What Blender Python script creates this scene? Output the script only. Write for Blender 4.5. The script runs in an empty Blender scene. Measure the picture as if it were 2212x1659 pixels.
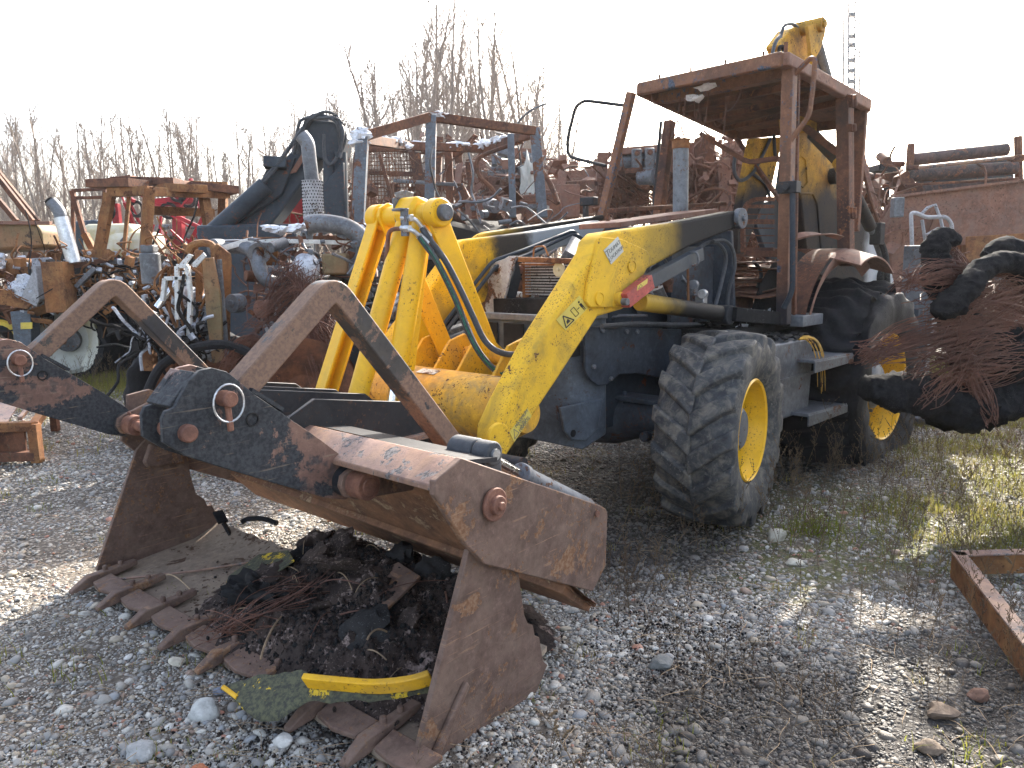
import bpy, bmesh, math, random
import numpy as np
from mathutils import Vector, Matrix, noise, Euler
random.seed(7)
rad = math.radians
S = bpy.context.scene
COL = S.collection

# ------------------------------------------------------------------ camera
cd = bpy.data.cameras.new('camera')
cam = bpy.data.objects.new('camera', cd)
COL.objects.link(cam)
cd.sensor_width = 36
cd.lens = 36 * 1675 / 2212
cd.clip_start = 0.05
cd.clip_end = 3000
cam.matrix_world = Matrix.Translation((0, 0, 1.45)) @ Matrix.Rotation(rad(81), 4, 'X') @ Matrix.Rotation(rad(-1.0), 4, 'Z')
S.camera = cam

# ------------------------------------------------------------------ light
SUN_AZ, SUN_EL = 23.0, 31.0          # azimuth clockwise from +Y
W = bpy.data.worlds.new('World')
S.world = W
W.use_nodes = True
wn = W.node_tree
bg = wn.nodes['Background']
sky = wn.nodes.new('ShaderNodeTexSky')
sky.sky_type = 'NISHITA'
sky.sun_disc = False
sky.sun_elevation = rad(SUN_EL)
sky.sun_rotation = rad(SUN_AZ)
sky.altitude = 50
sky.air_density = 0.9
sky.dust_density = 4.0
sky.ozone_density = 0.3
hs = wn.nodes.new('ShaderNodeHueSaturation')      # thin high cloud washes the blue out of the sky
hs.inputs['Saturation'].default_value = 0.7
wn.links.new(sky.outputs[0], hs.inputs['Color'])
wn.links.new(hs.outputs[0], bg.inputs[0])
bg.inputs[1].default_value = 0.15
sd = bpy.data.lights.new('sun', 'SUN')
sd.energy = 4.2
sd.angle = rad(0.6)
sd.color = (1.0, 0.93, 0.82)
sun = bpy.data.objects.new('sun', sd)
COL.objects.link(sun)
dirv = Vector((math.sin(rad(SUN_AZ)) * math.cos(rad(SUN_EL)), math.cos(rad(SUN_AZ)) * math.cos(rad(SUN_EL)), math.sin(rad(SUN_EL))))
sun.rotation_euler = dirv.to_track_quat('Z', 'Y').to_euler()
sun.location = dirv * 60
S.view_settings.view_transform = 'Standard'
S.view_settings.look = 'None'
S.view_settings.gamma = 1.0
S.view_settings.use_curve_mapping = False
S.view_settings.exposure = 2.3
S.cycles.max_bounces = 6
S.cycles.transparent_max_bounces = 6
S.cycles.use_denoising = True

# ------------------------------------------------------------------ materials
class NT:
    def __init__(s, name):
        s.m = bpy.data.materials.new(name)
        s.m.use_nodes = True
        s.t = s.m.node_tree
        s.b = s.t.nodes['Principled BSDF']
        s.tc = s.t.nodes.new('ShaderNodeTexCoord')
    def n(s, typ, **kw):
        nd = s.t.nodes.new(typ)
        for k, v in kw.items():
            setattr(nd, k, v)
        return nd
    def L(s, a, b):
        s.t.links.new(a, b)
    def setin(s, sock, v):
        if hasattr(v, 'is_output') or isinstance(v, bpy.types.NodeSocket):
            s.L(v, sock)
        else:
            sock.default_value = v
    def noise(s, scale, detail=4, rough=0.6, vec=None, dist=0.0):
        nd = s.n('ShaderNodeTexNoise')
        nd.inputs['Scale'].default_value = scale
        nd.inputs['Detail'].default_value = detail
        nd.inputs['Roughness'].default_value = rough
        nd.inputs['Distortion'].default_value = dist
        s.L(vec or s.tc.outputs['Object'], nd.inputs['Vector'])
        return nd.outputs['Fac']
    def ramp(s, fac, a, b, lo=0.0, hi=1.0):
        nd = s.n('ShaderNodeMapRange')
        nd.interpolation_type = 'SMOOTHSTEP'
        s.setin(nd.inputs['Value'], fac)
        nd.inputs['From Min'].default_value = a
        nd.inputs['From Max'].default_value = b
        nd.inputs['To Min'].default_value = lo
        nd.inputs['To Max'].default_value = hi
        return nd.outputs['Result']
    def math(s, op, a, b=0.0):
        nd = s.n('ShaderNodeMath', operation=op)
        s.setin(nd.inputs[0], a)
        s.setin(nd.inputs[1], b)
        return nd.outputs[0]
    def mix(s, fac, a, b):
        nd = s.n('ShaderNodeMix', data_type='RGBA')
        s.setin(nd.inputs['Factor'], fac)
        for sk, v in ((nd.inputs['A'], a), (nd.inputs['B'], b)):
            if isinstance(v, (tuple, list)):
                sk.default_value = (*v[:3], 1)
            else:
                s.L(v, sk)
        return nd.outputs['Result']
    def scalev(s, v3):
        nd = s.n('ShaderNodeMapping')
        nd.inputs['Scale'].default_value = v3
        s.L(s.tc.outputs['Object'], nd.inputs['Vector'])
        return nd.outputs['Vector']
    def bump(s, h, strength=0.3, dist=0.01):
        nd = s.n('ShaderNodeBump')
        nd.inputs['Strength'].default_value = strength
        nd.inputs['Distance'].default_value = dist
        s.L(h, nd.inputs['Height'])
        s.L(nd.outputs['Normal'], s.b.inputs['Normal'])

def worn(name, base, base2=None, chip=None, chip_amt=0.35, chip_scale=9, chip2=None, rough=0.6, metal=0.0,
         soot=None, dirt=None, dirt_amt=0.4, bump=0.25, streak=0.0, mottle=3.0, seed=0.0, scratch=None, grain=0.5, spec=0.22):
    """painted or bare metal: mottled base, chipped patches, fine specks, dirt film, optional soot front along local X"""
    t = NT(name)
    off = t.n('ShaderNodeVectorMath', operation='ADD')
    t.L(t.tc.outputs['Object'], off.inputs[0])
    off.inputs[1].default_value = (seed, seed * 1.7, seed * 0.6)
    v = off.outputs[0]
    base2 = base2 or tuple(c * 0.7 for c in base)
    n1 = t.noise(mottle, 5, 0.65, v)
    col = t.mix(t.ramp(n1, 0.35, 0.65), base, base2)
    nf = t.noise(70, 3, 0.7, v)
    if grain:
        ng_ = t.noise(26, 6, 0.8, v)
        col = t.mix(t.ramp(ng_, 0.5, 0.72, 0, grain), col, tuple(min(c * 1.7 + 0.01, 1) for c in base))
        col = t.mix(t.ramp(ng_, 0.5, 0.3, 0, grain), col, tuple(c * 0.45 for c in base2))
    r = rough
    if streak:
        mp = t.n('ShaderNodeMapping'); mp.inputs['Scale'].default_value = (16, 16, 1.6)
        t.L(v, mp.inputs['Vector'])
        ns = t.noise(1.0, 4, 0.6, mp.outputs[0])
        col = t.mix(t.ramp(ns, 0.5, 0.75, 0, streak), col, dirt or (0.06, 0.045, 0.035))
    if dirt:
        nd = t.noise(mottle * 1.7, 6, 0.7, v, 0.6)
        col = t.mix(t.ramp(nd, 0.42, 0.7, 0, dirt_amt), col, dirt)
    hgt = nf
    if chip:
        nc = t.noise(chip_scale, 7, 0.72, v, 0.3)
        th = 0.70 - 0.35 * chip_amt
        mask = t.ramp(nc, th, th + 0.025)
        nsp = t.noise(chip_scale * 9, 3, 0.6, v)
        nbig = t.noise(chip_scale * 0.35, 3, 0.6, v)
        spk = t.math('MULTIPLY', t.ramp(nsp, 0.60 - 0.08 * chip_amt, 0.64), t.ramp(nbig, 0.45, 0.62))
        mask = t.math('MAXIMUM', mask, spk)
        cc = t.mix(t.ramp(nf, 0.35, 0.65), chip, chip2 or tuple(c * 0.55 for c in chip))
        col = t.mix(mask, col, cc)
        hgt = t.math('SUBTRACT', t.math('MULTIPLY', nf, 0.5), t.math('MULTIPLY', mask, 0.6))
        rr = t.math('ADD', t.math('MULTIPLY', mask, 0.3), rough)
        t.L(rr, t.b.inputs['Roughness'])
    else:
        rr = t.ramp(nf, 0.2, 0.8, max(rough - 0.12, 0.05), min(rough + 0.15, 1))
        t.L(rr, t.b.inputs['Roughness'])
    if soot:
        # soot: list of (x_edge, softness, colour, direction, amount)
        sep = t.n('ShaderNodeSeparateXYZ')
        t.L(t.tc.outputs['Object'], sep.inputs[0])
        nz = t.noise(2.2, 5, 0.6, v)
        for (axis, e0, e1, scol, amt) in soot:
            coord = t.math('ADD', sep.outputs[axis], t.math('MULTIPLY', t.math('SUBTRACT', nz, 0.5), 0.55))
            col = t.mix(t.ramp(coord, e0, e1, 0, amt), col, scol)
    if scratch:
        for kk, (ry, sc_) in enumerate(((0.75, 1.0), (-0.5, 0.8))):
            mp = t.n('ShaderNodeMapping'); mp.inputs['Scale'].default_value = (2.2, 2.2, 90 * sc_); mp.inputs['Rotation'].default_value = (0, ry, 0.2 * kk)
            t.L(v, mp.inputs['Vector']); ns = t.noise(1.0, 4, 0.7, mp.outputs[0])
            lim = t.ramp(t.noise(4, 3, 0.6, v, kk * 2.0), 0.45, 0.62)
            col = t.mix(t.math('MULTIPLY', t.ramp(ns, 0.60, 0.66, 0, 0.75), lim), col, scratch)
    if isinstance(col, tuple):
        t.b.inputs['Base Color'].default_value = (*col, 1)
    else:
        t.L(col, t.b.inputs['Base Color'])
    t.b.inputs['Metallic'].default_value = metal
    t.b.inputs['Specular IOR Level'].default_value = spec
    if bump:
        t.bump(hgt, bump, 0.006)
    return t.m

RUST, RUSTD, RUSTO = (0.15, 0.062, 0.035), (0.07, 0.034, 0.024), (0.30, 0.11, 0.035)
M = {}
M['yellow'] = worn('yellow_paint', (0.70, 0.39, 0.018), (0.60, 0.32, 0.018), (0.10, 0.055, 0.035), 0.16, 10, rough=0.42, dirt=(0.30, 0.20, 0.07), dirt_amt=0.55, bump=0.15, grain=0.25)
M['yellow_clean'] = worn('yellow_paint_fresh', (0.76, 0.42, 0.014), (0.68, 0.37, 0.014), (0.14, 0.06, 0.03), 0.02, 8, rough=0.38, dirt=(0.42, 0.25, 0.04), dirt_amt=0.35, bump=0.08, grain=0.12)
M['yellow_arm'] = worn('yellow_arm_paint', (0.69, 0.41, 0.032), (0.61, 0.36, 0.03), (0.12, 0.06, 0.045), 0.22, 12, rough=0.6, spec=0.10, dirt=(0.20, 0.15, 0.05), dirt_amt=0.6, bump=0.15, grain=0.12,
    soot=[(0, 0.55, 0.25, (0.10, 0.08, 0.03), 0.6), (0, 0.28, 0.0, (0.012, 0.013, 0.016), 0.98)])
M['arm_burnt'] = worn('burnt_arm_paint', (0.74, 0.42, 0.015), (0.64, 0.36, 0.015), (0.12, 0.06, 0.045), 0.22, 12, rough=0.6, spec=0.10, dirt=(0.20, 0.15, 0.05), dirt_amt=0.6, bump=0.15, grain=0.12,
    soot=[(0, 0.50, 0.36, (0.025, 0.027, 0.030), 0.97), (0, 0.12, 0.02, (0.30, 0.32, 0.33), 0.9)])
M['tube_yellow'] = worn('yellow_torque_tube', (0.66, 0.35, 0.03), (0.46, 0.25, 0.04), (0.13, 0.06, 0.03), 0.25, 7, rough=0.55, dirt=(0.24, 0.17, 0.08), dirt_amt=0.85, bump=0.25, mottle=4)
M['bucket'] = worn('bucket_rust', (0.140, 0.090, 0.070), (0.085, 0.053, 0.042), (0.22, 0.135, 0.085), 0.40, 6, chip2=(0.15, 0.075, 0.04), rough=0.68, scratch=(0.27, 0.16, 0.10), dirt=(0.17, 0.12, 0.09), dirt_amt=0.5, bump=0.35, mottle=6)
M['floor'] = worn('dusty_bucket_floor', (0.27, 0.21, 0.155), (0.19, 0.145, 0.11), (0.10, 0.06, 0.04), 0.3, 4, rough=0.75, dirt=(0.25, 0.20, 0.155), dirt_amt=0.6, bump=0.3, mottle=4)
M['plate'] = worn('scraped_black_plate', (0.17, 0.10, 0.075), (0.12, 0.07, 0.055), (0.022, 0.023, 0.026), 0.80, 1.9, chip2=(0.045, 0.048, 0.052), rough=0.48, scratch=(0.20, 0.15, 0.11), bump=0.25, mottle=5)
M['tine'] = worn('fork_tube_paint', (0.035, 0.035, 0.038), (0.060, 0.052, 0.045), (0.20, 0.125, 0.085), 0.72, 3.2, chip2=(0.13, 0.085, 0.065), rough=0.5, bump=0.25, mottle=5)
M['beam'] = worn('beam_rust', (0.25, 0.155, 0.115), (0.16, 0.10, 0.08), (0.05, 0.05, 0.055), 0.42, 13, chip2=(0.20, 0.18, 0.17), rough=0.45, dirt=(0.36, 0.22, 0.13), dirt_amt=0.6, bump=0.2)
M['blade'] = worn('blade_rust', (0.22, 0.11, 0.06), (0.13, 0.07, 0.045), (0.34, 0.24, 0.15), 0.30, 7, chip2=(0.24, 0.16, 0.1), rough=0.75, bump=0.5, mottle=7)
M['pin'] = worn('rusty_pin', (0.19, 0.09, 0.06), (0.12, 0.06, 0.045), rough=0.65, bump=0.3, mottle=18)
M['black'] = worn('black_soot_metal', (0.022, 0.023, 0.026), (0.034, 0.034, 0.036), (0.10, 0.06, 0.045), 0.12, 6, rough=0.55, bump=0.2, spec=0.12)
M['char'] = worn('charred', (0.012, 0.012, 0.013), (0.03, 0.028, 0.027), (0.12, 0.12, 0.12), 0.12, 12, rough=0.85, bump=0.8, spec=0.12)
M['grey'] = worn('grey_blue_paint', (0.105, 0.125, 0.15), (0.075, 0.09, 0.11), (0.09, 0.05, 0.035), 0.20, 6, rough=0.45, dirt=(0.055, 0.055, 0.055), dirt_amt=0.6, bump=0.15, streak=0.3)
M['grey_dark'] = worn('dark_grey_panel', (0.050, 0.060, 0.075), (0.030, 0.036, 0.046), (0.09, 0.045, 0.03), 0.25, 4, rough=0.5, dirt=(0.02, 0.02, 0.02), dirt_amt=0.7, bump=0.15, spec=0.12)
M['rust'] = worn('burnt_rust', (0.155, 0.068, 0.038), (0.085, 0.040, 0.027), (0.24, 0.105, 0.05), 0.28, 6, chip2=(0.15, 0.065, 0.04), rough=0.78, bump=0.35, dirt=(0.025, 0.020, 0.019), dirt_amt=0.75, streak=0.25)
M['rust_pink'] = worn('pinkish_fire_rust', (0.20, 0.100, 0.068), (0.13, 0.065, 0.047), (0.12, 0.07, 0.055), 0.2, 4, rough=0.8, bump=0.25, dirt=(0.16, 0.11, 0.09), dirt_amt=0.6, streak=0.25)
M['rust_orange'] = worn('orange_rust', (0.22, 0.092, 0.034), (0.11, 0.050, 0.026), (0.12, 0.055, 0.03), 0.32, 6, rough=0.8, bump=0.3, dirt=(0.36, 0.2, 0.08), dirt_amt=0.4, streak=0.3)
M['post'] = worn('burnt_post', (0.19, 0.09, 0.05), (0.11, 0.055, 0.035), (0.035, 0.045, 0.065), 0.36, 4, chip2=(0.08, 0.10, 0.14), rough=0.62, bump=0.25, streak=0.35, soot=[(2, 1.5, 1.15, (0.020, 0.022, 0.028), 0.9)])
M['roller'] = worn('scorched_roller', (0.10, 0.062, 0.052), (0.045, 0.038, 0.038), (0.18, 0.09, 0.06), 0.3, 3, rough=0.6, bump=0.2)
M['steel'] = worn('burnt_steel', (0.15, 0.16, 0.175), (0.085, 0.088, 0.095), (0.15, 0.075, 0.045), 0.3, 5, rough=0.5, metal=0.3, bump=0.2)
M['post_steel'] = worn('grey_steel_post', (0.12, 0.14, 0.165), (0.08, 0.09, 0.105), (0.16, 0.075, 0.045), 0.42, 4, rough=0.5, bump=0.2, streak=0.3)
M['chrome'] = worn('chrome', (0.75, 0.76, 0.78), (0.6, 0.61, 0.63), rough=0.16, metal=1.0, bump=0.02, grain=0.12)
M['zinc'] = worn('zinc_fitting', (0.55, 0.56, 0.57), (0.40, 0.41, 0.42), (0.25, 0.18, 0.12), 0.15, 20, rough=0.38, metal=0.8, bump=0.1)
M['alu'] = worn('melted_aluminium', (0.50, 0.52, 0.56), (0.26, 0.27, 0.30), (0.06, 0.05, 0.05), 0.35, 8, rough=0.6, metal=0.25, bump=0.6)
M['ash'] = worn('white_ash_foam', (0.72, 0.74, 0.78), (0.5, 0.52, 0.56), (0.22, 0.18, 0.16), 0.2, 14, rough=0.9, bump=0.9)
M['white'] = worn('scorched_white_paint', (0.62, 0.62, 0.60), (0.48, 0.48, 0.46), (0.20, 0.10, 0.06), 0.36, 8, chip2=(0.1, 0.07, 0.05), rough=0.6, bump=0.3)
M['white_burnt'] = worn('burnt_white_plate', (0.42, 0.43, 0.44), (0.30, 0.28, 0.27), (0.20, 0.10, 0.06), 0.55, 7, chip2=(0.07, 0.05, 0.04), rough=0.65, bump=0.4)
M['rubber'] = worn('worn_rubber', (0.048, 0.050, 0.053), (0.030, 0.031, 0.034), (0.15, 0.145, 0.13), 0.14, 5, rough=0.72, dirt=(0.15, 0.135, 0.11), dirt_amt=0.8, bump=0.45, mottle=9)
M['rubber_burnt'] = worn('burnt_rubber', (0.012, 0.012, 0.013), (0.020, 0.020, 0.022), (0.03, 0.03, 0.032), 0.12, 5, rough=0.72, bump=1.0, mottle=8, spec=0.12)
M['char_rubber'] = worn('crumbled_char_rubber', (0.010, 0.010, 0.011), (0.020, 0.020, 0.021), (0.05, 0.05, 0.05), 0.10, 20, rough=0.95, bump=1.0, mottle=30, spec=0.04)
M['hose'] = worn('hydraulic_hose', (0.055, 0.06, 0.068), (0.04, 0.043, 0.048), rough=0.6, bump=0.2, dirt=(0.12, 0.12, 0.12), dirt_amt=0.4)
M['hose_green'] = worn('green_print', (0.03, 0.13, 0.09), (0.015, 0.05, 0.04), rough=0.5, bump=0.0, mottle=60, grain=0.12)
M['red'] = worn('red_strut_paint', (0.42, 0.075, 0.055), (0.30, 0.06, 0.05), (0.08, 0.05, 0.05), 0.3, 9, rough=0.5, dirt=(0.05, 0.04, 0.045), dirt_amt=0.5, bump=0.2)
M['wire'] = worn('burnt_steel_wire', (0.135, 0.062, 0.042), (0.085, 0.042, 0.032), rough=0.55, metal=0.2, bump=0)
M['sign'] = worn('aged_sign_plate', (0.50, 0.50, 0.46), (0.38, 0.38, 0.34), rough=0.5, bump=0.1, grain=0.12)
M['label_yellow'] = worn('pale_yellow_label', (0.60, 0.45, 0.08), (0.48, 0.37, 0.08), (0.3, 0.25, 0.1), 0.2, 20, rough=0.5, bump=0.05, grain=0.12)
M['ink'] = worn('black_ink', (0.02, 0.02, 0.02), (0.03, 0.03, 0.03), rough=0.5, bump=0, grain=0.12)
M['ink_grey'] = worn('grey_ink', (0.14, 0.14, 0.13), (0.12, 0.12, 0.11), rough=0.5, bump=0, grain=0.12)
M['fins'] = worn('radiator_fins', (0.34, 0.34, 0.35), (0.24, 0.24, 0.25), (0.1, 0.07, 0.05), 0.25, 6, rough=0.6, metal=0.3, bump=0.3)
M['plastic_white'] = worn('white_plastic', (0.55, 0.54, 0.47), (0.46, 0.40, 0.22), rough=0.4, bump=0.05, mottle=2, grain=0.12)
M['red_bright'] = worn('bright_red_paint', (0.32, 0.015, 0.025), (0.18, 0.012, 0.018), rough=0.4, bump=0.05, grain=0.12)
M['tarp'] = worn('dark_blue_car', (0.018, 0.025, 0.035), (0.03, 0.04, 0.05), rough=0.25, bump=0.0, grain=0.12)
M['boom_dark'] = worn('dark_boom_paint', (0.030, 0.038, 0.047), (0.042, 0.050, 0.060), (0.16, 0.07, 0.05), 0.22, 3, rough=0.45, bump=0.15, spec=0.12)
M['hood_olive'] = worn('scorched_olive_hood', (0.15, 0.115, 0.06), (0.22, 0.12, 0.06), (0.08, 0.06, 0.045), 0.3, 2.5, rough=0.65, bump=0.2, streak=0.3)
M['boom_yellow'] = worn('sooty_boom_yellow', (0.50, 0.27, 0.03), (0.36, 0.20, 0.035), (0.035, 0.03, 0.022), 0.30, 26, rough=0.7, spec=0.08, dirt=(0.07, 0.055, 0.03), dirt_amt=0.85, bump=0.2,
    soot=[(2, 2.25, 1.90, (0.018, 0.020, 0.025), 0.95), (0, -4.15, -4.45, (0.38, 0.39, 0.40), 0.85)])
M['concrete'] = worn('bark', (0.24, 0.20, 0.165), (0.17, 0.14, 0.12), rough=0.9, bump=0.3, mottle=2)
M['twig'] = worn('twig_bark', (0.26, 0.215, 0.18), (0.19, 0.155, 0.13), rough=0.9, bump=0, mottle=1)

# ------------------------------------------------------------------ mesh builder
V = Vector
class MB:
    def __init__(s):
        s.v = []; s.f = []; s.T = None
    def add(s, vs, fs):
        o = len(s.v)
        if s.T is not None:
            vs = [s.T @ V(p) for p in vs]
        s.v.extend([tuple(p) for p in vs])
        s.f.extend([tuple(i + o for i in f) for f in fs])
        return s
    def box(s, c, size, rot=None):
        c = V(c); R = rot or Matrix.Identity(3)
        vs = [c + R @ V((x * size[0] / 2, y * size[1] / 2, z * size[2] / 2)) for x in (-1, 1) for y in (-1, 1) for z in (-1, 1)]
        return s.add(vs, [(0, 1, 3, 2), (4, 6, 7, 5), (0, 4, 5, 1), (2, 3, 7, 6), (0, 2, 6, 4), (1, 5, 7, 3)])
    def beam(s, p0, p1, w, h, up=(0, 0, 1), w2=None, h2=None):
        p0, p1, up = V(p0), V(p1), V(up)
        d = (p1 - p0).normalized(); x = d.cross(up)
        if x.length < 1e-4: x = d.cross(V((1, 0, 0)))
        x.normalize(); u = x.cross(d)
        w2 = w if w2 is None else w2; h2 = h if h2 is None else h2
        vs = [p0 + x * a * w / 2 + u * b * h / 2 for a, b in ((-1, -1), (1, -1), (1, 1), (-1, 1))] + \
             [p1 + x * a * w2 / 2 + u * b * h2 / 2 for a, b in ((-1, -1), (1, -1), (1, 1), (-1, 1))]
        return s.add(vs, [(3, 2, 1, 0), (4, 5, 6, 7), (0, 1, 5, 4), (1, 2, 6, 5), (2, 3, 7, 6), (3, 0, 4, 7)])
    def path(s, pts, w, h, up=(0, 0, 1)):
        for a, b in zip(pts[:-1], pts[1:]): s.beam(a, b, w, h, up)
        return s
    def plate(s, pts, thick, nrm=None):
        pts = [V(p) for p in pts]
        if nrm is None:
            nrm = V((0, 0, 0))
            for i in range(len(pts)):
                a, b = pts[i], pts[(i + 1) % len(pts)]
                nrm += V(((a.y - b.y) * (a.z + b.z), (a.z - b.z) * (a.x + b.x), (a.x - b.x) * (a.y + b.y)))
        nrm = V(nrm).normalized(); n = len(pts)
        vs = [p + nrm * thick / 2 for p in pts] + [p - nrm * thick / 2 for p in pts]
        fs = [tuple(range(n)), tuple(range(2 * n - 1, n - 1, -1))] + [(i, i + n, (i + 1) % n + n, (i + 1) % n) for i in range(n)]
        return s.add(vs, fs)
    def tube(s, pts, r, n=8, cap=True, smooth=0):
        pts = [V(p) for p in pts]
        if smooth: pts = rounded(pts, smooth)
        rs = r if isinstance(r, (list, tuple)) else [r] * len(pts)
        if len(rs) != len(pts): rs = list(np.interp(np.linspace(0, 1, len(pts)), np.linspace(0, 1, len(rs)), rs))
        t = (pts[1] - pts[0]).normalized()
        x = t.cross(V((0, 0, 1)))
        if x.length < 0.05: x = t.cross(V((0, 1, 0)))
        x.normalize(); vs = []
        for i, p in enumerate(pts):
            a = pts[max(i - 1, 0)]; b = pts[min(i + 1, len(pts) - 1)]
            t = (b - a)
            if t.length < 1e-6: t = V((0, 0, 1))
            t.normalize()
            x = (x - t * x.dot(t)).normalized(); y = t.cross(x)
            for k in range(n):
                an = 2 * math.pi * k / n
                vs.append(p + (x * math.cos(an) + y * math.sin(an)) * rs[i])
        m = len(pts)
        fs = [(i * n + k, i * n + (k + 1) % n, (i + 1) * n + (k + 1) % n, (i + 1) * n + k) for i in range(m - 1) for k in range(n)]
        if cap: fs += [tuple(range(n - 1, -1, -1)), tuple(range((m - 1) * n, m * n))]
        return s.add(vs, fs)
    def cyl(s, p0, p1, r, r2=None, n=20):
        return s.tube([p0, p1], [r, r if r2 is None else r2], n)
    def lathe(s, prof, c, axis=(0, 1, 0), n=40, a0=0, a1=2 * math.pi, wob=None):
        c = V(c); ax = V(axis).normalized()
        x = ax.orthogonal().normalized() if abs(ax.y) < 0.9 else V((1, 0, 0))
        x = (x - ax * x.dot(ax)).normalized(); y = x.cross(ax)
        full = abs(a1 - a0 - 2 * math.pi) < 1e-6; m = n if full else n + 1; k = len(prof); vs = []
        for i in range(m):
            an = a0 + (a1 - a0) * i / n
            for (t, r) in prof:
                if wob: t, r = wob(t, r, an)
                vs.append(c + ax * t + (x * math.cos(an) + y * math.sin(an)) * r)
        fs = [(i * k + j, i * k + j + 1, ((i + 1) % m) * k + j + 1, ((i + 1) % m) * k + j) for i in range(n) for j in range(k - 1)]
        return s.add(vs, fs)
    def blob(s, c, size, amp=0.25, sub=3, fq=1.5, seed=0, rot=None):
        bm = bmesh.new(); bmesh.ops.create_icosphere(bm, subdivisions=sub, radius=1)
        R = rot or Matrix.Identity(3); c = V(c); vs = []
        for v in bm.verts:
            d = v.co.normalized()
            k = 1 + amp * noise.noise(d * fq + V((seed, seed * 2.1, 0))) * 2 + amp * 0.5 * noise.noise(d * fq * 3.3 + V((seed, 5, 0)))
            vs.append(c + R @ V((d.x * size[0] * k, d.y * size[1] * k, d.z * size[2] * k)))
        fs = [tuple(v.index for v in f.verts) for f in bm.faces]
        bm.free()
        return s.add(vs, fs)
    def build(s, name, mat, parent=None, bevel=0, smooth=35, label=None, kind=None, disp=None):
        me = bpy.data.meshes.new(name)
        me.from_pydata(s.v, [], s.f)
        bm = bmesh.new(); bm.from_mesh(me)
        bmesh.ops.recalc_face_normals(bm, faces=bm.faces)
        bm.to_mesh(me); bm.free()
        if smooth:
            me.polygons.foreach_set('use_smooth', [True] * len(me.polygons))
            me.set_sharp_from_angle(angle=rad(smooth))
        me.materials.append(M[mat] if isinstance(mat, str) else mat)
        o = bpy.data.objects.new(name, me)
        COL.objects.link(o)
        if parent:
            o.parent = parent
            if parent.name in WTH: o.matrix_parent_inverse = Matrix.Translation(-V(parent.location))
        if bevel:
            b = o.modifiers.new('bevel', 'BEVEL'); b.width = bevel; b.segments = 2; b.limit_method = 'ANGLE'; b.angle_limit = rad(40)
        if label: o['label'] = label
        if kind: o['kind'] = kind
        return o

WTH = set()
def rounded(pts, r, seg=5):
    out = [pts[0]]
    for i in range(1, len(pts) - 1):
        a, b, c = pts[i - 1], pts[i], pts[i + 1]
        d1 = (a - b); d2 = (c - b); rr = min(r, d1.length * 0.48, d2.length * 0.48)
        p = b + d1.normalized() * rr; q = b + d2.normalized() * rr
        for k in range(seg + 1):
            u = k / seg
            out.append(p * (1 - u) ** 2 + b * 2 * u * (1 - u) + q * u * u)
    out.append(pts[-1])
    return out
def bez(p0, p1, p2, p3, n=16):
    p0, p1, p2, p3 = map(V, (p0, p1, p2, p3)); o = []
    for i in range(n + 1):
        u = i / n; o.append(p0 * (1 - u) ** 3 + p1 * 3 * u * (1 - u) ** 2 + p2 * 3 * u * u * (1 - u) + p3 * u ** 3)
    return o
def catmull(pts, n=6):
    pts = [V(p) for p in pts]; P = [pts[0]] + pts + [pts[-1]]; out = []
    for i in range(1, len(P) - 2):
        a, b, c, d = P[i - 1:i + 3]
        for k in range(n):
            t = k / n
            out.append(0.5 * ((2 * b) + (c - a) * t + (2 * a - 5 * b + 4 * c - d) * t * t + (3 * b - a - 3 * c + d) * t ** 3))
    out.append(pts[-1]); return out
def thing(name, label, cat, loc=(0, 0), rz=0.0, group=None, z=0):
    o = bpy.data.objects.new(name, None); COL.objects.link(o)
    o.location = (loc[0], loc[1], z); o.rotation_euler = (0, 0, rz)
    o.empty_display_size = 0.2
    tag(o, label, cat, group); return o
def part(name, parent):
    o = bpy.data.objects.new(name, None); COL.objects.link(o); o.parent = parent
    if parent.name in WTH: o.matrix_parent_inverse = Matrix.Translation(-V(parent.location))
    return o
def wthing(name, label, cat, loc, group=None, z=0):
    """a thing whose parts are written in world metres"""
    o = thing(name, label, cat, (loc[0], loc[1]), 0, group, z); WTH.add(o.name); return o
def tag(o, label=None, cat=None, group=None, kind=None):
    if label: o['label'] = label
    if cat: o['category'] = cat
    if group: o['group'] = group
    if kind: o['kind'] = kind
    return o
def textobj(body, parent, loc, xdir, ydir, size, mat, name='lettering', ext=0.0006):
    """flat print: letters laid on a surface; xdir is the reading direction, ydir the up of the letters"""
    c = bpy.data.curves.new(name, 'FONT'); c.body = body; c.size = size; c.extrude = ext; c.align_x = 'CENTER'; c.align_y = 'CENTER'
    c.materials.append(M[mat])
    o = bpy.data.objects.new(name, c); COL.objects.link(o); o.parent = parent
    x = V(xdir).normalized(); y = V(ydir); y = (y - x * y.dot(x)).normalized(); z = x.cross(y)
    o.matrix_local = Matrix(((x.x, y.x, z.x, loc[0]), (x.y, y.y, z.y, loc[1]), (x.z, y.z, z.z, loc[2]), (0, 0, 0, 1)))
    return o
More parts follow.
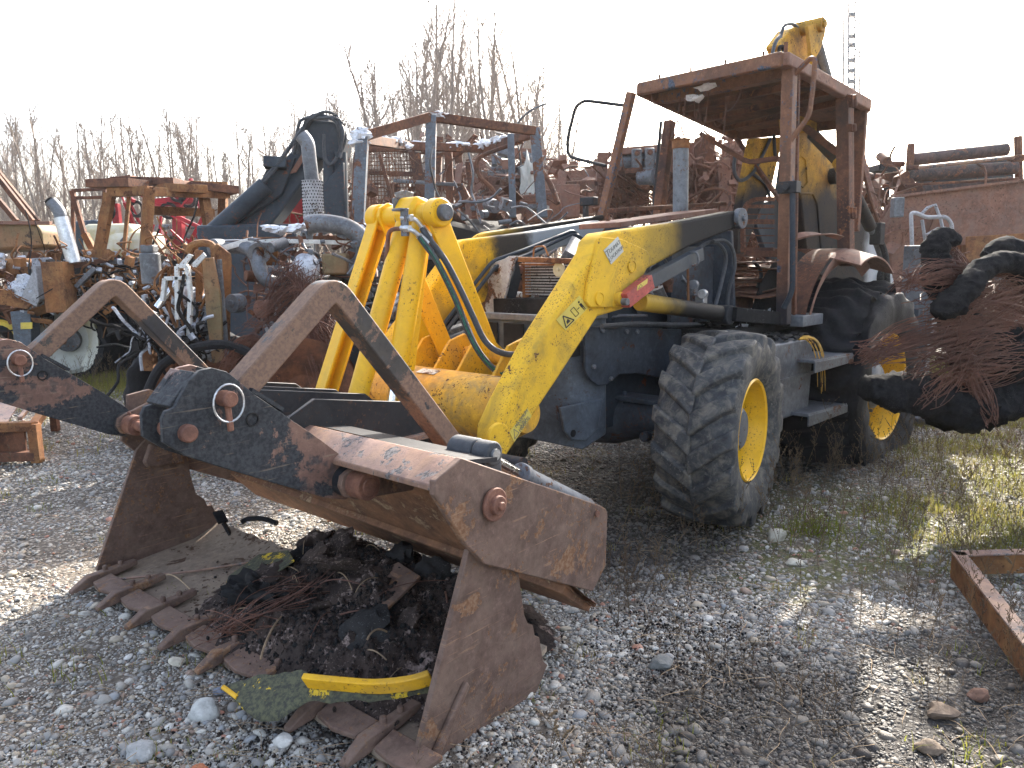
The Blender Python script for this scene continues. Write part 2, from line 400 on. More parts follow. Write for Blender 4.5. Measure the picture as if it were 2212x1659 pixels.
# ------------------------------------------------------------------ ground
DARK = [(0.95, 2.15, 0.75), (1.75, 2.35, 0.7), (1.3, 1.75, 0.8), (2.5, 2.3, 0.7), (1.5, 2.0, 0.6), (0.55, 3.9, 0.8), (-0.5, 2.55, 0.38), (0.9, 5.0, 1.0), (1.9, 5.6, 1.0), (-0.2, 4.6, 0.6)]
GRASS = [(3.9, 4.6, 1.1), (4.4, 6.0, 1.6), (3.3, 3.2, 0.75), (2.6, 4.0, 0.55), (-5.2, 10.3, 1.6), (-3.8, 9.8, 1.2), (6.0, 8.0, 2.5), (-7.5, 13, 2.5)]
MOSS = [(1.3, 3.6, 0.6), (0.9, 4.4, 0.7), (1.7, 4.6, 0.8), (0.10, 1.75, 0.30), (0.35, 1.62, 0.28), (2.9, 3.1, 0.7), (1.9, 3.8, 0.6), (3.9, 4.6, 1.3), (-5.2, 10.3, 1.9)]
def wsum(x, y, L):
    s = np.zeros_like(x)
    for (a, b, r) in L: s = np.maximum(s, np.exp(-(((x - a) ** 2 + (y - b) ** 2) / (r * r)) ** 1.5))
    return s
def gz(x, y):
    """gentle ground relief"""
    return 0.010 * np.sin(x * 1.9 + 0.7 * y) * np.cos(y * 1.3 - 0.4 * x) + 0.006 * np.sin(x * 4.3 - y * 3.1) - 0.006
def axisv(lo, hi, near, step, grow):
    a = list(np.arange(-near, near + 1e-6, step)); s = step
    while a[-1] < hi: s *= grow; a.append(a[-1] + s)
    s = step
    while a[0] > lo: s *= grow; a.insert(0, a[0] - s)
    return np.array(a)
xs = axisv(-600, 600, 6, 0.07, 1.18); ys = axisv(-60, 900, 7, 0.07, 1.18) 
X, Y = np.meshgrid(xs, ys, indexing='ij')
rng = np.random.default_rng(3)
Z = gz(X, Y) + rng.normal(0, 0.0025, X.shape)
Z = np.where((np.abs(X) < 12) & (np.abs(Y) < 14), Z, -0.006)
nx, ny = X.shape
vs = np.stack([X, Y, Z], -1).reshape(-1, 3)
ii, jj = np.meshgrid(np.arange(nx - 1), np.arange(ny - 1), indexing='ij')
b0 = (ii * ny + jj).ravel()
fs = np.stack([b0, b0 + ny, b0 + ny + 1, b0 + 1], -1)
me = bpy.data.meshes.new('ground')
me.vertices.add(len(vs)); me.vertices.foreach_set('co', vs.ravel())
me.loops.add(fs.size); me.loops.foreach_set('vertex_index', fs.ravel())
me.polygons.add(len(fs)); me.polygons.foreach_set('loop_start', np.arange(len(fs)) * 4); me.polygons.foreach_set('loop_total', np.full(len(fs), 4))
me.update(); me.polygons.foreach_set('use_smooth', np.ones(len(fs), bool))
ground = bpy.data.objects.new('ground', me); COL.objects.link(ground); tag(ground, kind='structure')

def zone(t, pos, L):
    """smooth blotch mask made of overlapping discs with a noisy rim, in world metres"""
    nz = t.noise(1.6, 4, 0.6, pos)
    out = None
    for (a, b, r) in L:
        d = t.n('ShaderNodeVectorMath', operation='DISTANCE'); t.L(pos, d.inputs[0]); d.inputs[1].default_value = (a, b, 0)
        q = t.math('ADD', d.outputs['Value'], t.math('MULTIPLY', t.math('SUBTRACT', nz, 0.5), r * 1.3))
        m = t.ramp(q, r * 1.15, r * 0.45)
        out = m if out is None else t.math('MAXIMUM', out, m)
    return out
def flatpos(t):
    g = t.n('ShaderNodeNewGeometry'); sp = t.n('ShaderNodeSeparateXYZ'); t.L(g.outputs['Position'], sp.inputs[0])
    cb = t.n('ShaderNodeCombineXYZ'); t.L(sp.outputs[0], cb.inputs[0]); t.L(sp.outputs[1], cb.inputs[1])
    return cb.outputs[0]
def ground_mat():
    t = NT('grit_ground'); p = flatpos(t)
    n1 = t.noise(0.9, 5, 0.6, p); n2 = t.noise(55, 4, 0.7, p)
    vo = t.n('ShaderNodeTexVoronoi'); vo.inputs['Scale'].default_value = 42; t.L(p, vo.inputs['Vector'])
    bw = t.n('ShaderNodeSeparateColor'); t.L(vo.outputs['Color'], bw.inputs[0])
    c = t.mix(t.ramp(bw.outputs[0], 0.0, 1.0), (0.11, 0.095, 0.08), (0.38, 0.355, 0.315))
    c = t.mix(t.ramp(vo.outputs['Distance'], 0.25, 0.6), c, (0.07, 0.06, 0.05))
    c = t.mix(t.ramp(n1, 0.4, 0.65, 0, 0.5), c, (0.17, 0.14, 0.11))
    c = t.mix(t.math('MULTIPLY', zone(t, p, MOSS), t.ramp(t.noise(7, 5, 0.7, p), 0.38, 0.58, 0, 0.85)), c, (0.085, 0.095, 0.02))
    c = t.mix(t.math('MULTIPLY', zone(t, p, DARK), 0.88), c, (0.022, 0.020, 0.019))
    c = t.mix(t.math('MULTIPLY', t.ramp(n2, 0.3, 0.7), 0.35), c, (0.06, 0.05, 0.04))
    t.L(c, t.b.inputs['Base Color']); t.b.inputs['Roughness'].default_value = 0.85; t.b.inputs['Specular IOR Level'].default_value = 0.25
    t.bump(t.math('ADD', n2, t.math('MULTIPLY', vo.outputs['Distance'], -1.2)), 0.8, 0.012)
    return t.m
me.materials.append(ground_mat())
def pebble_mat():
    t = NT('river_pebble'); p = flatpos(t)
    oi = t.n('ShaderNodeObjectInfo'); r = oi.outputs['Random']
    cr = t.n('ShaderNodeValToRGB'); t.L(r, cr.inputs[0]); cr.color_ramp.interpolation = 'CONSTANT'
    cols = [(0, (0.32, 0.30, 0.265)), (0.14, (0.20, 0.20, 0.195)), (0.28, (0.42, 0.40, 0.36)), (0.40, (0.17, 0.17, 0.17)), (0.50, (0.34, 0.29, 0.22)), (0.60, (0.26, 0.25, 0.23)),
            (0.70, (0.50, 0.48, 0.43)), (0.78, (0.12, 0.115, 0.11)), (0.85, (0.24, 0.255, 0.27)), (0.90, (0.24, 0.16, 0.12)), (0.945, (0.33, 0.14, 0.09)), (0.965, (0.58, 0.57, 0.54))]
    el = cr.color_ramp.elements
    while len(el) < len(cols): el.new(0.5)
    for e, (q, c) in zip(el, cols): e.position = q; e.color = (*c, 1)
    c = cr.outputs[0]
    n1 = t.noise(3.0, 4, 0.6); c = t.mix(t.ramp(n1, 0.35, 0.7, 0, 0.5), c, (0.24, 0.21, 0.17))
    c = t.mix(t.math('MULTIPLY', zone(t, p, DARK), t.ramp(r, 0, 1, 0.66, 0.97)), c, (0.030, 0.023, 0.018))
    t.L(c, t.b.inputs['Base Color']); t.b.inputs['Roughness'].default_value = 0.55; t.b.inputs['Specular IOR Level'].default_value = 0.4
    t.bump(t.noise(9, 3), 0.25, 0.1)
    return t.m
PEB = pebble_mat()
def variants(prefix, makers):
    c = bpy.data.collections.new(prefix)
    for k, (vs, fs, mat) in enumerate(makers):
        m = bpy.data.meshes.new('%s_%02d' % (prefix, k)); m.from_pydata(vs, [], fs); m.polygons.foreach_set('use_smooth', [True] * len(m.polygons)); m.materials.append(mat)
        c.objects.link(bpy.data.objects.new('%s_%02d' % (prefix, k), m))
    return c
def pebble_shape(seed, sub=2):
    mb = MB(); rr = random.Random(seed)
    mb.blob((0, 0, 0), (1, rr.uniform(0.55, 0.95), rr.uniform(0.28, 0.62)), 0.17, sub, 1.2, seed * 3.3)
    if seed % 4 == 3:
        nrm = [V((rr.gauss(0, 1), rr.gauss(0, 1), rr.gauss(0, 1))).normalized() for _ in range(5)]
        out = []
        for p in mb.v:
            p = V(p)
            for nn in nrm:
                d = p.dot(nn) - 0.55
                if d > 0: p = p - nn * d
            out.append(tuple(p))
        mb.v = out
    return mb.v, mb.f, PEB
def scatter(name, coll, pts, rot, scl, idx, kind='stuff', label=None):
    me = bpy.data.meshes.new(name); me.vertices.add(len(pts)); me.vertices.foreach_set('co', np.asarray(pts, np.float32).ravel())
    for nm, tp, arr, key in (('rot', 'FLOAT_VECTOR', rot, 'vector'), ('scl', 'FLOAT_VECTOR', scl, 'vector'), ('idx', 'INT', idx, 'value')):
        a = me.attributes.new(nm, tp, 'POINT'); a.data.foreach_set(key, np.asarray(arr, np.int32 if tp == 'INT' else np.float32).ravel())
    o = bpy.data.objects.new(name, me); COL.objects.link(o); tag(o, label, kind=kind)
    ng = bpy.data.node_groups.new(name, 'GeometryNodeTree')
    ng.interface.new_socket('Geometry', in_out='INPUT', socket_type='NodeSocketGeometry'); ng.interface.new_socket('Geometry', in_out='OUTPUT', socket_type='NodeSocketGeometry')
    N = ng.nodes; gi = N.new('NodeGroupInput'); go = N.new('NodeGroupOutput'); ip = N.new('GeometryNodeInstanceOnPoints'); ci = N.new('GeometryNodeCollectionInfo')
    ci.inputs['Collection'].default_value = coll; ci.inputs['Separate Children'].default_value = True; ci.inputs['Reset Children'].default_value = True
    def att(nm, dt):
        a = N.new('GeometryNodeInputNamedAttribute'); a.data_type = dt; a.inputs['Name'].default_value = nm; return a.outputs['Attribute']
    e2r = N.new('FunctionNodeEulerToRotation')
    ng.links.new(att('rot', 'FLOAT_VECTOR'), e2r.inputs[0])
    ng.links.new(gi.outputs[0], ip.inputs['Points']); ng.links.new(ci.outputs[0], ip.inputs['Instance']); ip.inputs['Pick Instance'].default_value = True
    ng.links.new(att('idx', 'INT'), ip.inputs['Instance Index']); ng.links.new(e2r.outputs[0], ip.inputs['Rotation']); ng.links.new(att('scl', 'FLOAT_VECTOR'), ip.inputs['Scale'])
    ng.links.new(ip.outputs[0], go.inputs[0])
    md = o.modifiers.new('scatter', 'NODES'); md.node_group = ng
    return o
def wedge_points(n, d0, d1, half=0.78, bias=1.0):
    """random ground points in the sector the yard occupies in front of the viewer, denser close by"""
    u = rng.random(n); d = (d0 ** (2 - bias) + u * (d1 ** (2 - bias) - d0 ** (2 - bias))) ** (1 / (2 - bias)) if bias != 2 else d0 * (d1 / d0) ** u
    a = (rng.random(n) * 2 - 1) * half
    return d * np.tan(a) * 0.98, d
pc = variants('pebble', [pebble_shape(k) for k in range(10)])
def pebble_field(name, n, d0, d1, smin, smax, bias, sink=0.25, thin=True, patchy=False):
    x, y = wedge_points(n, d0, d1, bias=bias)
    s = smin * (smax / smin) ** (rng.random(n) ** 2.2)
    if thin:
        keep = rng.random(n) > 0.72 * wsum(x, y, GRASS); x, y, s = x[keep], y[keep], s[keep]
    n = len(x)
    if patchy:
        pn = np.array([noise.noise(V((a * .9, b * .9, 5))) + .5 * noise.noise(V((a * 3.1, b * 3.1, 9))) for a, b in zip(x, y)]); keep = rng.random(len(x)) < np.clip(.80 + pn * 1.3, .35, 1); x, y, s = x[keep], y[keep], s[keep]
    n = len(x)
    z = gz(x, y) + s * (0.5 - sink) * rng.uniform(0.1, 1.0, n)
    rot = np.stack([rng.normal(0, 0.28, n), rng.normal(0, 0.28, n), rng.random(n) * 6.28], -1)
    return scatter(name, pc, np.stack([x, y, z], -1), rot, np.stack([s, s, s], -1), rng.integers(0, 10, n))
pebble_field('pebble_gravel', 150000, 1.25, 6.0, 0.0036, 0.0135, 1.0, patchy=True)
pebble_field('coarse_gravel', 5500, 1.25, 7.5, 0.013, 0.030, 1.0, 0.35)
pebble_field('far_gravel', 110000, 5.0, 15.0, 0.007, 0.018, 0.8)
pebble_field('grit_gravel', 90000, 1.2, 3.2, 0.003, 0.007, 1.0)
# ------------------------------------------------------------------ the backhoe loader
def swp(mb, pts, w, h, lat=(0, 1, 0)):
    """square tube swept along a path lying in the plane across lat"""
    pts = [V(p) for p in pts]; lat = V(lat).normalized(); n = len(pts); vs = []
    for i, p in enumerate(pts):
        a = pts[max(i - 1, 0)]; b = pts[min(i + 1, n - 1)]
        t = (b - a).normalized(); u = lat.cross(t).normalized()
        k = 1.0
        if 0 < i < n - 1:
            c = (pts[i] - a).normalized().dot((b - pts[i]).normalized()); k = 1 / max(math.sqrt((1 + c) / 2), 0.5)
        vs += [p + lat * x * w / 2 + u * y * h / 2 * k for x, y in ((-1, -1), (1, -1), (1, 1), (-1, 1))]
    fs = [(i * 4 + k, i * 4 + (k + 1) % 4, i * 4 + 4 + (k + 1) % 4, i * 4 + 4 + k) for i in range(n - 1) for k in range(4)]
    fs += [(3, 2, 1, 0), tuple((n - 1) * 4 + k for k in range(4))]
    return mb.add(vs, fs)
def ringpts(c, r, nrm, n=24, a0=0, a1=2 * math.pi, sq=1.0):
    nrm = V(nrm).normalized(); x = nrm.cross(V((0, 0, 1))).normalized(); y = nrm.cross(x); c = V(c)
    return [c + x * math.cos(a0 + (a1 - a0) * k / n) * r + y * math.sin(a0 + (a1 - a0) * k / n) * r * sq for k in range(n + 1)]
LAT = V((-0.0698, 0.9976, 0)); FWD = V((0.9976, 0.0698, 0))
def bf(x, y, z): return FWD * x + LAT * y + V((0, 0, z))
LD = thing('backhoe_loader', 'yellow backhoe loader with a burnt rusty cab frame and its bucket lowered on the gravel', 'backhoe loader', (0.505, 4.810), -2.3387)

# wheels
def tyre_mesh(mb, R, rr, Wd, T, nl=20, lh=0.031, flat=False, lugs=True, slant=0.30, burnt=0):
    hw = Wd / 2
    prof = [(-hw * 0.72, rr), (-hw * 0.86, rr + (R - rr) * 0.12), (-hw * 0.98, rr + (R - rr) * 0.42), (-hw, rr + (R - rr) * 0.66), (-hw * 0.93, R - 0.030 - lh), (-hw * 0.78, R - 0.012 - lh), (-hw * 0.4, R - 0.004 - lh),
            (0, R - 0.002 - lh), (hw * 0.4, R - 0.004 - lh), (hw * 0.78, R - 0.012 - lh), (hw * 0.93, R - 0.030 - lh), (hw, rr + (R - rr) * 0.66), (hw * 0.98, rr + (R - rr) * 0.42), (hw * 0.86, rr + (R - rr) * 0.12), (hw * 0.72, rr)]
    if not lugs: prof = [(a, b + (lh - 0.01 if b > R - lh - 0.035 else 0)) for a, b in prof]
    tm = MB()
    def wob(t, r, an):
        if burnt:
            q = V((math.cos(an) * 1.6, math.sin(an) * 1.6, t * 3))
            r += burnt * noise.noise(q * 3.0) + burnt * 0.6 * noise.noise(q * 8.0); t += burnt * 0.8 * noise.noise(q * 2.5 + V((9, 0, 0)))
        return t, r
    if burnt:
        pp = []
        for a, b in zip(prof[:-1], prof[1:]):
            for k in range(4): pp.append((a[0] + (b[0] - a[0]) * k / 4, a[1] + (b[1] - a[1]) * k / 4))
        prof = pp + [prof[-1]]
    tm.lathe(prof, (0, 0, 0), (0, 1, 0), 120 if burnt else 72, wob=wob)
    if lugs:
        dth = 2 * math.pi / nl
        for sd in (-1, 1):
            for k in range(nl):
                th0 = k * dth + (dth / 2 if sd > 0 else 0); secs = []
                jr = random.uniform(-0.008, 0.003)
                for u in (-0.04, 0.22, 0.5, 0.8, 1.0):
                    y = sd * u * hw * 0.985; th = th0 + slant * max(u, 0.0) ** 0.85
                    a = (0.155 + 0.05 * (1 - u)) * dth / 0.314 * 0.95
                    top = R + jr - 0.018 * max(u, 0) ** 3; bot = R - lh - 0.02 - 0.03 * max(u, 0) ** 3
                    secs.append((y, th, a, top, bot))
                vs = []
                for (y, th, a, top, bot) in secs:
                    for (dt, r) in ((-a * 0.62, bot), (-a * 0.42, top), (a * 0.42, top), (a * 0.62, bot)):
                        vs.append((r * math.cos(th + dt), y, r * math.sin(th + dt)))
                y, th, a, top, bot = secs[-1]     # the lug runs on over the shoulder
                for (dt, r) in ((-a * 0.5, bot - 0.03), (-a * 0.3, bot + 0.0), (a * 0.3, bot + 0.0), (a * 0.5, bot - 0.03)):
                    vs.append((r * math.cos(th + dt + 0.02), y * 1.015, r * math.sin(th + dt + 0.02)))
                fs = [(i * 4 + j, i * 4 + j + 1, i * 4 + j + 5, i * 4 + j + 4) for i in range(5) for j in range(3)]
                fs += [(3, 2, 1, 0), (20, 21, 22, 23)]
                tm.add(vs, fs)
    out = []
    for p in tm.v:
        p = T @ V(p)
        if flat and p.z < 0.03: 
            k = (0.03 - p.z); p.z = 0.004 + 0.02 * (p.z - 0.03) * 0.1; p.y += (0.25 * k if p.y > T.translation.y else -0.25 * k)
        out.append(tuple(p))
    tm.v = out
    mb.add(tm.v, tm.f)
def rim_mesh(mb, rr, Wd, T):
    hw = Wd / 2; mb.T = T
    mb.lathe([(hw * 0.80, rr + 0.012), (hw * 0.84, rr + 0.004), (hw * 0.80, rr - 0.008), (hw * 0.66, rr - 0.014), (hw * 0.58, rr - 0.022), (hw * 0.36, rr - 0.04), (hw * 0.10, rr - 0.05), (-hw * 0.02, rr - 0.052), (-hw * 0.12, rr - 0.065), (-hw * 0.16, rr * 0.72), (-hw * 0.14, rr * 0.52), (-hw * 0.12, rr * 0.33), (-hw * 0.1, 0.02)], (0, 0, 0), (0, 1, 0), 64)
    mb.lathe([(-hw * 0.1, rr * 0.3), (-hw * 0.8, rr - 0.03), (-hw * 0.84, rr + 0.01)], (0, 0, 0), (0, 1, 0), 40)
def wheel(name, c, R, rr, Wd, yaw, side, mat_t='rubber', mat_r='yellow_clean', parent=None, nuts=True, **kw):
    T = Matrix.Translation(c) @ Matrix.Rotation(yaw, 4, 'Z') @ (Matrix.Identity(4) if side > 0 else Matrix.Rotation(math.pi, 4, 'Z'))
    w = part(name, parent or LD)
    a = MB(); tyre_mesh(a, R, rr, Wd, T, **kw); a.build('tyre', mat_t, w, bevel=0.011 if kw.get('lugs', True) else 0, smooth=50)
    b = MB(); rim_mesh(b, rr, Wd, T); b.build('rim', mat_r, w)
    h = MB(); h.T = T; hw = Wd / 2
    h.lathe([(-hw * 0.2, rr * 0.60), (hw * 0.02, rr * 0.56), (hw * 0.12, rr * 0.48), (hw * 0.48, rr * 0.44), (hw * 0.56, rr * 0.37), (hw * 0.58, 0.001)], (0, 0, 0), (0, 1, 0), 32)
    h.build('hub', 'grey', w)
    if nuts:
        for k in range(8):
            an = k * math.pi / 4 + 0.2; n = MB(); n.T = T; x, z = math.cos(an) * rr * 0.68, math.sin(an) * rr * 0.68
            n.cyl((x, -hw * 0.18, z), (x, hw * 0.04, z), 0.023, n=6); n.cyl((x, -hw * 0.1, z), (x, hw * 0.24, z), 0.013, n=8)
            n.build('wheel_nut', 'steel', w, bevel=0.002)
    return w
wheel('front_wheel', (0.05 - 0.03, 1.10 - 0.19, 0.530), 0.535, 0.268, 0.42, rad(11), 1, nl=16)
wheel('front_wheel', (0.0, -0.93, 0.530), 0.535, 0.268, 0.42, rad(11), -1, nl=16)
wr = wheel('rear_wheel', (-2.10, 0.87, 0.50), 0.70, 0.385, 0.50, 0, 1, mat_t='rubber_burnt', mat_r='yellow_clean', lugs=False, burnt=0.035, flat=True)
wr['label'] = 'flat rear wheel with a charred collapsed tyre'
wheel('rear_wheel', (-2.10, -0.87, 0.55), 0.72, 0.385, 0.46, 0, -1, mat_t='rubber_burnt', lugs=False, burnt=0.03, flat=True, nuts=False)
# the charred tread has slumped inwards off the rear rim
sl = MB()
R0 = 0.78
def slump(t, r, an):
    q = V((math.cos(an) * 2, math.sin(an) * 2, t * 3)); s = noise.noise(q * 2) * 0.05 + noise.noise(q * 6) * 0.02 + 0.020 * math.sin(an * 34 + noise.noise(q) * 7 + t * 5)
    return t, r + s - 0.0
pr_ = [(-0.36 + 0.64 * k / 22, 0.70 + 0.06 * math.sin(math.pi * k / 22)) for k in range(23)]
sl.lathe([(-0.38, 0.55)] + pr_ + [(0.25, 0.66)], (-2.08, 0.78, 0.50), (0, 1, 0), 300, wob=slump)
sl.v = [(x, y, max(z, 0.004)) for x, y, z in sl.v]
sl.build('slumped_tread', 'rubber_burnt', LD, smooth=60, label='charred tread slumped off the flat rear tyre')

# bucket
BK = part('bucket', LD); BK['label'] = 'open rusty clam bucket with teeth'
for nm, pts in (('side_plate', [(2.298, 1.313, 0.59), (2.553, 1.331, 0.003), (2.216, 1.308, -0.071), (1.988, 1.292, -0.032), (1.916, 1.287, 0.05), (1.942, 1.289, 0.077), (1.961, 1.29, 0.171), (1.986, 1.292, 0.189), (1.995, 1.292, 0.23), (2.022, 1.294, 0.244), (2.041, 1.296, 0.286), (2.068, 1.297, 0.45)]),
                ('side_plate', [(2.449, -0.871, 0.581), (2.684, -0.855, 0.047), (2.487, -0.869, -0.002), (2.064, -0.898, 0.093), (2.057, -0.899, 0.17), (2.077, -0.897, 0.18), (2.09, -0.896, 0.214), (2.116, -0.895, 0.216), (2.128, -0.894, 0.254), (2.17, -0.891, 0.294), (2.192, -0.889, 0.393), (2.199, -0.889, 0.509), (2.398, -0.875, 0.626)])):
    MB().plate(pts, 0.022, LAT).build(nm, 'bucket', BK, bevel=0.003)
# left bucket cheek stiffener
MB().plate([(2.397, -0.835, 0.609), (2.436, -0.832, 0.525), (2.417, -0.833, 0.493), (2.232, -0.846, 0.477), (2.242, -0.846, 0.531)], 0.03, LAT).build('stiffener', 'bucket', BK, bevel=0.01)
MB().plate([(2.359, 1.338, 0.165), (2.498, 1.348, 0.01), (2.481, 1.346, -0.022), (2.326, 1.335, 0.166), (2.337, 1.336, 0.186)], 0.02, LAT).build('stiffener', 'bucket', BK, bevel=0.006)
fl = MB(); nx_, ny_ = 14, 84; vs = []; 
for i in range(nx_ + 1):
    for j in range(ny_ + 1):
        y = -1.04 + 2.19 * j / ny_; u = i / nx_
        sc = 0.022 * (0.5 + 0.5 * math.cos((y + 0.88) / 0.275 * 2 * math.pi)) * max(0, 1 - u * 8)
        x = 2.655 + sc - 0.66 * u
        z = 0.028 + 0.055 * u ** 1.6 + 0.05 * max(0, u - 0.8) * 5 * 0.6 + 0.004 * noise.noise(V((x * 5, y * 5, 0)))
        if i == nx_: x += 0.02 * noise.noise(V((y * 12, 0, 4)))
        vs.append(bf(x, y, z))
top = len(vs); vs += [p - V((0, 0, 0.02)) for p in vs]
w_ = ny_ + 1
fs = [(i * w_ + j, i * w_ + j + 1, (i + 1) * w_ + j + 1, (i + 1) * w_ + j) for i in range(nx_) for j in range(ny_)]
fs += [tuple(q + top for q in reversed(f)) for f in fs]
fs += [(j, j + 1, j + 1 + top, j + top) for j in range(ny_)] + [(nx_ * w_ + j + 1, nx_ * w_ + j, nx_ * w_ + j + top, nx_ * w_ + j + 1 + top) for j in range(ny_)]
fs += [(i * w_, (i + 1) * w_, (i + 1) * w_ + top, i * w_ + top) for i in range(nx_)] + [((i + 1) * w_ + ny_, i * w_ + ny_, i * w_ + ny_ + top, (i + 1) * w_ + ny_ + top) for i in range(nx_)]
fl.add(vs, fs); fl.build('floor_plate', 'floor', BK, smooth=50)
ce = MB()
for j in range(8):
    y0, y1 = -0.915 + j * 0.278, -0.915 + j * 0.278 + 0.21
    ce.plate([bf(2.60, y0, 0.052), bf(2.685, y0 + 0.01, 0.040), bf(2.70, (y0 + y1) / 2, 0.038), bf(2.685, y1 - 0.01, 0.040), bf(2.60, y1, 0.052)], 0.016, (0, 0, 1))
ce.build('cutting_edge', 'bucket', BK, bevel=0.003)
for k in range(8):
    y = -0.95 + k * 0.278; t = MB()
    t.add([bf(a, y + b, c) for a, b, c in ((2.77, -0.016, 0.006), (2.77, 0.016, 0.006), (2.77, 0.016, 0.02), (2.77, -0.016, 0.02),
        (2.69, -0.027, 0.018), (2.69, 0.027, 0.018), (2.69, 0.022, 0.066), (2.69, -0.022, 0.066), (2.47, -0.022, 0.055), (2.47, 0.022, 0.055), (2.47, 0.022, 0.078), (2.47, -0.022, 0.078))],
        [(3, 2, 1, 0), (0, 1, 5, 4), (1, 2, 6, 5), (2, 3, 7, 6), (3, 0, 4, 7), (4, 5, 9, 8), (5, 6, 10, 9), (6, 7, 11, 10), (7, 4, 8, 11), (8, 9, 10, 11)])
    for bx in (2.54, 2.61): t.cyl(bf(bx, y, 0.06), bf(bx, y, 0.092), 0.013, n=6)
    t.build('tooth', 'bucket', BK, bevel=0.005)
MB().tube([bf(2.64, -0.86, 0.052), bf(2.35, -0.62, 0.062), bf(2.05, -0.38, 0.09)], 0.006, 5).build('weld_bead', 'beam', BK)
# rear jaw
JW = part('rear_jaw', LD)
jp = [(991,988), (1290,1090), (1303,1097), (1307,1108), (1303,1220), (1275,1276), (1041,1217), (997,1171), (933,1068), (933,1038)]
JS = [(2.349, 1.347, 0.892), (1.632, 1.297, 0.564), (1.592, 1.294, 0.541), (1.58, 1.293, 0.518), (1.592, 1.294, 0.319), (1.678, 1.3, 0.247), (2.262, 1.341, 0.541), (2.348, 1.347, 0.635), (2.461, 1.355, 0.808), (2.459, 1.355, 0.848)]
MB().plate(JS, 0.025, LAT).build('side_plate', 'bucket', JW, bevel=0.004)
JL = [V(p) - LAT * 2.25 - FWD * (0.16 if k_ in (0, 8, 9) else 0) + V((0, 0, -0.03 if k_ == 0 else 0)) for k_, p in enumerate(JS)]
MB().plate(JL, 0.025, LAT).build('side_plate', 'bucket', JW, bevel=0.004)
s_ = MB()
PR = catmull([bf(2.405, 1.155, .865), bf(2.20, 1.155, .71), bf(2.02, 1.155, .49), bf(1.86, 1.155, .29), bf(1.70, 1.155, .15)], 5)
PL = catmull([bf(2.21, -1.03, .83), bf(2.06, -1.03, .70), bf(1.97, -1.03, .52), bf(1.88, -1.03, .37), bf(1.79, -1.03, .25)], 5)
n = len(PR); G = 24; ll = []
for a, b in zip(PR, PL):
    for k in range(G + 1): ll.append(a.lerp(b, k / G) + V((0, 0, .004 * noise.noise(a.lerp(b, k / G) * 6))))
q_ = (G + 1) * n; up = [p + V((-0.014, 0, 0.008)) for p in ll]
fs = [(i * (G + 1) + k, i * (G + 1) + k + 1, (i + 1) * (G + 1) + k + 1, (i + 1) * (G + 1) + k) for i in range(n - 1) for k in range(G)]
fs += [tuple(x + q_ for x in reversed(f)) for f in fs] + [((n - 1) * (G + 1) + k, (n - 1) * (G + 1) + k + 1, (n - 1) * (G + 1) + k + 1 + q_, (n - 1) * (G + 1) + k + q_) for k in range(G)]
s_.add(ll + up, fs).build('curved_back_sheet', 'blade', JW, smooth=60)
bl = MB(); bl.plate([bf(1.86, 1.13, .27), bf(1.69, 1.13, .135), bf(1.755, -1.03, .215), bf(1.90, -1.03, .37)], 0.03); bl.build('wear_blade', 'blade', JW, bevel=0.004)
TSR = [(2.40, .878), (2.43, .868), (2.515, .818), (2.515, .800), (2.49, .797), (2.39, .848)]; TSL = [(a - .19, c - .04) for a, c in TSR]
vs = [bf(a, 1.155, c) for a, c in TSR] + [bf(a, -1.03, c) for a, c in TSL]; k = len(TSR)
MB().add(vs, [tuple(range(k)), tuple(range(2 * k - 1, k - 1, -1))] + [(i, i + k, (i + 1) % k + k, (i + 1) % k) for i in range(k)]).build('cross_beam', 'beam', JW, bevel=0.004, smooth=50)
MB().plate([bf(2.39, 1.155, .862), bf(2.20, -1.03, .82), bf(2.05, -1.03, .80), bf(2.24, 1.155, .84)], .015).build('top_web', 'black', JW)
for i, yy in enumerate((0.68, -0.97)):
    br = [(2.437, 0.852, 0.728), (2.427, 0.851, 0.761), (2.405, 0.85, 0.773), (2.256, 0.839, 0.824), (2.224, 0.837, 0.826), (2.204, 0.836, 0.803), (2.287, 0.842, 0.77), (2.31, 0.843, 0.763), (2.101, 0.829, 0.664), (2.121, 0.83, 0.641), (2.377, 0.848, 0.669), (2.42, 0.851, 0.691)]
    MB().plate([V(p) + LAT * (yy - 0.68) for p in br], 0.022, LAT).build('pin_bracket', 'bucket', JW, bevel=0.003)
hb = MB(); c_ = V((2.224, 1.358, 0.723)); hb.cyl(c_, c_ + LAT * 0.012, 0.052, n=28); hb.cyl(c_, c_ + LAT * 0.028, 0.030, n=24); hb.cyl(c_, c_ + LAT * 0.04, 0.014, n=6)
hb.build('pivot_boss', 'pin', JW, bevel=0.003)
c_ = V((1.657, 1.314, 0.539)); MB().cyl(c_, c_ + LAT * 0.006, 0.012, n=14).build('bolt', 'pin', JW)
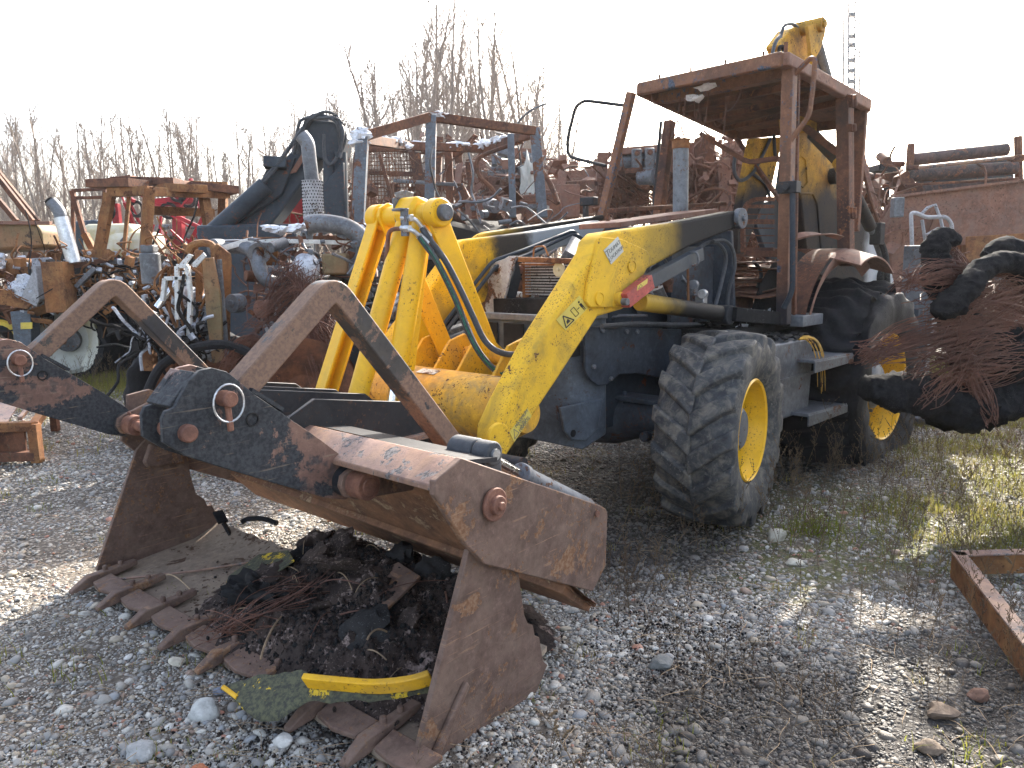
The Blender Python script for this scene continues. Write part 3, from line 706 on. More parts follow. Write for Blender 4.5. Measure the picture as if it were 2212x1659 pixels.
# clam cylinder at the right-hand end
CY = part('clam_cylinder', LD)
a_, b_, c_ = V((2.107, 1.21, 0.826)), V((1.901, 1.175, 0.708)), V((1.61, 1.135, 0.552))
MB().cyl(a_, b_, 0.020, n=20).build('rod', 'chrome', CY)
MB().cyl(b_ - (c_ - b_).normalized() * 0.02, b_ + (c_ - b_).normalized() * 0.015, 0.044, n=24).cyl(b_, c_ + (c_ - b_) * 0.5, 0.038, n=24).build('barrel', 'steel', CY, bevel=0.003)
h = V((2.142, 1.182, 0.844)); hk = MB(); hk.cyl(h - LAT * 0.075, h + LAT * 0.03, 0.046, n=26); hk.cyl(h - LAT * 0.09, h + LAT * 0.045, 0.016, n=12); hk.build('rod_eye', 'hose', CY, bevel=0.006)
h2 = V((2.148, 1.253, 0.852)); mbx = MB(); mbx.cyl(h2 - LAT * 0.03, h2 + LAT * 0.035, 0.040, n=26); mbx.box(h2 - V((0, 0, 0.05)), (0.08, 0.06, 0.10)); mbx.build('clevis', 'hose', CY, bevel=0.006)
MB().cyl(h2 + LAT * 0.03, h2 + LAT * 0.045, 0.018, n=14).build('pin', 'zinc', CY)
# folded forks
def fork(dy, nm):
    F = part(nm, LD); o = LAT * dy
    pl = [V(p) for p in ((2.978, 0.83, 1.039), (2.98, 0.83, 0.974), (2.918, 0.826, 0.922), (2.714, 0.811, 0.814), (2.458, 0.793, 0.684), (2.38, 0.788, 0.658), (2.323, 0.784, 0.671), (2.316, 0.783, 0.715), (2.365, 0.787, 0.796), (2.463, 0.794, 0.882), (2.695, 0.81, 1.069), (2.742, 0.813, 1.115), (2.778, 0.816, 1.147), (2.821, 0.819, 1.163), (2.859, 0.821, 1.159), (2.893, 0.824, 1.134), (2.94, 0.827, 1.065), (2.966, 0.829, 1.059))]
    MB().plate([p + o for p in pl], 0.018, LAT).build('cheek_plate', 'plate', F, bevel=0.002)
    MB().plate([p + o - LAT * 0.12 for p in pl], 0.018, LAT).build('cheek_plate', 'plate', F, bevel=0.002)
    a, b = V((2.86, 0.821, 1.151)) + o, V((2.941, 0.827, 1.062)) + o
    MB().plate([a - LAT * 0.012, b - LAT * 0.012, b - LAT * 0.15, a - LAT * 0.15], 0.016).build('bridge_plate', 'plate', F, bevel=0.003)
    t = MB(); pts = rounded([V((2.733, 0.752, 1.057)) + o, V((2.353, 0.726, 1.378)) + o, V((1.77, 0.685, 0.693)) + o], 0.055, 6)
    swp(t, pts, 0.084, 0.078, LAT); t.build('tine', 'tine', F, bevel=0.006)
    e1 = V((2.591, 0.803, 1.003)) + o; e2 = V((2.694, 0.81, 1.08)) + o
    MB().beam(e1 - LAT * 0.05, e2 - LAT * 0.05, 0.10, 0.012).build('spacer', 'plate', F)
    c = V((2.795, 0.827, 1.071)) + o; p = MB(); p.cyl(c - LAT * 0.16, c + LAT * 0.045, 0.024, n=20); p.beam(c + LAT * 0.02, c + LAT * 0.03 - V((0, 0, 0.095)) , 0.018, 0.012, LAT); p.build('lock_pin', 'pin', F, bevel=0.004)
    MB().tube(ringpts(c + LAT * 0.03 - V((0, 0, 0.012)), 0.048, LAT, 22, sq=1.15), 0.0034, 6).build('lynch_ring', 'zinc', F)
    c = V((2.913, 0.835, 0.989)) + o; MB().cyl(c - LAT * 0.17, c + LAT * 0.022, 0.026, n=20).build('cross_pin', 'pin', F, bevel=0.005)
    c = V((2.706, 0.821, 0.993)) + o; MB().lathe([(0.0, 0.021), (0.004, 0.021), (0.004, 0.017), (-0.02, 0.017), (-0.02, 0.001)], c, LAT, 20).build('bore', 'char', F)
    c = V((2.373, 0.868, 0.727)) + o; b = MB(); b.cyl(c - LAT * 0.1, c - LAT * 0.035, 0.052, n=28); b.build('washer', 'black', F, bevel=0.004)
    b = MB(); b.cyl(c - LAT * 0.03, c + LAT * 0.06, 0.047, n=32); b.cyl(c, c + LAT * 0.066, 0.030, n=28); b.cyl(c + V((0, 0, 0.035)), c + V((0.01, 0, 0.062)), 0.008, n=8); b.build('hub', 'pin', F, bevel=0.004)
    return F
fork(0, 'folded_fork'); fork(-1.65, 'folded_fork')
c0 = V((2.373, 0.868, 0.727)); MB().cyl(c0 - LAT * 1.72, c0 - LAT * 0.2, 0.024, n=24).build('fork_shaft', 'pin', LD)

# quick-hitch frame behind the jaw
QH = part('hitch_frame', LD)
for yy in (-0.62, -0.30, -0.08, 0.30):
    MB().plate([bf(2.42, yy, 0.90), bf(2.30, yy, 0.955), bf(1.75, yy, 0.86), bf(1.45, yy, 0.62), bf(1.55, yy, 0.45), bf(2.2, yy, 0.62)], 0.02, LAT).build('hitch_plate', 'black', QH, bevel=0.003)
MB().cyl(bf(1.62, -0.75, 0.62), bf(1.62, 0.75, 0.62), 0.035, n=20).build('cross_tube', 'black', QH)
MB().beam(bf(1.9, -0.6, 0.72), bf(1.9, 0.35, 0.72), 0.5, 0.02).build('deck_plate', 'beam', QH)

# loader arms
def arm(side, name, mat):
    A = part(name, LD)
    base = [V(p) for p in ((0.718, 0.64, 1.579), (0.129, 0.64, 1.638), (-0.596, 0.64, 1.728), (-0.649, 0.64, 1.708), (-0.658, 0.64, 1.661), (-0.602, 0.64, 1.627), (-0.089, 0.64, 1.518), (0.215, 0.64, 1.434), (0.47, 0.64, 1.362), (0.554, 0.64, 1.2), (0.773, 0.64, 1.174), (1.063, 0.64, 0.916), (1.351, 0.64, 0.669), (1.445, 0.64, 0.588), (1.513, 0.64, 0.616), (1.498, 0.64, 0.737), (1.427, 0.64, 0.836), (1.22, 0.64, 1.081), (0.975, 0.64, 1.319), (0.806, 0.64, 1.485), (0.781, 0.64, 1.54))]
    o = V((0, 0, 0)) if side > 0 else V((-0.10, -1.12, 0.0))
    for_thick = [p + o - V((0, 0.06, 0)) for p in base]
    MB().plate(for_thick, 0.12, (0, 1, 0)).build('boom', mat, A, bevel=0.014)
    return A, o
AL, _ = arm(1, 'loader_arm', 'yellow_arm'); AL['label'] = 'left loader arm, yellow turning to black soot'
AR, oR = arm(-1, 'loader_arm', 'arm_burnt'); AR['label'] = 'right loader arm burnt black and ash white'
g = [(0.772, 0.65, 1.558), (0.606, 0.65, 1.55), (0.391, 0.65, 1.495), (0.357, 0.65, 1.467), (0.369, 0.65, 1.419), (0.556, 0.65, 1.208), (0.859, 0.65, 1.224), (0.891, 0.65, 1.252), (0.873, 0.65, 1.344)]
MB().plate(g, 0.022, (0, 1, 0)).build('gusset_plate', 'yellow_arm', AL, bevel=0.005)
for p in ((0.527, 0.665, 1.414), (0.795, 0.665, 1.264)):
    m = MB(); p = V(p); m.lathe([(-0.005, 0.034), (0.006, 0.033), (0.007, 0.028), (0.002, 0.026), (0.002, 0.001)], p, (0, 1, 0), 28); m.build('pin_cover', 'yellow_arm', AL)
c = V((-0.62, 0.65, 1.682)); m = MB(); m.cyl(c - V((0, 0.02, 0)), c + V((0, 0.02, 0)), 0.062, n=32); m.cyl(c, c + V((0, 0.035, 0)), 0.02, n=6); m.build('pivot_cap', 'steel', AL, bevel=0.005)
c = V((1.49, 0.645, 0.695)); m = MB(); m.cyl(c - V((0, 0.01, 0)), c + V((0, 0.012, 0)), 0.065, n=32); m.build('lower_boss', 'yellow_arm', AL, bevel=0.004)
# dealer plate and warning labels
sg = [V(p) for p in ((0.76, 0.663, 1.494), (0.644, 0.663, 1.561), (0.597, 0.663, 1.489), (0.7, 0.663, 1.426))]
SG = MB().plate(sg, 0.003).build('dealer_plate', 'sign', AL, bevel=0.001, label='small grey dealer plate reading TOUMAT LOCATION')
ce_ = (sg[0] + sg[1] + sg[2] + sg[3]) / 4; xd = (sg[1] - sg[0]).normalized(); yd = V((0, 1, 0)).cross(xd) * -1
yd = (sg[1] - sg[2]).normalized(); nrm = V((0, 1, 0))
if xd.cross(yd).dot(nrm) < 0: xd = -xd
L1 = (sg[1] - sg[0]).length; L2 = (sg[1] - sg[2]).length
textobj('OUMAT', SG, ce_ + nrm * 0.0022 + yd * L2 * 0.17 + xd * L1 * 0.10, xd, yd, L2 * 0.34, 'ink_grey')
textobj('OCATION', SG, ce_ + nrm * 0.0022 - yd * L2 * 0.22 + xd * L1 * 0.10, xd, yd, L2 * 0.30, 'ink_grey')
textobj('T', SG, ce_ + nrm * 0.0022 + yd * L2 * 0.14 - xd * L1 * 0.38, xd, yd, L2 * 0.62, 'ink_grey')
textobj('L', SG, ce_ + nrm * 0.0022 - yd * L2 * 0.24 - xd * L1 * 0.40, xd, yd, L2 * 0.42, 'ink_grey')
def decal(name, q, mat, parent, lift=0.0035):
    q = [V(p) for p in q]; o = MB().plate([p + nrm * lift * 0.3 for p in q], 0.0016).build(name, mat, parent)
    x = (q[1] - q[0]); y = (q[3] - q[0])
    def at(u, v): return q[0] + x * u + y * v + nrm * lift
    return o, at, x, y
# long warning label on the lower arm: crush triangle, machine, arrows, standing person
q = ((1.091, 0.641, 1.179), (0.921, 0.641, 1.284), (0.851, 0.641, 1.223), (1.025, 0.641, 1.125))
q = (q[3], q[2], q[1], q[0])
dc, at, ex, ey = decal('warning_label', q, 'label_yellow', AL)
def line(mb, pts, w=0.0035):
    for a, b in zip(pts[:-1], pts[1:]): mb.beam(a, b, w, 0.0008, nrm)
m = MB(); tri = [at(0.06, 0.12), at(0.40, 0.12), at(0.22, 0.88), at(0.06, 0.12)]; line(m, tri, 0.006)
line(m, [at(0.50, 0.2), at(0.50, 0.8), at(0.64, 0.8), at(0.64, 0.2), at(0.50, 0.2)], 0.003)
line(m, [at(0.68, 0.5), at(0.77, 0.5)], 0.004)
m.plate([at(0.16, 0.25), at(0.30, 0.25), at(0.27, 0.5), at(0.19, 0.42)], 0.0008, nrm)
m.plate([at(0.82, 0.35), at(0.90, 0.35), at(0.90, 0.66), at(0.82, 0.66)], 0.0008, nrm)
line(m, [at(0.84, 0.35), at(0.84, 0.1)], 0.004); line(m, [at(0.885, 0.35), at(0.885, 0.1)], 0.004)
hd = at(0.86, 0.8); m.cyl(hd, hd + nrm * 0.0008, 0.006, n=12)
m.build('pictogram', 'ink', dc)
q = ((1.385, 0.641, 0.655), (1.267, 0.641, 0.754), (1.294, 0.641, 0.796), (1.414, 0.641, 0.706))
dc, at, ex, ey = decal('load_label', q, 'label_yellow', AL)
m = MB(); line(m, [at(0.06, 0.15), at(0.30, 0.15), at(0.18, 0.8), at(0.06, 0.15)], 0.003); m.build('pictogram', 'ink_grey', dc)
textobj('MAXIMUM', dc, at(0.60, 0.78), ex, ey, 0.022, 'ink_grey'); textobj('S.W.L.', dc, at(0.60, 0.48), ex, ey, 0.020, 'ink_grey'); textobj('1000KG', dc, at(0.60, 0.2), ex, ey, 0.026, 'ink_grey')

# lift cylinder, safety strut
LC = part('lift_cylinder', LD)
MB().cyl((0.39, 0.62, 1.227), (-0.495, 0.62, 1.11), 0.048, n=28).build('barrel', 'yellow_arm', LC, bevel=0.004)
m = MB(); c = V((-0.484, 0.62, 1.105)); m.cyl(c - V((0, 0.06, 0)), c + V((0, 0.06, 0)), 0.06, n=26); m.build('rear_eye', 'black', LC, bevel=0.005)
m = MB(); c = V((0.637, 0.66, 1.256)); m.cyl(c - V((0, 0.06, 0)), c + V((0, 0.03, 0)), 0.034, n=24); m.beam(c, (0.57, 0.66, 1.23), 0.05, 0.05); m.build('front_eye', 'yellow_arm', LC, bevel=0.005)
ST = part('safety_strut', LD)
MB().beam((0.642, 0.7, 1.246), (0.425, 0.7, 1.335), 0.075, 0.055, (0, 1, 0)).build('red_channel', 'red', ST, bevel=0.003)
MB().beam((0.433, 0.7, 1.333), (-0.141, 0.66, 1.474), 0.072, 0.05, (0, 1, 0)).build('strut_tail', 'boom_dark', ST, bevel=0.003)
m = MB(); c = V((0.682, 0.74, 1.244)); m.cyl(c - V((0, 0.02, 0)), c + V((0, 0.012, 0)), 0.018, n=18); m.build('strut_pin', 'steel', ST, bevel=0.002)
q = ((0.572, 0.728, 1.294), (0.483, 0.728, 1.327), (0.48, 0.728, 1.351), (0.568, 0.728, 1.319))
dc, at, ex, ey = decal('strut_label', q, 'label_yellow', ST, 0.002); m = MB(); line(m, [at(0.1, 0.15), at(0.5, 0.15), at(0.3, 0.85), at(0.1, 0.15)], 0.002); m.build('pictogram', 'ink', dc)
MB().tube(rounded([V(p) for p in ((0.02, 0.67, 1.406), (-0.032, 0.72, 1.412), (-0.009, 0.72, 1.481), (-0.016, 0.67, 1.482))], 0.03), 0.007, 7).build('strut_handle', 'steel', ST)

# torque tube with lugs
TT = part('torque_tube', LD)
c = V((1.192, 0, 0.736)); c.y = 0
m = MB(); m.lathe([(-0.60, 0.001), (-0.60, 0.165)] + [(-0.5 + k * 0.09, 0.165) for k in range(10)] + [(0.37, 0.165), (0.41, 0.155), (0.55, 0.085), (0.55, 0.001)], c, (0, 1, 0), 56); m.build('tube', 'tube_yellow', TT)
for yy in (-0.36, -0.14, 0.04, 0.30):
    MB().plate([(c.x + 0.0, yy, c.z + 0.14), (c.x - 0.13, yy, c.z + 0.30), (c.x - 0.24, yy, c.z + 0.33), (c.x - 0.36, yy, c.z + 0.24), (c.x - 0.34, yy, c.z + 0.13), (c.x - 0.15, yy, c.z + 0.0)], 0.02, (0, 1, 0)).build('lug', 'yellow', TT, bevel=0.004)
pv = V((c.x - 0.25, 0, c.z + 0.22))
MB().cyl((pv.x, -0.38, pv.z), (pv.x, 0.34, pv.z), 0.040, n=24).build('pivot_tube', 'tube_yellow', TT)
m = MB(); m.cyl((pv.x, 0.31, pv.z), (pv.x, 0.36, pv.z), 0.026, n=20); m.build('pivot_pin', 'steel', TT, bevel=0.003)
q = [V(p) for p in ((1.338, 0, 0.934), (1.254, 0, 0.903), (1.238, 0, 0.913), (1.314, 0, 0.938))]
tl = c + V((0.05, -0.1, 0.158)); MB().plate([tl + V(d) for d in ((0.03, -0.07, -0.008), (0.03, 0.07, -0.008), (-0.02, 0.07, 0.006), (-0.02, -0.07, 0.006))], 0.003).build('white_label', 'white', TT)

# tilt linkage tower
TL = part('tilt_linkage', LD); TL['label'] = 'bright yellow tilt linkage standing in a peak'
hx, hz = 1.31, 1.685
def hp(y): return V((hx, y, hz))
MB().cyl(hp(-0.36), hp(0.10), 0.052, n=28).build('head_tube', 'yellow_clean', TL, bevel=0.006)
m = MB(); m.cyl(hp(0.05), hp(0.125), 0.070, n=32); m.build('head_boss', 'yellow_clean', TL, bevel=0.01)
MB().cyl(hp(0.12), hp(0.16), 0.040, n=28).build('head_pin', 'steel', TL, bevel=0.006)
m = MB(); m.cyl(hp(-0.42), hp(-0.34), 0.068, n=28); m.build('head_boss', 'yellow_clean', TL, bevel=0.01)
def lever(y, name='lever'):
    top_ = V((hx, y, hz)); bt = V((pv.x, y, pv.z)); d = (bt - top_).normalized(); nn = V((0, 1, 0)).cross(d)
    w1, w2 = 0.062, 0.052
    pts = [top_ + nn * w1 - d * 0.03, top_ + nn * w1 * 0.5 - d * 0.065, top_ - nn * w1 * 0.5 - d * 0.065, top_ - nn * w1 - d * 0.03, bt - nn * w2 + d * 0.03, bt - nn * w2 * .5 + d * 0.06, bt + nn * w2 * .5 + d * 0.06, bt + nn * w2 + d * 0.03]
    MB().plate(pts, 0.022, (0, 1, 0)).build(name, 'yellow_clean', TL, bevel=0.004)
lever(0.065); lever(-0.30)
bA = V((1.735, -0.12, 0.67)); bC = V((1.735, -0.42, 0.69)); bB = V((1.60, 0.0, 0.64))
m = MB(); m.cyl(hp(-0.14), bA, 0.050, n=32); m.build('link_tube', 'yellow_clean', TL)
m = MB(); d = (bB - hp(-0.02)); e = hp(-0.02) + d * 0.72
m.cyl(hp(-0.02), e, 0.050, n=32); m.build('cylinder_barrel', 'yellow_clean', TL, bevel=0.003)
MB().cyl(e - d * 0.01, bB, 0.027, n=28).build('chrome_rod', 'chrome', TL)
m = MB(); d2 = (hp(-0.02) + V((0, 0, -0.05))); m.beam(hp(-0.06) + V((-0.04, 0, 0)), e + V((-0.05, 0, 0)), 0.075, 0.05); m.build('barrel_flat', 'yellow_clean', TL, bevel=0.004)
dd = (bC - hp(-0.40)).normalized()
m = MB(); m.beam(hp(-0.40), bC, 0.014, 0.085, (1, 0, 0)); sv = dd.cross(V((0, 1, 0))).normalized()
m.beam(hp(-0.362) + sv * 0.036, bC + V((0, 0.038, 0)) + sv * 0.036, 0.075, 0.014, sv); m.beam(hp(-0.362) - sv * 0.036, bC + V((0, 0.038, 0)) - sv * 0.036, 0.075, 0.014, sv)
m.build('channel_link', 'yellow_clean', TL, bevel=0.003)
m = MB(); m.plate([hp(-0.10) + V((-0.07, 0, -0.02)), hp(-0.10) + V((-0.05, 0, 0.075)), hp(-0.10) + V((0.03, 0, 0.09)), hp(-0.10) + V((0.08, 0, 0.02)), hp(-0.10) + V((0.05, 0, -0.08))], 0.15, (0, 1, 0)); m.build('head_casting', 'yellow_clean', TL, bevel=0.02)
m = MB(); a = hp(-0.16); m.path([a + V((0.04, 0, -0.03)), a + V((0.055, 0, 0.085)), a + V((0.0, 0, 0.10)), a + V((-0.05, 0, 0.09))], 0.05, 0.008, (0, 1, 0)); m.build('strap', 'steel', TL, bevel=0.002)
m = MB(); f = V((1.444, 0, 1.642)); m.box(f, (0.012, 0.05, 0.13)); m.box(f + V((0, -0.03, 0.06)), (0.05, 0.07, 0.012)); m.build('fitting_plate', 'steel', TL, bevel=0.002)
for pts in (((1.45, -0.02, 1.662), (1.431, 0.02, 1.661), (1.408, 0.04, 1.654), (1.373, 0.05, 1.611)), ((1.452, -0.02, 1.617), (1.445, 0.02, 1.611), (1.433, 0.05, 1.601), (1.403, 0.06, 1.573))):
    MB().tube(pts, 0.011, 10, smooth=0.03).build('elbow', 'zinc', TL)
    e1, e0 = V(pts[3]), V(pts[2]); dr = (e1 - e0).normalized(); MB().cyl(e1 - dr * 0.01, e1 + dr * 0.05, 0.0175, n=12).build('ferrule', 'zinc', TL, bevel=0.002)
    b0 = V(pts[1]); MB().cyl(b0 - V((0, 0.02, 0)), b0 + V((0, 0.02, 0)), 0.018, n=6).build('hex_nut', 'zinc', TL, bevel=0.002)
h1 = catmull([(1.379, 0.05, 1.615), (1.363, 0.07, 1.571), (1.3, 0.12, 1.458), (1.239, 0.16, 1.312), (1.203, 0.2, 1.189), (1.179, 0.25, 1.076), (1.145, 0.3, 1.019), (1.086, 0.35, 0.997), (1.014, 0.42, 1.008)], 6)
MB().tube(h1, 0.0155, 12).build('hose', 'hose', TL)
h2 = catmull([(1.409, 0.06, 1.578), (1.393, 0.07, 1.549), (1.341, 0.1, 1.461), (1.273, 0.15, 1.282), (1.233, 0.19, 1.125), (1.2, 0.24, 1.009), (1.14, 0.28, 0.923), (1.093, 0.32, 0.896), (1.061, 0.4, 0.92)], 6)
MB().tube(h2, 0.0155, 12).build('hose', 'hose', TL)
MB().tube([p + V((0.012, 0.011, 0.003)) for p in h2[4:]], 0.006, 6).build('hose_print_stripe', 'hose_green', TL)
MB().tube(catmull([(1.421, -0.06, 1.615), (1.442, -0.12, 1.603), (1.441, -0.15, 1.515), (1.437, -0.2, 1.31), (1.465, -0.22, 1.149)], 5), 0.011, 8).build('return_pipe', 'pin', TL)
m = MB(); 
for w_i in (0, 1):
    m.tube(rounded([V((-0.418, -0.42, 1.58)) + V((0, 0.03 * w_i, 0)), V((-0.338, -0.42, 1.651)) + V((0, 0.0, -0.02 * w_i)), V((0.139, -0.42, 1.524)) + V((0, 0.03 * w_i, -0.03 * w_i)), V((0.444, -0.42, 1.453)) + V((0, 0.03 * w_i, -0.03 * w_i)), V((0.596, -0.42, 1.323)) + V((0, 0.03 * w_i, -0.03 * w_i)), V((1.044, -0.42, 0.928)) + V((0.0, 0.03 * w_i, -0.03 * w_i))], 0.05), 0.012, 8)
m.build('arm_pipes', 'boom_dark', AR)
m = MB(); m.tube(rounded([V((-0.856, -0.58, 1.756)), V((0.418, -0.58, 1.608)), V((0.539, -0.58, 1.509)), V((0.701, -0.58, 1.248)), V((0.819, -0.58, 1.033))], 0.08), 0.02, 10); m.build('top_pipe', 'yellow_arm', AR)
# ------------------------------------------------------------------ loader: chassis, nose, engine bay
CH = part('chassis', LD)
MB().box((-1.2, 0.0, 0.72), (3.0, 0.56, 0.5)).build('frame_rail', 'boom_dark', CH, bevel=0.01)
MB().box((-1.35, 0.0, 0.99), (1.9, 1.36, 0.05)).build('floor_deck', 'char', CH, bevel=0.005)
def xrow(pts): return [V(p) for p in pts]
# nose: a folded panel that wraps from the front face round to the left side
zt, zb = 1.13, 0.50
prof = [(0.66, -0.36), (0.70, -0.1), (0.68, 0.10), (0.62, 0.24), (0.50, 0.32), (0.32, 0.345)]
def nosez(k, top):
    return top
lowz = [0.48, 0.46, 0.46, 0.44, 0.40, 0.46]
m = MB(); vs = []
for (x, y), lz in zip(prof, lowz): vs += [(x, y, lz), (x, y, 0.93), (x, y, zt)]
inn = [(v[0] - 0.03, v[1] - 0.02, v[2]) for v in vs]; n = len(vs)
fs = [(i * 3 + j, i * 3 + j + 1, i * 3 + j + 4, i * 3 + j + 3) for i in range(5) for j in range(2)]
m.add(vs + inn, fs + [tuple(q + n for q in reversed(f)) for f in fs] + [(i * 3 + 2, i * 3 + 5, i * 3 + 5 + n, i * 3 + 2 + n) for i in range(5)] + [(i * 3, i * 3 + n, i * 3 + 3 + n, i * 3 + 3) for i in range(5)] + [(15, 15 + n, 16 + n, 16), (16, 16 + n, 17 + n, 17)])
NS = m.build('nose_panel', 'grey', CH, bevel=0.008, smooth=50)
MB().beam((0.70, -0.38, 1.145), (0.70, 0.20, 1.145), 0.05, 0.035).beam((0.70, 0.20, 1.145), (0.34, 0.36, 1.145), 0.05, 0.035).build('top_rail', 'steel', CH, bevel=0.004)
for (y0, y1, x) in ((-0.30, -0.12, 0.712), (-0.07, 0.08, 0.712)):
    MB().box((x, (y0 + y1) / 2, 1.04), (0.012, y1 - y0, 0.14)).build('mesh_grille', 'char', NS, bevel=0.003)
MB().plate([V(p) + V((0, 0.012, 0)) for p in ((0.749, 0.33, 1.05), (0.554, 0.33, 1.054), (0.543, 0.33, 0.937), (0.736, 0.33, 0.939))], 0.012, (0.3, 1, 0)).build('mesh_grille', 'char', NS, bevel=0.003)
m = MB(); m.plate([(0.72, 0.34, 0.677), (0.684, 0.34, 0.545), (0.63, 0.34, 0.484), (0.509, 0.34, 0.457), (0.392, 0.34, 0.509), (0.349, 0.34, 0.675)], 0.02, (0, 1, 0)); m.build('towing_lug', 'grey', CH, bevel=0.006)
c = V((0.62, 0.352, 0.52)); MB().cyl(c - V((0, .003, 0)), c + V((0, 0.003, 0)), 0.02, n=20).build('bore', 'char', CH)
sp_ = [V(p) for p in ((0.556, 0.38, 1.099), (-0.569, 0.38, 0.997), (-0.583, 0.38, 0.641), (-0.181, 0.38, 0.732), (0.073, 0.38, 0.79), (0.251, 0.38, 0.803), (0.359, 0.38, 0.758), (0.444, 0.38, 0.763), (0.517, 0.38, 0.808), (0.557, 0.38, 0.866))]
MB().plate(sp_, 0.018, (0, 1, 0)).build('side_panel', 'grey_dark', CH, bevel=0.005)
for p in ((0.341, 0.392, 0.791), (0.418, 0.392, 1.067), (0.496, 0.392, 0.876), (0.194, 0.392, 1.044), (0.089, 0.392, 1.036)):
    c = V(p); MB().cyl(c, c + V((0, 0.014, 0)), 0.014, n=6).build('bolt', 'steel', CH, bevel=0.002)
# front axle casting
AX = part('front_axle', LD)
m = MB(); m.tube([(0.0, -0.75, 0.53), (0.0, -0.5, 0.53), (0.02, -0.2, 0.50), (0.02, 0.0, 0.48), (0.02, 0.2, 0.49), (0.02, 0.42, 0.53), (0.02, 0.62, 0.55), (0.02, 0.78, 0.53)], [0.10, 0.10, 0.13, 0.17, 0.155, 0.12, 0.095, 0.12], 20); m.build('axle_housing', 'grey_dark', AX, smooth=60)
m = MB(); m.box((0.06, 0.42, 0.64), (0.16, 0.44, 0.03)); m.cyl((0.12, 0.5, 0.44), (0.17, 0.5, 0.44), 0.03, n=16); m.cyl((0.1, 0.32, 0.6), (0.1, 0.32, 0.68), 0.015, n=8); m.build('steering_bracket', 'grey_dark', AX, bevel=0.008)
m = MB(); m.cyl((0.02, 0.2, 0.45), (0.1, 0.66, 0.47), 0.022, n=12); m.build('track_rod', 'steel', AX)
# engine bay
EB = part('engine_bay', LD)
MB().plate([(0.339, -0.62, 1.266), (0.242, -0.62, 1.441), (0.13, -0.62, 1.466), (0.086, -0.62, 1.484), (0.015, -0.62, 1.483), (0.052, -0.62, 1.426), (0.118, -0.62, 1.246), (0.192, -0.62, 1.097), (0.277, -0.62, 1.103), (0.336, -0.62, 1.207)], 0.02, (0, 1, 0)) if False else None
bp_ = [V(p) for p in ((0.42, -0.536, 1.271), (0.42, -0.44, 1.441), (0.42, -0.336, 1.465), (0.42, -0.297, 1.481), (0.42, -0.232, 1.48), (0.42, -0.268, 1.428), (0.42, -0.326, 1.262), (0.42, -0.393, 1.111), (0.42, -0.483, 1.108), (0.42, -0.534, 1.207))]
bkt = MB().plate(bp_, 0.02, (1, 0, 0)).build('radiator_bracket', 'white_burnt', EB, bevel=0.004)
c = V((0.433, -0.404, 1.408)); MB().cyl(c - V((.002, 0, 0)), c + V((0.002, 0, 0)), 0.022, n=20).build('bore', 'char', EB)
a = V((0.4, -0.251, 1.472)); MB().plate([a, V((0.4, -0.341, 1.261)), V((0.4, -0.33, 1.098)), V((0.3, -0.325, 1.348))], 0.012).build('bracket_fold', 'boom_dark', EB)
MB().beam((0.38, -0.321, 1.462), (0.38, 0.331, 1.437), 0.035, 0.03).build('top_bar', 'rust_orange', EB, bevel=0.003)
MB().beam((0.36, -0.282, 1.43), (0.36, 0.013, 1.425), 0.03, 0.012).build('inner_bar', 'rust_orange', EB, bevel=0.002)
# radiator core: fins one by one
cz0, cz1 = 1.24, 1.465; cy0, cy1 = -0.30, 0.16; cx = 0.26
m = MB(); m.box((cx - 0.03, (cy0 + cy1) / 2, (cz0 + cz1) / 2), (0.03, cy1 - cy0, cz1 - cz0)); m.build('core_back', 'char', EB)
for k in range(13):
    z = cz0 + 0.008 + k * (cz1 - cz0 - 0.01) / 12.5; m = MB(); m.box((cx, (cy0 + cy1) / 2, z), (0.05, cy1 - cy0, 0.008)); o = m.build('cooler_fin', 'fins', EB)
m = MB(); m.cyl((cx, cy0 - 0.02, cz0 - 0.05), (cx, cy0 - 0.02, cz1), 0.020, n=14)
for k in range(12): m.cyl((cx, cy0 - 0.0, cz0 + k * 0.019), (cx, cy0 + 0.018, cz0 + k * 0.019), 0.012, n=8)
m.build('header_pipe', 'rust_orange', EB)
m = MB(); m.cyl((cx + 0.0, cy0 - 0.04, 1.40), (cx + 0.10, cy0 - 0.06, 1.40), 0.028, n=18); m.build('hose_stub', 'pin', EB, bevel=0.003)
c = V((0.36, 0.044, 1.398)); m = MB(); m.cyl(c, c + V((0.012, 0, 0)), 0.043, n=28); m.cyl(c, c + V((0.02, 0, 0)), 0.010, n=8); m.build('lamp_back_disc', 'plastic_white', EB, bevel=0.003)
MB().cyl((0.2, -0.54, 1.25), (0.2, -0.318, 1.23), 0.018, n=14).build('white_pipe', 'white', EB)
m = MB(); m.beam((0.4, -0.416, 1.158), (0.4, 0.216, 1.177), 0.10, 0.135); m.build('charred_timber', 'char', EB, bevel=0.006)
m = MB(); m.tube(rounded([V(p) for p in ((0.3, -0.215, 1.473), (0.3, -0.206, 1.533), (0.3, -0.125, 1.537), (0.3, -0.093, 1.477))], 0.02), 0.006, 6); m.build('wire_handle', 'rust_orange', EB)
m = MB()
rr = random.Random(5)
for k in range(26):
    a = V((rr.uniform(-0.75, 0.15), rr.uniform(-0.34, 0.34), rr.uniform(1.15, 1.5)))
    if k % 3 == 0: m.box(a, (rr.uniform(.05, .2), rr.uniform(.05, .2), rr.uniform(.04, .15)), Euler((rr.random(), rr.random(), rr.random())).to_matrix())
    elif k % 3 == 1: m.cyl(a, a + V((rr.uniform(-.2, .2), rr.uniform(-.2, .2), rr.uniform(-.1, .1))), rr.uniform(.02, .06), n=12)
    else: m.tube(catmull([a + V((rr.uniform(-.2, .2), rr.uniform(-.2, .2), rr.uniform(-.12, .12))) for _ in range(4)], 4), rr.uniform(.007, .013), 6)
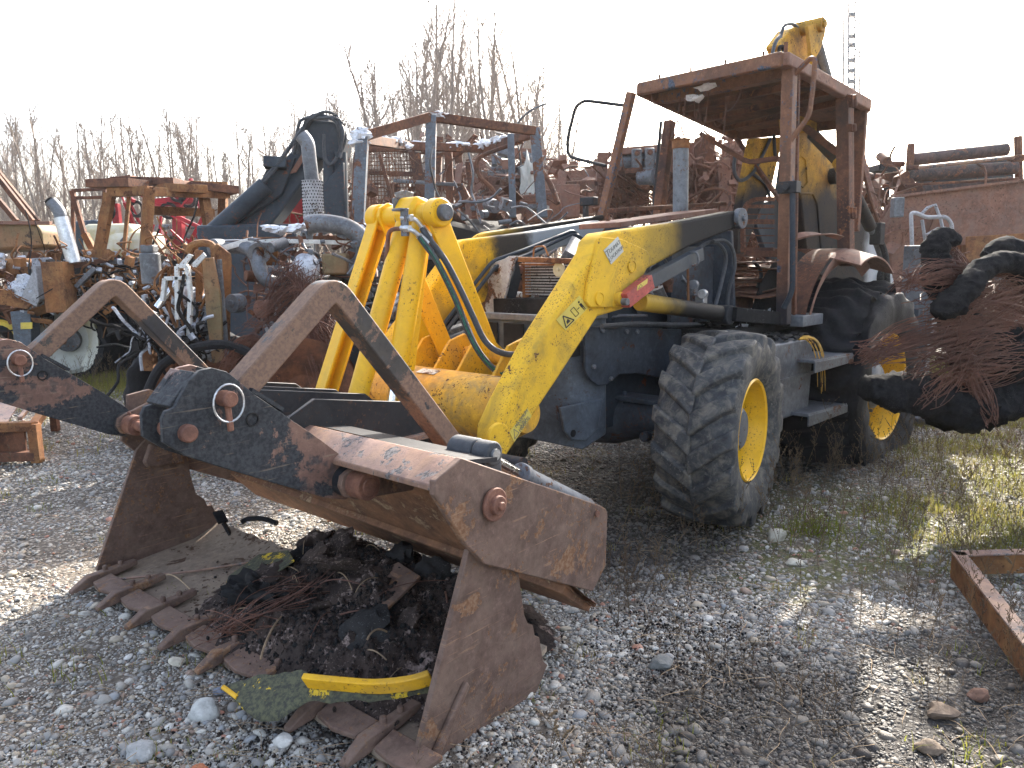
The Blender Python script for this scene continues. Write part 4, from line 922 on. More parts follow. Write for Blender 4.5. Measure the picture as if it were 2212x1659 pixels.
m.build('engine_remains', 'steel', EB, smooth=40, kind='stuff')
MB().box((-0.35, 0, 1.08), (0.95, 0.5, 0.34)).build('engine_block', 'boom_dark', EB, bevel=0.02)
for a, b, mt in (((0.193, 0.2, 1.641), (-0.897, 0.2, 1.754), 'rust_pink'), ((-0.531, -0.25, 1.776), (-2.024, -0.25, 1.881), 'rust')):
    MB().beam(a, b, 0.30 if mt == 'rust_pink' else 0.08, 0.03, (0, 0, 1)).build('hood_rail', mt, EB, bevel=0.004)
m = MB(); 
for k in range(3): m.cyl(V((-0.024, 0.1, 1.677)) + V((-0.22 * k, 0, 0.0)), V((-0.024, 0.1, 1.677)) + V((-0.22 * k, 0, 0.035)), 0.013, n=6)
m.build('hood_bolts', 'rust', EB)
m = MB(); s0, s1 = V((-0.914, 0.05, 1.757)), V((-0.905, 0.05, 2.231)); m.cyl(s0, s1, 0.052, n=24); m.build('exhaust_pipe', 'steel', EB)
m = MB(); m.cyl(s1 - V((0, 0, 0.05)), s1 + V((0, 0, 0.0)), 0.060, n=24); m.tube([s1 + V((0, 0, 0)), s1 + V((0, 0, 0.012))], [0.06, 0.072], 24); m.build('exhaust_cap', 'rust_orange', EB, bevel=0.003)
m = MB(); m.plate([(-0.92, -0.58, 1.0), (-0.92, 0.48, 1.0), (-0.88, 0.46, 1.62), (-0.88, -0.56, 1.70)], 0.03); m.build('firewall', 'grey_dark', EB, bevel=0.005)
m = MB(); m.box((-0.55, 0.36, 1.27), (0.5, 0.03, 0.5)); m.build('side_shield', 'grey_dark', EB, bevel=0.004)
m = MB(); m.tube(catmull([(-0.477, 0.55, 1.549), (-0.593, 0.56, 1.552), (-0.657, 0.58, 1.506), (-0.699, 0.58, 1.395), (-0.668, 0.56, 1.234), (-0.668, 0.55, 1.033)], 6), 0.012, 8)
m.tube(catmull([(-0.35, 0.5, 1.484), (-0.475, 0.52, 1.541), (-0.567, 0.55, 1.524), (-0.641, 0.55, 1.439), (-0.58, 0.55, 1.269), (-0.523, 0.55, 1.158)], 6), 0.012, 8); m.build('hydraulic_hoses', 'hose', EB)
MB().tube([(-0.279, 0.5, 1.402), (-0.292, 0.5, 1.182)], 0.009, 6).build('valve_rod', 'rust_orange', EB)
for p, mt in (((-0.414, 0.45, 1.288), 'steel'), ((-0.207, 0.4, 1.314), 'rust'), ((-0.02, 0.42, 1.346), 'rust'), ((-0.526, 0.45, 1.227), 'zinc')):
    m = MB(); c = V(p); m.cyl(c - V((0.03, 0, 0)), c + V((0.03, 0.02, 0)), 0.03, n=12); m.box(c + V((0, 0, -0.04)), (0.05, 0.06, 0.05)); m.build('valve_block', mt, EB, bevel=0.004)
MB().tube(catmull([(0.455, 0.42, 1.093), (0.107, 0.42, 1.082), (-0.285, 0.42, 1.049), (-0.797, 0.45, 1.02)], 5), 0.015, 8).build('brake_line', 'hose', EB)
# ------------------------------------------------------------------ loader: cab
CB = part('cab', LD); CB['label'] = 'rusty burnt-out cab frame without glass'
def postb(a, b, w, h, mt, nm='post', up=(1, 0, 0)): return MB().beam(a, b, w, h, up).build(nm, mt, CB, bevel=0.006)
FLt, FLb = V((-0.914, 0.79, 2.623)), V((-1.027, 0.76, 1.017))
postb(FLt, FLb, 0.075, 0.07, 'post')
postb(V((-1.035, 0.79, 2.584)), V((-1.188, 0.76, 1.067)), 0.022, 0.03, 'rust', 'door_seal')
FRt = V((-1.02, -0.439, 2.636)); FRb = V((-0.9, -0.665, 1.591)); postb(FRt, FRb, 0.06, 0.055, 'post')
BLt, BLb = V((-1.835, 0.76, 2.546)), V((-1.954, 0.78, 1.472)); postb(BLt, BLb, 0.09, 0.07, 'rust')
postb(V((-1.945, 0.77, 2.528)), V((-2.057, 0.79, 1.421)), 0.03, 0.04, 'rust', 'door_jamb')
CLt, CLb = V((-2.333, 0.7, 2.507)), V((-2.235, 0.72, 1.626)); postb(CLt, CLb, 0.09, 0.05, 'rust', 'rear_post')
RRt = V((-1.9, -0.676, 2.566)); RRb = V((-1.7, -0.662, 1.652)); postb(RRt, RRb, 0.075, 0.075, 'rust', 'rear_post')
postb(V((-1.95, -0.794, 2.587)), V((-1.8, -0.774, 1.677)), 0.02, 0.03, 'black', 'cable_run')
# roof: shallow tray with rims, ribs and the burnt-through underside
RF = [V((-0.806, 0.8, 2.614)), V((-1.03, -0.374, 2.659)), V((-3.054, -0.685, 2.58)), V((-2.799, 0.44, 2.52)), V((-2.335, 0.74, 2.551))]
ro = MB().plate([p + V((0, 0, 0.02)) for p in RF], 0.014).build('roof', 'rust', CB, bevel=0.003)
def rim_(a, b, w=0.06, h=0.085, mt='rust_orange'): return MB().beam(a + V((0, 0, -0.01)), b + V((0, 0, -0.01)), w, h).build('roof_rim', mt, ro, bevel=0.01)
rim_(RF[0], RF[1], mt='post'); rim_(RF[1], RF[2], mt='rust'); rim_(RF[2], RF[3], mt='rust'); rim_(RF[3], RF[4], mt='rust'); rim_(RF[4], RF[0], 0.07, 0.08, 'rust_pink')
for u in (0.14, 0.34, 0.56, 0.78):
    a = RF[0].lerp(RF[4], u) + V((0, -0.05, -0.03)); b = RF[1].lerp(RF[2], u) + V((0, 0.05, -0.03))
    m = MB(); m.beam(a, b, 0.10 if u < 0.2 else 0.05, 0.045 if u > 0.2 else 0.07, w2=0.10 if u < 0.2 else 0.05); m.build('roof_rib', 'rust' if u > 0.2 else 'post', ro, bevel=0.008)
a = RF[0].lerp(RF[4], 0.45).lerp(RF[1].lerp(RF[2], 0.45), 0.42); MB().box(a + V((0, 0, -0.02)), (0.22, 0.20, 0.03)).build('hatch_plate', 'rust', ro, bevel=0.004)
a = RF[0].lerp(RF[1], 0.55) + V((-0.12, 0, -0.05)); m = MB(); m.blob(a, (0.03, 0.07, 0.02), 0.5, 2, 2); m.blob(a + V((-0.06, -0.12, -0.05)), (0.05, 0.05, 0.02), 0.6, 2, 2, 3); m.build('ash_scraps', 'ash', ro)
m = MB()
for k in range(7):
    s0 = a + V((rr.uniform(-.15, .05), rr.uniform(-.25, .15), 0.0)); s1 = s0 + V((rr.uniform(-.1, .1), rr.uniform(-.15, .1), -rr.uniform(0.15, 0.42)))
    m.tube(bez(s0, s0 + V((0, 0, -.15)), s1 + V((rr.uniform(-.1, .1), 0, -0.12)), s1, 10), 0.0035, 4)
s0 = RF[1] + V((-0.02, 0.08, -0.03))
for k in range(5): s1 = s0 + V((rr.uniform(-.05, .05), rr.uniform(-.06, .06), -rr.uniform(0.1, 0.25))); m.tube(bez(s0, s0 + V((0, 0.02, -.1)), s1 + V((0.02, 0, 0.05)), s1, 8), 0.003, 4)
m.tube(bez(a + V((-.1, .2, 0)), a + V((-.3, .1, -.1)), a + V((-.6, -.2, -.1)), a + V((-.9, -.35, .02)), 14), 0.005, 5)
m.build('hanging_wires', 'wire', ro)
for k in range(4):
    q = RF[0].lerp(RF[1], 0.12 + k * 0.24); MB().cyl(q, q + V((0, 0, 0.06)), 0.008, n=6).build('roof_stud', 'rust', ro)
m = MB(); q = RF[0] + V((-0.03, 0, 0.0)); m.cyl(q, q + V((0, 0, 0.09)), 0.012, n=8); m.build('roof_stud', 'rust', ro)
# rear frame with the fallen headliner rail
postb(V((-2.2, -0.229, 2.403)), V((-2, 0.271, 1.848)), 0.03, 0.05, 'rust', 'fallen_rail')
m = MB(); m.path([V(p) for p in ((-1.6, -0.217, 2.384), (-1.7, 0.095, 2.167), (-1.7, 0.155, 2.145), (-1.7, 0.37, 2.15))], 0.035, 0.035); m.build('fallen_rail', 'rust', CB, bevel=0.003)
m = MB(); m.path([V(p) for p in ((-2.3, 0.296, 2.435), (-2.3, 0.556, 2.22))], 0.05, 0.05); m.build('fallen_rail', 'rust', CB, bevel=0.003)
postb((-2.3, -0.55, 1.50), (-2.35, 0.70, 1.46), 0.06, 0.07, 'rust', 'rear_cross_bar', (0, 0, 1))
postb((-2.3, -0.55, 1.04), (-2.35, 0.70, 1.04), 0.06, 0.07, 'rust', 'rear_cross_bar', (0, 0, 1))
# side hoop and hinges
hp_ = [V(p) for p in ((-1.142, 0.76, 1.57), (-1.253, 0.8, 1.591), (-1.48, 0.82, 1.593), (-1.805, 0.8, 1.572))]
swp(MB(), catmull(hp_, 4), 0.035, 0.045, (1, 0, 0.2)).build('window_hoop', 'rust_pink', CB, bevel=0.003)
for (x, y) in ((0, 0), (0, 0)): pass
for a, b in (((-1.833, 0.83, 2.535), (-1.861, 0.83, 2.456)), ((-1.936, 0.83, 1.785), (-1.955, 0.83, 1.708)), ((-1.851, 0.83, 2.345), (-1.866, 0.83, 2.297))):
    m = MB(); m.cyl(a, b, 0.02, n=12); m.beam(V(a) + V((0.03, -0.02, 0)), V(b) + V((0.03, -0.02, 0)), 0.05, 0.02); m.build('door_hinge', 'rust', CB, bevel=0.003)
# fender arch
FD = part('rear_fender', CB)
fc = V((-1.93, 0, 0.77)); fr = 0.72
def fpt(a, y, r): return (fc.x + r * math.cos(a), y, fc.z + r * math.sin(a))
A0, A1 = rad(24), rad(124); n = 30
def shell(y0, y1, r0, r1, th=0.012):
    m = MB(); vs = []
    for k in range(n + 1):
        a = A0 + (A1 - A0) * k / n; vs += [fpt(a, y0, r0), fpt(a, y1, r1), fpt(a, y1, r1 + th), fpt(a, y0, r0 + th)]
    m.add(vs, [(4 * k + j, 4 * k + (j + 1) % 4, 4 * k + 4 + (j + 1) % 4, 4 * k + 4 + j) for k in range(n) for j in range(4)] + [(3, 2, 1, 0), (4 * n, 4 * n + 1, 4 * n + 2, 4 * n + 3)]); return m
shell(0.60, 0.80, fr, fr).build('fender_top', 'rust', FD, smooth=40)
shell(0.79, 0.83, fr - 0.10, fr - 0.02, 0.03).build('fender_flange', 'rust_pink', FD, smooth=40, bevel=0.003)
m = MB(); vs = []
A0, A1, n = rad(66), rad(126), 20
shell(0.80, 1.00, fr + 0.0, fr - 0.06).build('fender_lip', 'rust_pink', FD, smooth=40)
vs = []
for k in range(21):
    a = rad(24) + rad(92) * k / 20; vs += [fpt(a, 0.42, 0.35), fpt(a, 0.42, fr)]
MB().add(vs + [(x, y - 0.012, z) for x, y, z in vs], [(2 * k, 2 * k + 1, 2 * k + 3, 2 * k + 2) for k in range(20)] + [(42 + 2 * k, 42 + 2 * k + 2, 42 + 2 * k + 3, 42 + 2 * k + 1) for k in range(20)]).build('inner_wall', 'char', FD)
MB().box((-1.28, 0.78, 1.03), (0.32, 0.14, 0.07)).build('foot_step', 'steel', CB, bevel=0.004)
postb((-0.80, 0.62, 1.03), (-1.30, 0.68, 1.03), 0.1, 0.07, 'char', 'sill', (0, 0, 1))
postb(V((-0.501, 0.66, 1.111)), V((-1.126, 0.72, 1.039)), 0.10, 0.085, 'char', 'sill', (0, 0, 1))
# grab rails and mirror arms
MB().tube(rounded([V(p) for p in ((-1, -0.448, 2.542), (-1, -0.857, 2.641), (-1, -0.942, 2.609), (-1, -1.022, 2.38), (-1, -1.023, 2.248), (-1, -0.655, 2.143))], 0.07, 5), 0.013, 8).build('mirror_arm', 'black', CB)
MB().tube(rounded([V(p) for p in ((-0.93, 0.799, 2.518), (-0.93, 0.909, 2.61), (-0.93, 0.94, 2.599), (-0.93, 0.935, 2.464), (-0.93, 0.918, 2.276), (-0.93, 0.846, 2.201), (-0.93, 0.783, 2.113))], 0.05, 4), 0.016, 8).build('mirror_arm', 'post', CB)
m = MB(); c = V((-0.88, 0.833, 1.866)); m.box(c, (0.07, 0.12, 0.07)); m.cyl(c + V((0, 0, 0)), c + V((0.06, 0, 0)), 0.022, n=10); m.build('lamp_clamp', 'black', CB, bevel=0.004)
m = MB(); c = V((-0.95, -0.775, 1.888)); m.box(c, (0.06, 0.13, 0.06)); m.box(c + V((0, -0.03, -0.08)), (0.04, 0.03, 0.1)); m.build('lamp_clamp', 'black', CB, bevel=0.004)
MB().tube(rounded([V(p) for p in ((-0.868, 0.86, 1.835), (-0.923, 0.86, 1.231), (-0.938, 0.8, 1.128))], 0.08, 5), 0.018, 8).build('grab_rail', 'boom_dark', CB)
# seat frame remains, steering wheel, floor litter
sx = -1.55
def seatpt(px, py): return None
SE = part('seat_frame', CB)
P1 = [V(p) for p in ((-1.6, 0.169, 1.485), (-1.6, 0.154, 1.739), (-1.6, 0.18, 1.838), (-1.6, 0.252, 1.866), (-1.6, 0.394, 1.857))]
MB().path(rounded(P1, 0.05), 0.03, 0.03, (1, 0, 0)).build('seat_hoop', 'rust', SE, bevel=0.003)
for py, h in ((0, 0.018),): pass
for a, b, h in (((-1.6, 0.166, 1.819), (-1.6, 0.395, 1.805), .025), ((-1.6, 0.157, 1.762), (-1.6, 0.398, 1.75), .008), ((-1.6, 0.155, 1.709), (-1.6, 0.4, 1.697), .035), ((-1.6, 0.156, 1.662), (-1.6, 0.401, 1.652), .008), ((-1.6, 0.15, 1.608), (-1.6, 0.403, 1.599), .008), ((-1.6, 0.148, 1.554), (-1.6, 0.405, 1.547), .008), ((-1.6, 0.146, 1.51), (-1.6, 0.407, 1.504), .022)):
    MB().beam(a, b, 0.02, h).build('seat_rung', 'rust', SE)
m = MB()
for k in range(16):
    c = V((-1.55 + rr.uniform(-.15, .15), 0.1 + rr.uniform(-.22, .22), 1.16 + k * 0.018)); m.box(c, (rr.uniform(.15, .35), rr.uniform(.25, .5), 0.009), Euler((rr.uniform(-.1, .1), rr.uniform(-.1, .1), rr.uniform(-.4, .4))).to_matrix())
m.build('burnt_sheet_stack', 'rust', SE)
MB().box((-1.45, 0.0, 1.09), (0.35, 0.5, 0.13)).build('seat_box', 'rust', SE, bevel=0.006)
c = V((-1.30, 0.0, 1.80)); m = MB(); nn = V((0.75, 0, 0.66)); m.tube(ringpts(c, 0.20, nn, 28), 0.011, 6); m.cyl(c - nn * 0.02, c - V((-0.25, 0, 0.7)), 0.02, n=8)
for k in range(3): m.cyl(c, ringpts(c, 0.20, nn, 3)[k], 0.008, n=6)
m.build('steering_wheel', 'rust', CB)
m = MB(); m.tube(catmull([(-1.506, 0.3, 1.414), (-1.603, 0.3, 1.365), (-1.629, 0.3, 1.304), (-1.583, 0.3, 1.224), (-1.611, 0.3, 1.145), (-1.703, 0.3, 1.106)], 5), 0.014, 8); m.build('control_lever', 'hose', CB)
m = MB()
for k in range(150):
    c = V((rr.uniform(-1.35, -0.55), rr.uniform(0.3, 0.68), 1.03 + rr.random() ** 2 * 0.05)); m.box(c, (rr.uniform(.01, .05), rr.uniform(.01, .05), 0.004), Euler((rr.uniform(-1, 1), rr.uniform(-1, 1), rr.random() * 3)).to_matrix())
m.build('glass_shards', 'alu', CB, kind='stuff')
m = MB()
for k in range(60):
    c = V((rr.uniform(-1.3, -0.5), rr.uniform(0.1, 0.68), 1.025 + rr.random() * 0.04)); m.blob(c, (rr.uniform(.02, .07), rr.uniform(.02, .07), rr.uniform(.01, .03)), 0.5, 1, 2, k)
m.build('floor_rubble', 'char', CB, kind='stuff')
# steps and tank on the left side
TK = part('side_tank', LD)
m = MB(); m.plate([(-0.45, 0.60, 0.45), (-1.12, 0.60, 0.45), (-1.15, 0.60, 0.72), (-1.15, 0.60, 0.86), (-1.08, 0.60, 0.93), (-0.45, 0.60, 0.93)], 0.62, (0, 1, 0)); m.build('tank', 'steel', TK, bevel=0.012)
MB().box((-0.80, 0.915, 0.70), (0.70, 0.012, 0.02)).build('seam', 'steel', TK)
for z, x in ((0.80, -1.22), (0.47, -1.16)):
    m = MB(); m.plate([(x + 0.30, 0.80, z), (x + 0.30, 1.02, z), (x - 0.22, 1.06, z), (x - 0.22, 0.80, z)], 0.02, (0, 0, 1)); m.plate([(x + 0.30, 1.02, z - 0.07), (x + 0.30, 1.02, z + 0.0), (x - 0.22, 1.06, z + 0.0), (x - 0.22, 1.06, z - 0.05)], 0.012); m.build('step', 'steel', TK, bevel=0.003)
m = MB()
for k in range(5):
    a = V((-0.95 + rr.uniform(-.1, .15), 0.90 + rr.uniform(-.02, .04), 0.94)); m.tube(bez(a, a + V((-.1, .08, .02)), a + V((-.12, .1, -.1)), a + V((-.15 + rr.uniform(-.05, .05), 0.1, -.15 - rr.random() * 0.25)), 8), [0.009, 0.004, 0.0015], 5)
m.build('melted_yellow_strips', 'tube_yellow', TK)
m = MB()
for k in range(50): c = V((rr.uniform(-1.1, -0.5), rr.uniform(.62, .9), 0.94 + rr.random() * 0.02)); m.blob(c, (rr.uniform(.01, .04), rr.uniform(.01, .04), .012), 0.5, 1, 2, k)
m.build('burnt_crumbs', 'char', TK, kind='stuff')
# ------------------------------------------------------------------ loader: backhoe behind the cab
BH = part('backhoe', LD)
yb = 0.10
bo = [(-2.504, 0.1, 2.448), (-2.86, 0.1, 2.489), (-3.414, 0.1, 2.321), (-3.978, 0.1, 2.011), (-4.4, 0.1, 1.727), (-4.908, 0.1, 1.402), (-5.122, 0.1, 1.153), (-4.927, 0.1, 1.037), (-4.277, 0.1, 1.11), (-3.486, 0.1, 1.196), (-2.91, 0.1, 1.342), (-2.681, 0.1, 1.973)]
MB().plate([V(p) - V((0, .05, 0)) for p in bo], 0.12, (0, 1, 0)).build('boom', 'boom_yellow', BH, bevel=0.012)
c = V((-3.286, 0.13, 2.145)); m = MB(); m.cyl(c - V((0, 0.02, 0)), c + V((0, 0.05, 0)), 0.07, n=22); m.build('boom_pin', 'char', BH, bevel=0.006)
c = V((-4.67, 0.13, 1.215)); m = MB(); m.cyl(c - V((0, 0.02, 0)), c + V((0, 0.05, 0)), 0.10, n=24); m.build('base_pivot', 'char', BH, bevel=0.006)
m = MB()
for q in ([(-2.583, 0.115, 2.179), (-2.578, 0.115, 2.234), (-2.645, 0.115, 2.273), (-2.738, 0.115, 2.247), (-2.794, 0.115, 2.061), (-2.715, 0.115, 2.019), (-2.641, 0.115, 2.041), (-2.583, 0.115, 2.179)], [(-2.657, 0.115, 1.967), (-2.906, 0.115, 1.979), (-3.01, 0.115, 1.898), (-3.162, 0.115, 1.419)]):
    m.tube([V(p) for p in q], 0.008, 5)
m.build('weld_ribs', 'boom_yellow', BH)
MB().plate([(-2.094, 0.1, 3.036), (-2.273, 0.1, 3.183), (-2.649, 0.1, 3.325), (-2.775, 0.1, 3.314), (-2.716, 0.1, 3.001), (-2.899, 0.1, 2.477), (-2.404, 0.1, 2.42), (-2.195, 0.1, 2.952)], 0.12, (0, 1, 0)).build('boom_neck', 'boom_yellow', BH, bevel=0.01)
MB().plate([(-2.28, 0.28, 3.181), (-2.496, 0.28, 3.243), (-2.605, 0.28, 3.23), (-2.602, 0.28, 3.174), (-2.518, 0.28, 3.042), (-2.375, 0.28, 2.915)], 0.03, (0, 1, 0)).build('neck_cheek', 'boom_yellow', BH, bevel=0.005)
c = V((-2.477, 0.16, 3.223)); m = MB(); m.cyl(c - V((0, 0.06, 0)), c + V((0, 0.17, 0)), 0.055, n=26); m.cyl(c, c + V((0, 0.19, 0)), 0.03, n=16); m.build('neck_pin', 'boom_yellow', BH, bevel=0.006)
m = MB(); c = V((-2.043, 0.2, 2.969)); m.lathe([(-0.01, 0.05), (0.012, 0.05), (0.012, 0.03), (-0.01, 0.03)], c, (0, 1, 0), 20); m.build('bush', 'char', BH)
MB().cyl((-3.085, 0, 3.323), (-3.422, 0, 2.974), 0.045, n=18).build('crowd_rod', 'steel', BH)
MB().plate([(-3.085, -0.02, 3.327), (-3.067, -0.02, 3.04), (-3.317, -0.02, 3.079), (-3.21, -0.02, 3.331)], 0.02, (0, 1, 0)).build('web_plate', 'boom_dark', BH)
MB().plate([(-2.082, -0.05, 2.371), (-2.591, -0.05, 2.435), (-2.419, -0.05, 2.034), (-2.177, -0.05, 1.765), (-1.976, -0.05, 1.478), (-1.841, -0.05, 1.478), (-1.87, -0.05, 1.757), (-1.986, -0.05, 2.081)], 0.07, (0, 1, 0)).build('dipper', 'boom_yellow', BH, bevel=0.01)
MB().plate([(-2.803, -0.12, 2.333), (-2.71, -0.12, 1.939), (-2.324, -0.12, 1.885), (-2.267, -0.12, 1.771), (-2.566, -0.12, 1.429), (-2.972, -0.12, 1.425)], 0.05, (0, 1, 0)).build('dipper_shadow_plate', 'boom_dark', BH, bevel=0.01)
MB().cyl((-2.925, 0.32, 2.222), (-3.726, 0.32, 1.705), 0.055, n=18).build('boom_cylinder', 'boom_yellow', BH)
MB().cyl((-3.726, 0.32, 1.705), (-4.221, 0.32, 1.294), 0.03, n=14).build('cylinder_rod', 'steel', BH)
m = MB(); m.beam((-2.62, 0.22, 2.427), (-3.178, 0.22, 2.251), 0.05, 0.09, (0, 1, 0)); m.build('top_flange', 'boom_dark', BH, bevel=0.004)
m = MB(); m.tube([(-3.545, 0.25, 2.337), (-3.786, 0.3, 1.917), (-3.945, 0.35, 1.666)], 0.016, 7); m.build('steel_rod', 'rust', BH)
m = MB(); c = V((-3.827, 0.35, 1.643)); m.box(c, (0.12, 0.1, 0.2)); m.tube(catmull([c, c + V((-.1, .05, -.2)), c + V((-.05, .1, -.5)), c + V((-.1, .1, -.8))], 5), 0.03, 8); m.build('swing_valve', 'char', BH, bevel=0.01)
for pts in (((-1.749, 0, 2.231), (-1.742, 0, 2.095), (-1.848, 0, 2.033), (-2.032, 0, 2.097), (-2.142, 0, 2.194), (-2.321, 0, 2.388)), ((-2.032, 0, 2.097), (-2.275, 0, 2.022), (-2.368, 0, 1.879)), ((-2.384, 0, 2.43), (-2.431, 0, 2.252), (-2.553, 0, 2.225)), ((-2.124, 0.15, 3.099), (-2.18, 0.15, 3.189), (-2.322, 0.15, 3.23), (-2.407, 0.15, 3.219)), ((-1.89, 0.22, 2.816), (-1.853, 0.22, 2.907), (-1.905, 0.22, 3.012), (-1.977, 0.22, 3.064))):
    MB().tube(catmull(pts, 5), 0.014, 7).build('backhoe_hose', 'hose', BH)
SLg = part('stabiliser', LD)
sl0 = V((-3.5, 0.845, 1.523)); m = MB(); m.beam((sl0.x, sl0.y, 0.75), sl0, 0.26, 0.16, (1, 0, 0)); m.build('leg_casing', 'steel', SLg, bevel=0.008)
m = MB(); m.beam((sl0.x, sl0.y, 0.05), (sl0.x, sl0.y, 0.8), 0.2, 0.12, (1, 0, 0)); m.box((sl0.x, sl0.y, 0.03), (0.4, 0.4, 0.05)); m.build('leg_foot', 'steel', SLg, bevel=0.006)
m = MB(); m.cyl(sl0 + V((0.12, 0.0, -0.07)), sl0 + V((0.08, 0.0, -0.07)), 0.04, n=16); m.build('leg_pin', 'steel', SLg, bevel=0.004)
MB().beam((-2.6, -0.9, 0.75), (-3.3, 0.9, 0.75), 0.2, 0.5).build('rear_frame', 'boom_dark', BH, bevel=0.01)
MB().box((-2.9, 0.0, 0.75), (0.9, 0.5, 0.5)).build('swing_post', 'boom_dark', BH, bevel=0.02)
# ------------------------------------------------------------------ shared helpers for the wrecks
R5 = random.Random(11)
def U(a, b): return R5.uniform(a, b)
def rmat(s=1.0): return Euler((U(-s, s), U(-s, s), U(-3, 3))).to_matrix()
def junk(parent, name, mat, c, ext, n, size=(0.04, 0.16), modes='bctp', seed=0, droop=0.0, thin=1.0):
    """a tangle of burnt machine remains packed into a box of half-size ext round c"""
    m = MB(); c = V(c)
    n = int(n * 2)
    for k in range(n):
        p = c + V((U(-1, 1) * ext[0], U(-1, 1) * ext[1], U(-1, 1) * ext[2])); s = U(*size); md = modes[k % len(modes)]
        if md == 'b': m.box(p, (s * U(.25, .7), s * U(.25, .7), s * U(.15, .6)), rmat(0.5))
        elif md == 'c': d = V((U(-1, 1), U(-1, 1), U(-.4, .4))).normalized(); m.cyl(p, p + d * s * U(.3, 1.0), s * U(.10, .25), n=10)
        elif md == 'p': m.box(p, (s * U(.6, 1.5), s * U(.2, .6), 0.01), rmat(1.2))
        elif md == 'r': m.lathe([(-.2 * s, .5 * s), (-.2 * s, .3 * s), (.2 * s, .3 * s), (.2 * s, .5 * s), (-.2 * s, .5 * s)], p, V((U(-1, 1), U(-1, 1), U(-.2, .2))), 14)
        else:
            q = [p]; d = V((U(-1, 1), U(-1, 1), U(-.7, .7)))
            for _ in range(4): d = (d + V((U(-1, 1), U(-1, 1), U(-1, 1) - droop)) * 0.8).normalized(); q.append(q[-1] + d * s * U(.5, 1.3))
            m.tube(catmull(q, 3), U(.005, .014) * thin, 5)
    return m.build(name, mat, parent, smooth=40, kind='stuff')
def bar(parent, name, mat, a, b, w, h=None, up=(0, 0, 1), bevel=0.004): return MB().beam(a, b, w, h or w, up).build(name, mat, parent, bevel=bevel)
def rope(parent, name, mat, pts, r, k=5, n=7, smooth=0):
    return MB().tube(catmull(pts, k) if not smooth else rounded([V(p) for p in pts], smooth), r, n).build(name, mat, parent)
def wheelw(parent, name, c, R, rr, Wd, az, mat_t, mat_r, burnt=0, lugs=False, tyre=True, hub='grey', flat=False):
    T = Matrix.Translation(c) @ Matrix.Rotation(rad(az), 4, 'Z'); w = part(name, parent)
    if tyre:
        a = MB(); tyre_mesh(a, R, rr, Wd, T, lugs=lugs, burnt=burnt, flat=flat); a.build('tyre', mat_t, w, smooth=50)
    b = MB(); rim_mesh(b, rr, Wd, T); b.build('rim', mat_r, w)
    h = MB(); h.T = T; hw = Wd / 2; h.lathe([(0, rr * 0.5), (hw * 0.3, rr * 0.42), (hw * 0.4, rr * 0.34), (hw * 0.42, 0.001)], (0, 0, 0), (0, 1, 0), 26); h.build('hub', hub, w)
    return w

# ------------------------------------------------------------------ tractor wreck in the middle, behind the loader's linkage
TC = wthing('tractor_wreck', 'burnt tractor with turbo engine, steel exhaust and bare grey cab posts behind the linkage', 'tractor wreck', (-1.2, 7.4))
F_ = 6.6
# cab frame
CBc = part('cab_frame', TC)
for a, b, w, mt in (((-1.334, 7.4, 2.617), (-1.425, 7.3, 1.493), .11, 'post_steel'), ((-0.751, 8, 2.886), (-0.816, 7.9, 1.484), .10, 'post_steel'), ((0.031, 8.3, 2.743), (0.04, 8.2, 1.896), .07, 'post_steel'), ((0.29, 8.6, 2.842), (0.359, 8.5, 1.906), .11, 'post_steel'),
                    ((-0.714, 9.6, 2.798), (-0.697, 9.5, 1.815), .09, 'rust'), ((-0.491, 9.7, 2.645), (-0.395, 9.6, 1.814), .06, 'rust')):
    bar(CBc, 'cab_post', mt, a, b, w, w * 0.8, (0, 1, 0))
for a, b, mt in (((-1.348, 7.4, 2.601), (-0.76, 8, 2.877), 'rust'), ((-0.76, 8, 2.877), (0.314, 8.6, 2.813), 'rust'), ((-1.34, 7.4, 2.584), (-1.1, 8.8, 2.717), 'rust'), ((-1.1, 8.8, 2.717), (-0.289, 9.6, 2.78), 'rust'), ((-0.289, 9.6, 2.78), (0.314, 8.6, 2.804), 'rust')):
    bar(CBc, 'roof_rail', mt, a, b, .07, .09)
for a, b, s in (((-1.338, 7.4, 2.634), (-1.357, 7.4, 2.585), 1.2), ((-1.282, 8.2, 2.704), (-1.087, 8.7, 2.718), 1.1), ((-1.087, 8.9, 2.736), (-0.654, 9.3, 2.765), 1.2), ((-0.654, 9.3, 2.765), (-0.316, 9.6, 2.812), 1.3), ((-0.315, 9.6, 2.834), (-0.036, 9.2, 2.843), 1.1), ((-0.737, 8, 2.903), (-0.631, 8.1, 2.901), 0.7)):
    m = MB(); a, b = V(a), V(b)
    for k in range(9): m.blob(a.lerp(b, k / 8) + V((U(-.03, .03), U(-.03, .03), U(-.03, .02))), (0.06 * s, 0.05, 0.03 * s), 0.5, 2, 2.5, k + s)
    m.build('melted_roof_liner', 'ash', CBc)
rope(CBc, 'door_bar', 'rust', [(0.17, 8.9, 2.76), (-0.141, 9, 2.68), (-0.341, 9, 2.582), (-0.324, 9, 2.405), (-0.176, 9, 2.25), (-0.102, 9, 2.044)], .025)
bar(CBc, 'fallen_bar', 'steel', (-1.21, 8.4, 2.31), (-0.492, 8.6, 2.269), .035)
rope(CBc, 'fallen_bar', 'rust', [(0.342, 8.8, 2.472), (0.468, 8.8, 2.271), (0.537, 8.7, 2.063)], .03, 3)
bar(CBc, 'fallen_bar', 'rust', (-1.397, 7.4, 2.462), (-1.442, 7.3, 1.83), .04)
junk(CBc, 'cab_remains', 'rust', (-0.55, 8.6, 1.7), (0.7, 0.5, 0.45), 50, (0.08, 0.35), 'btp')
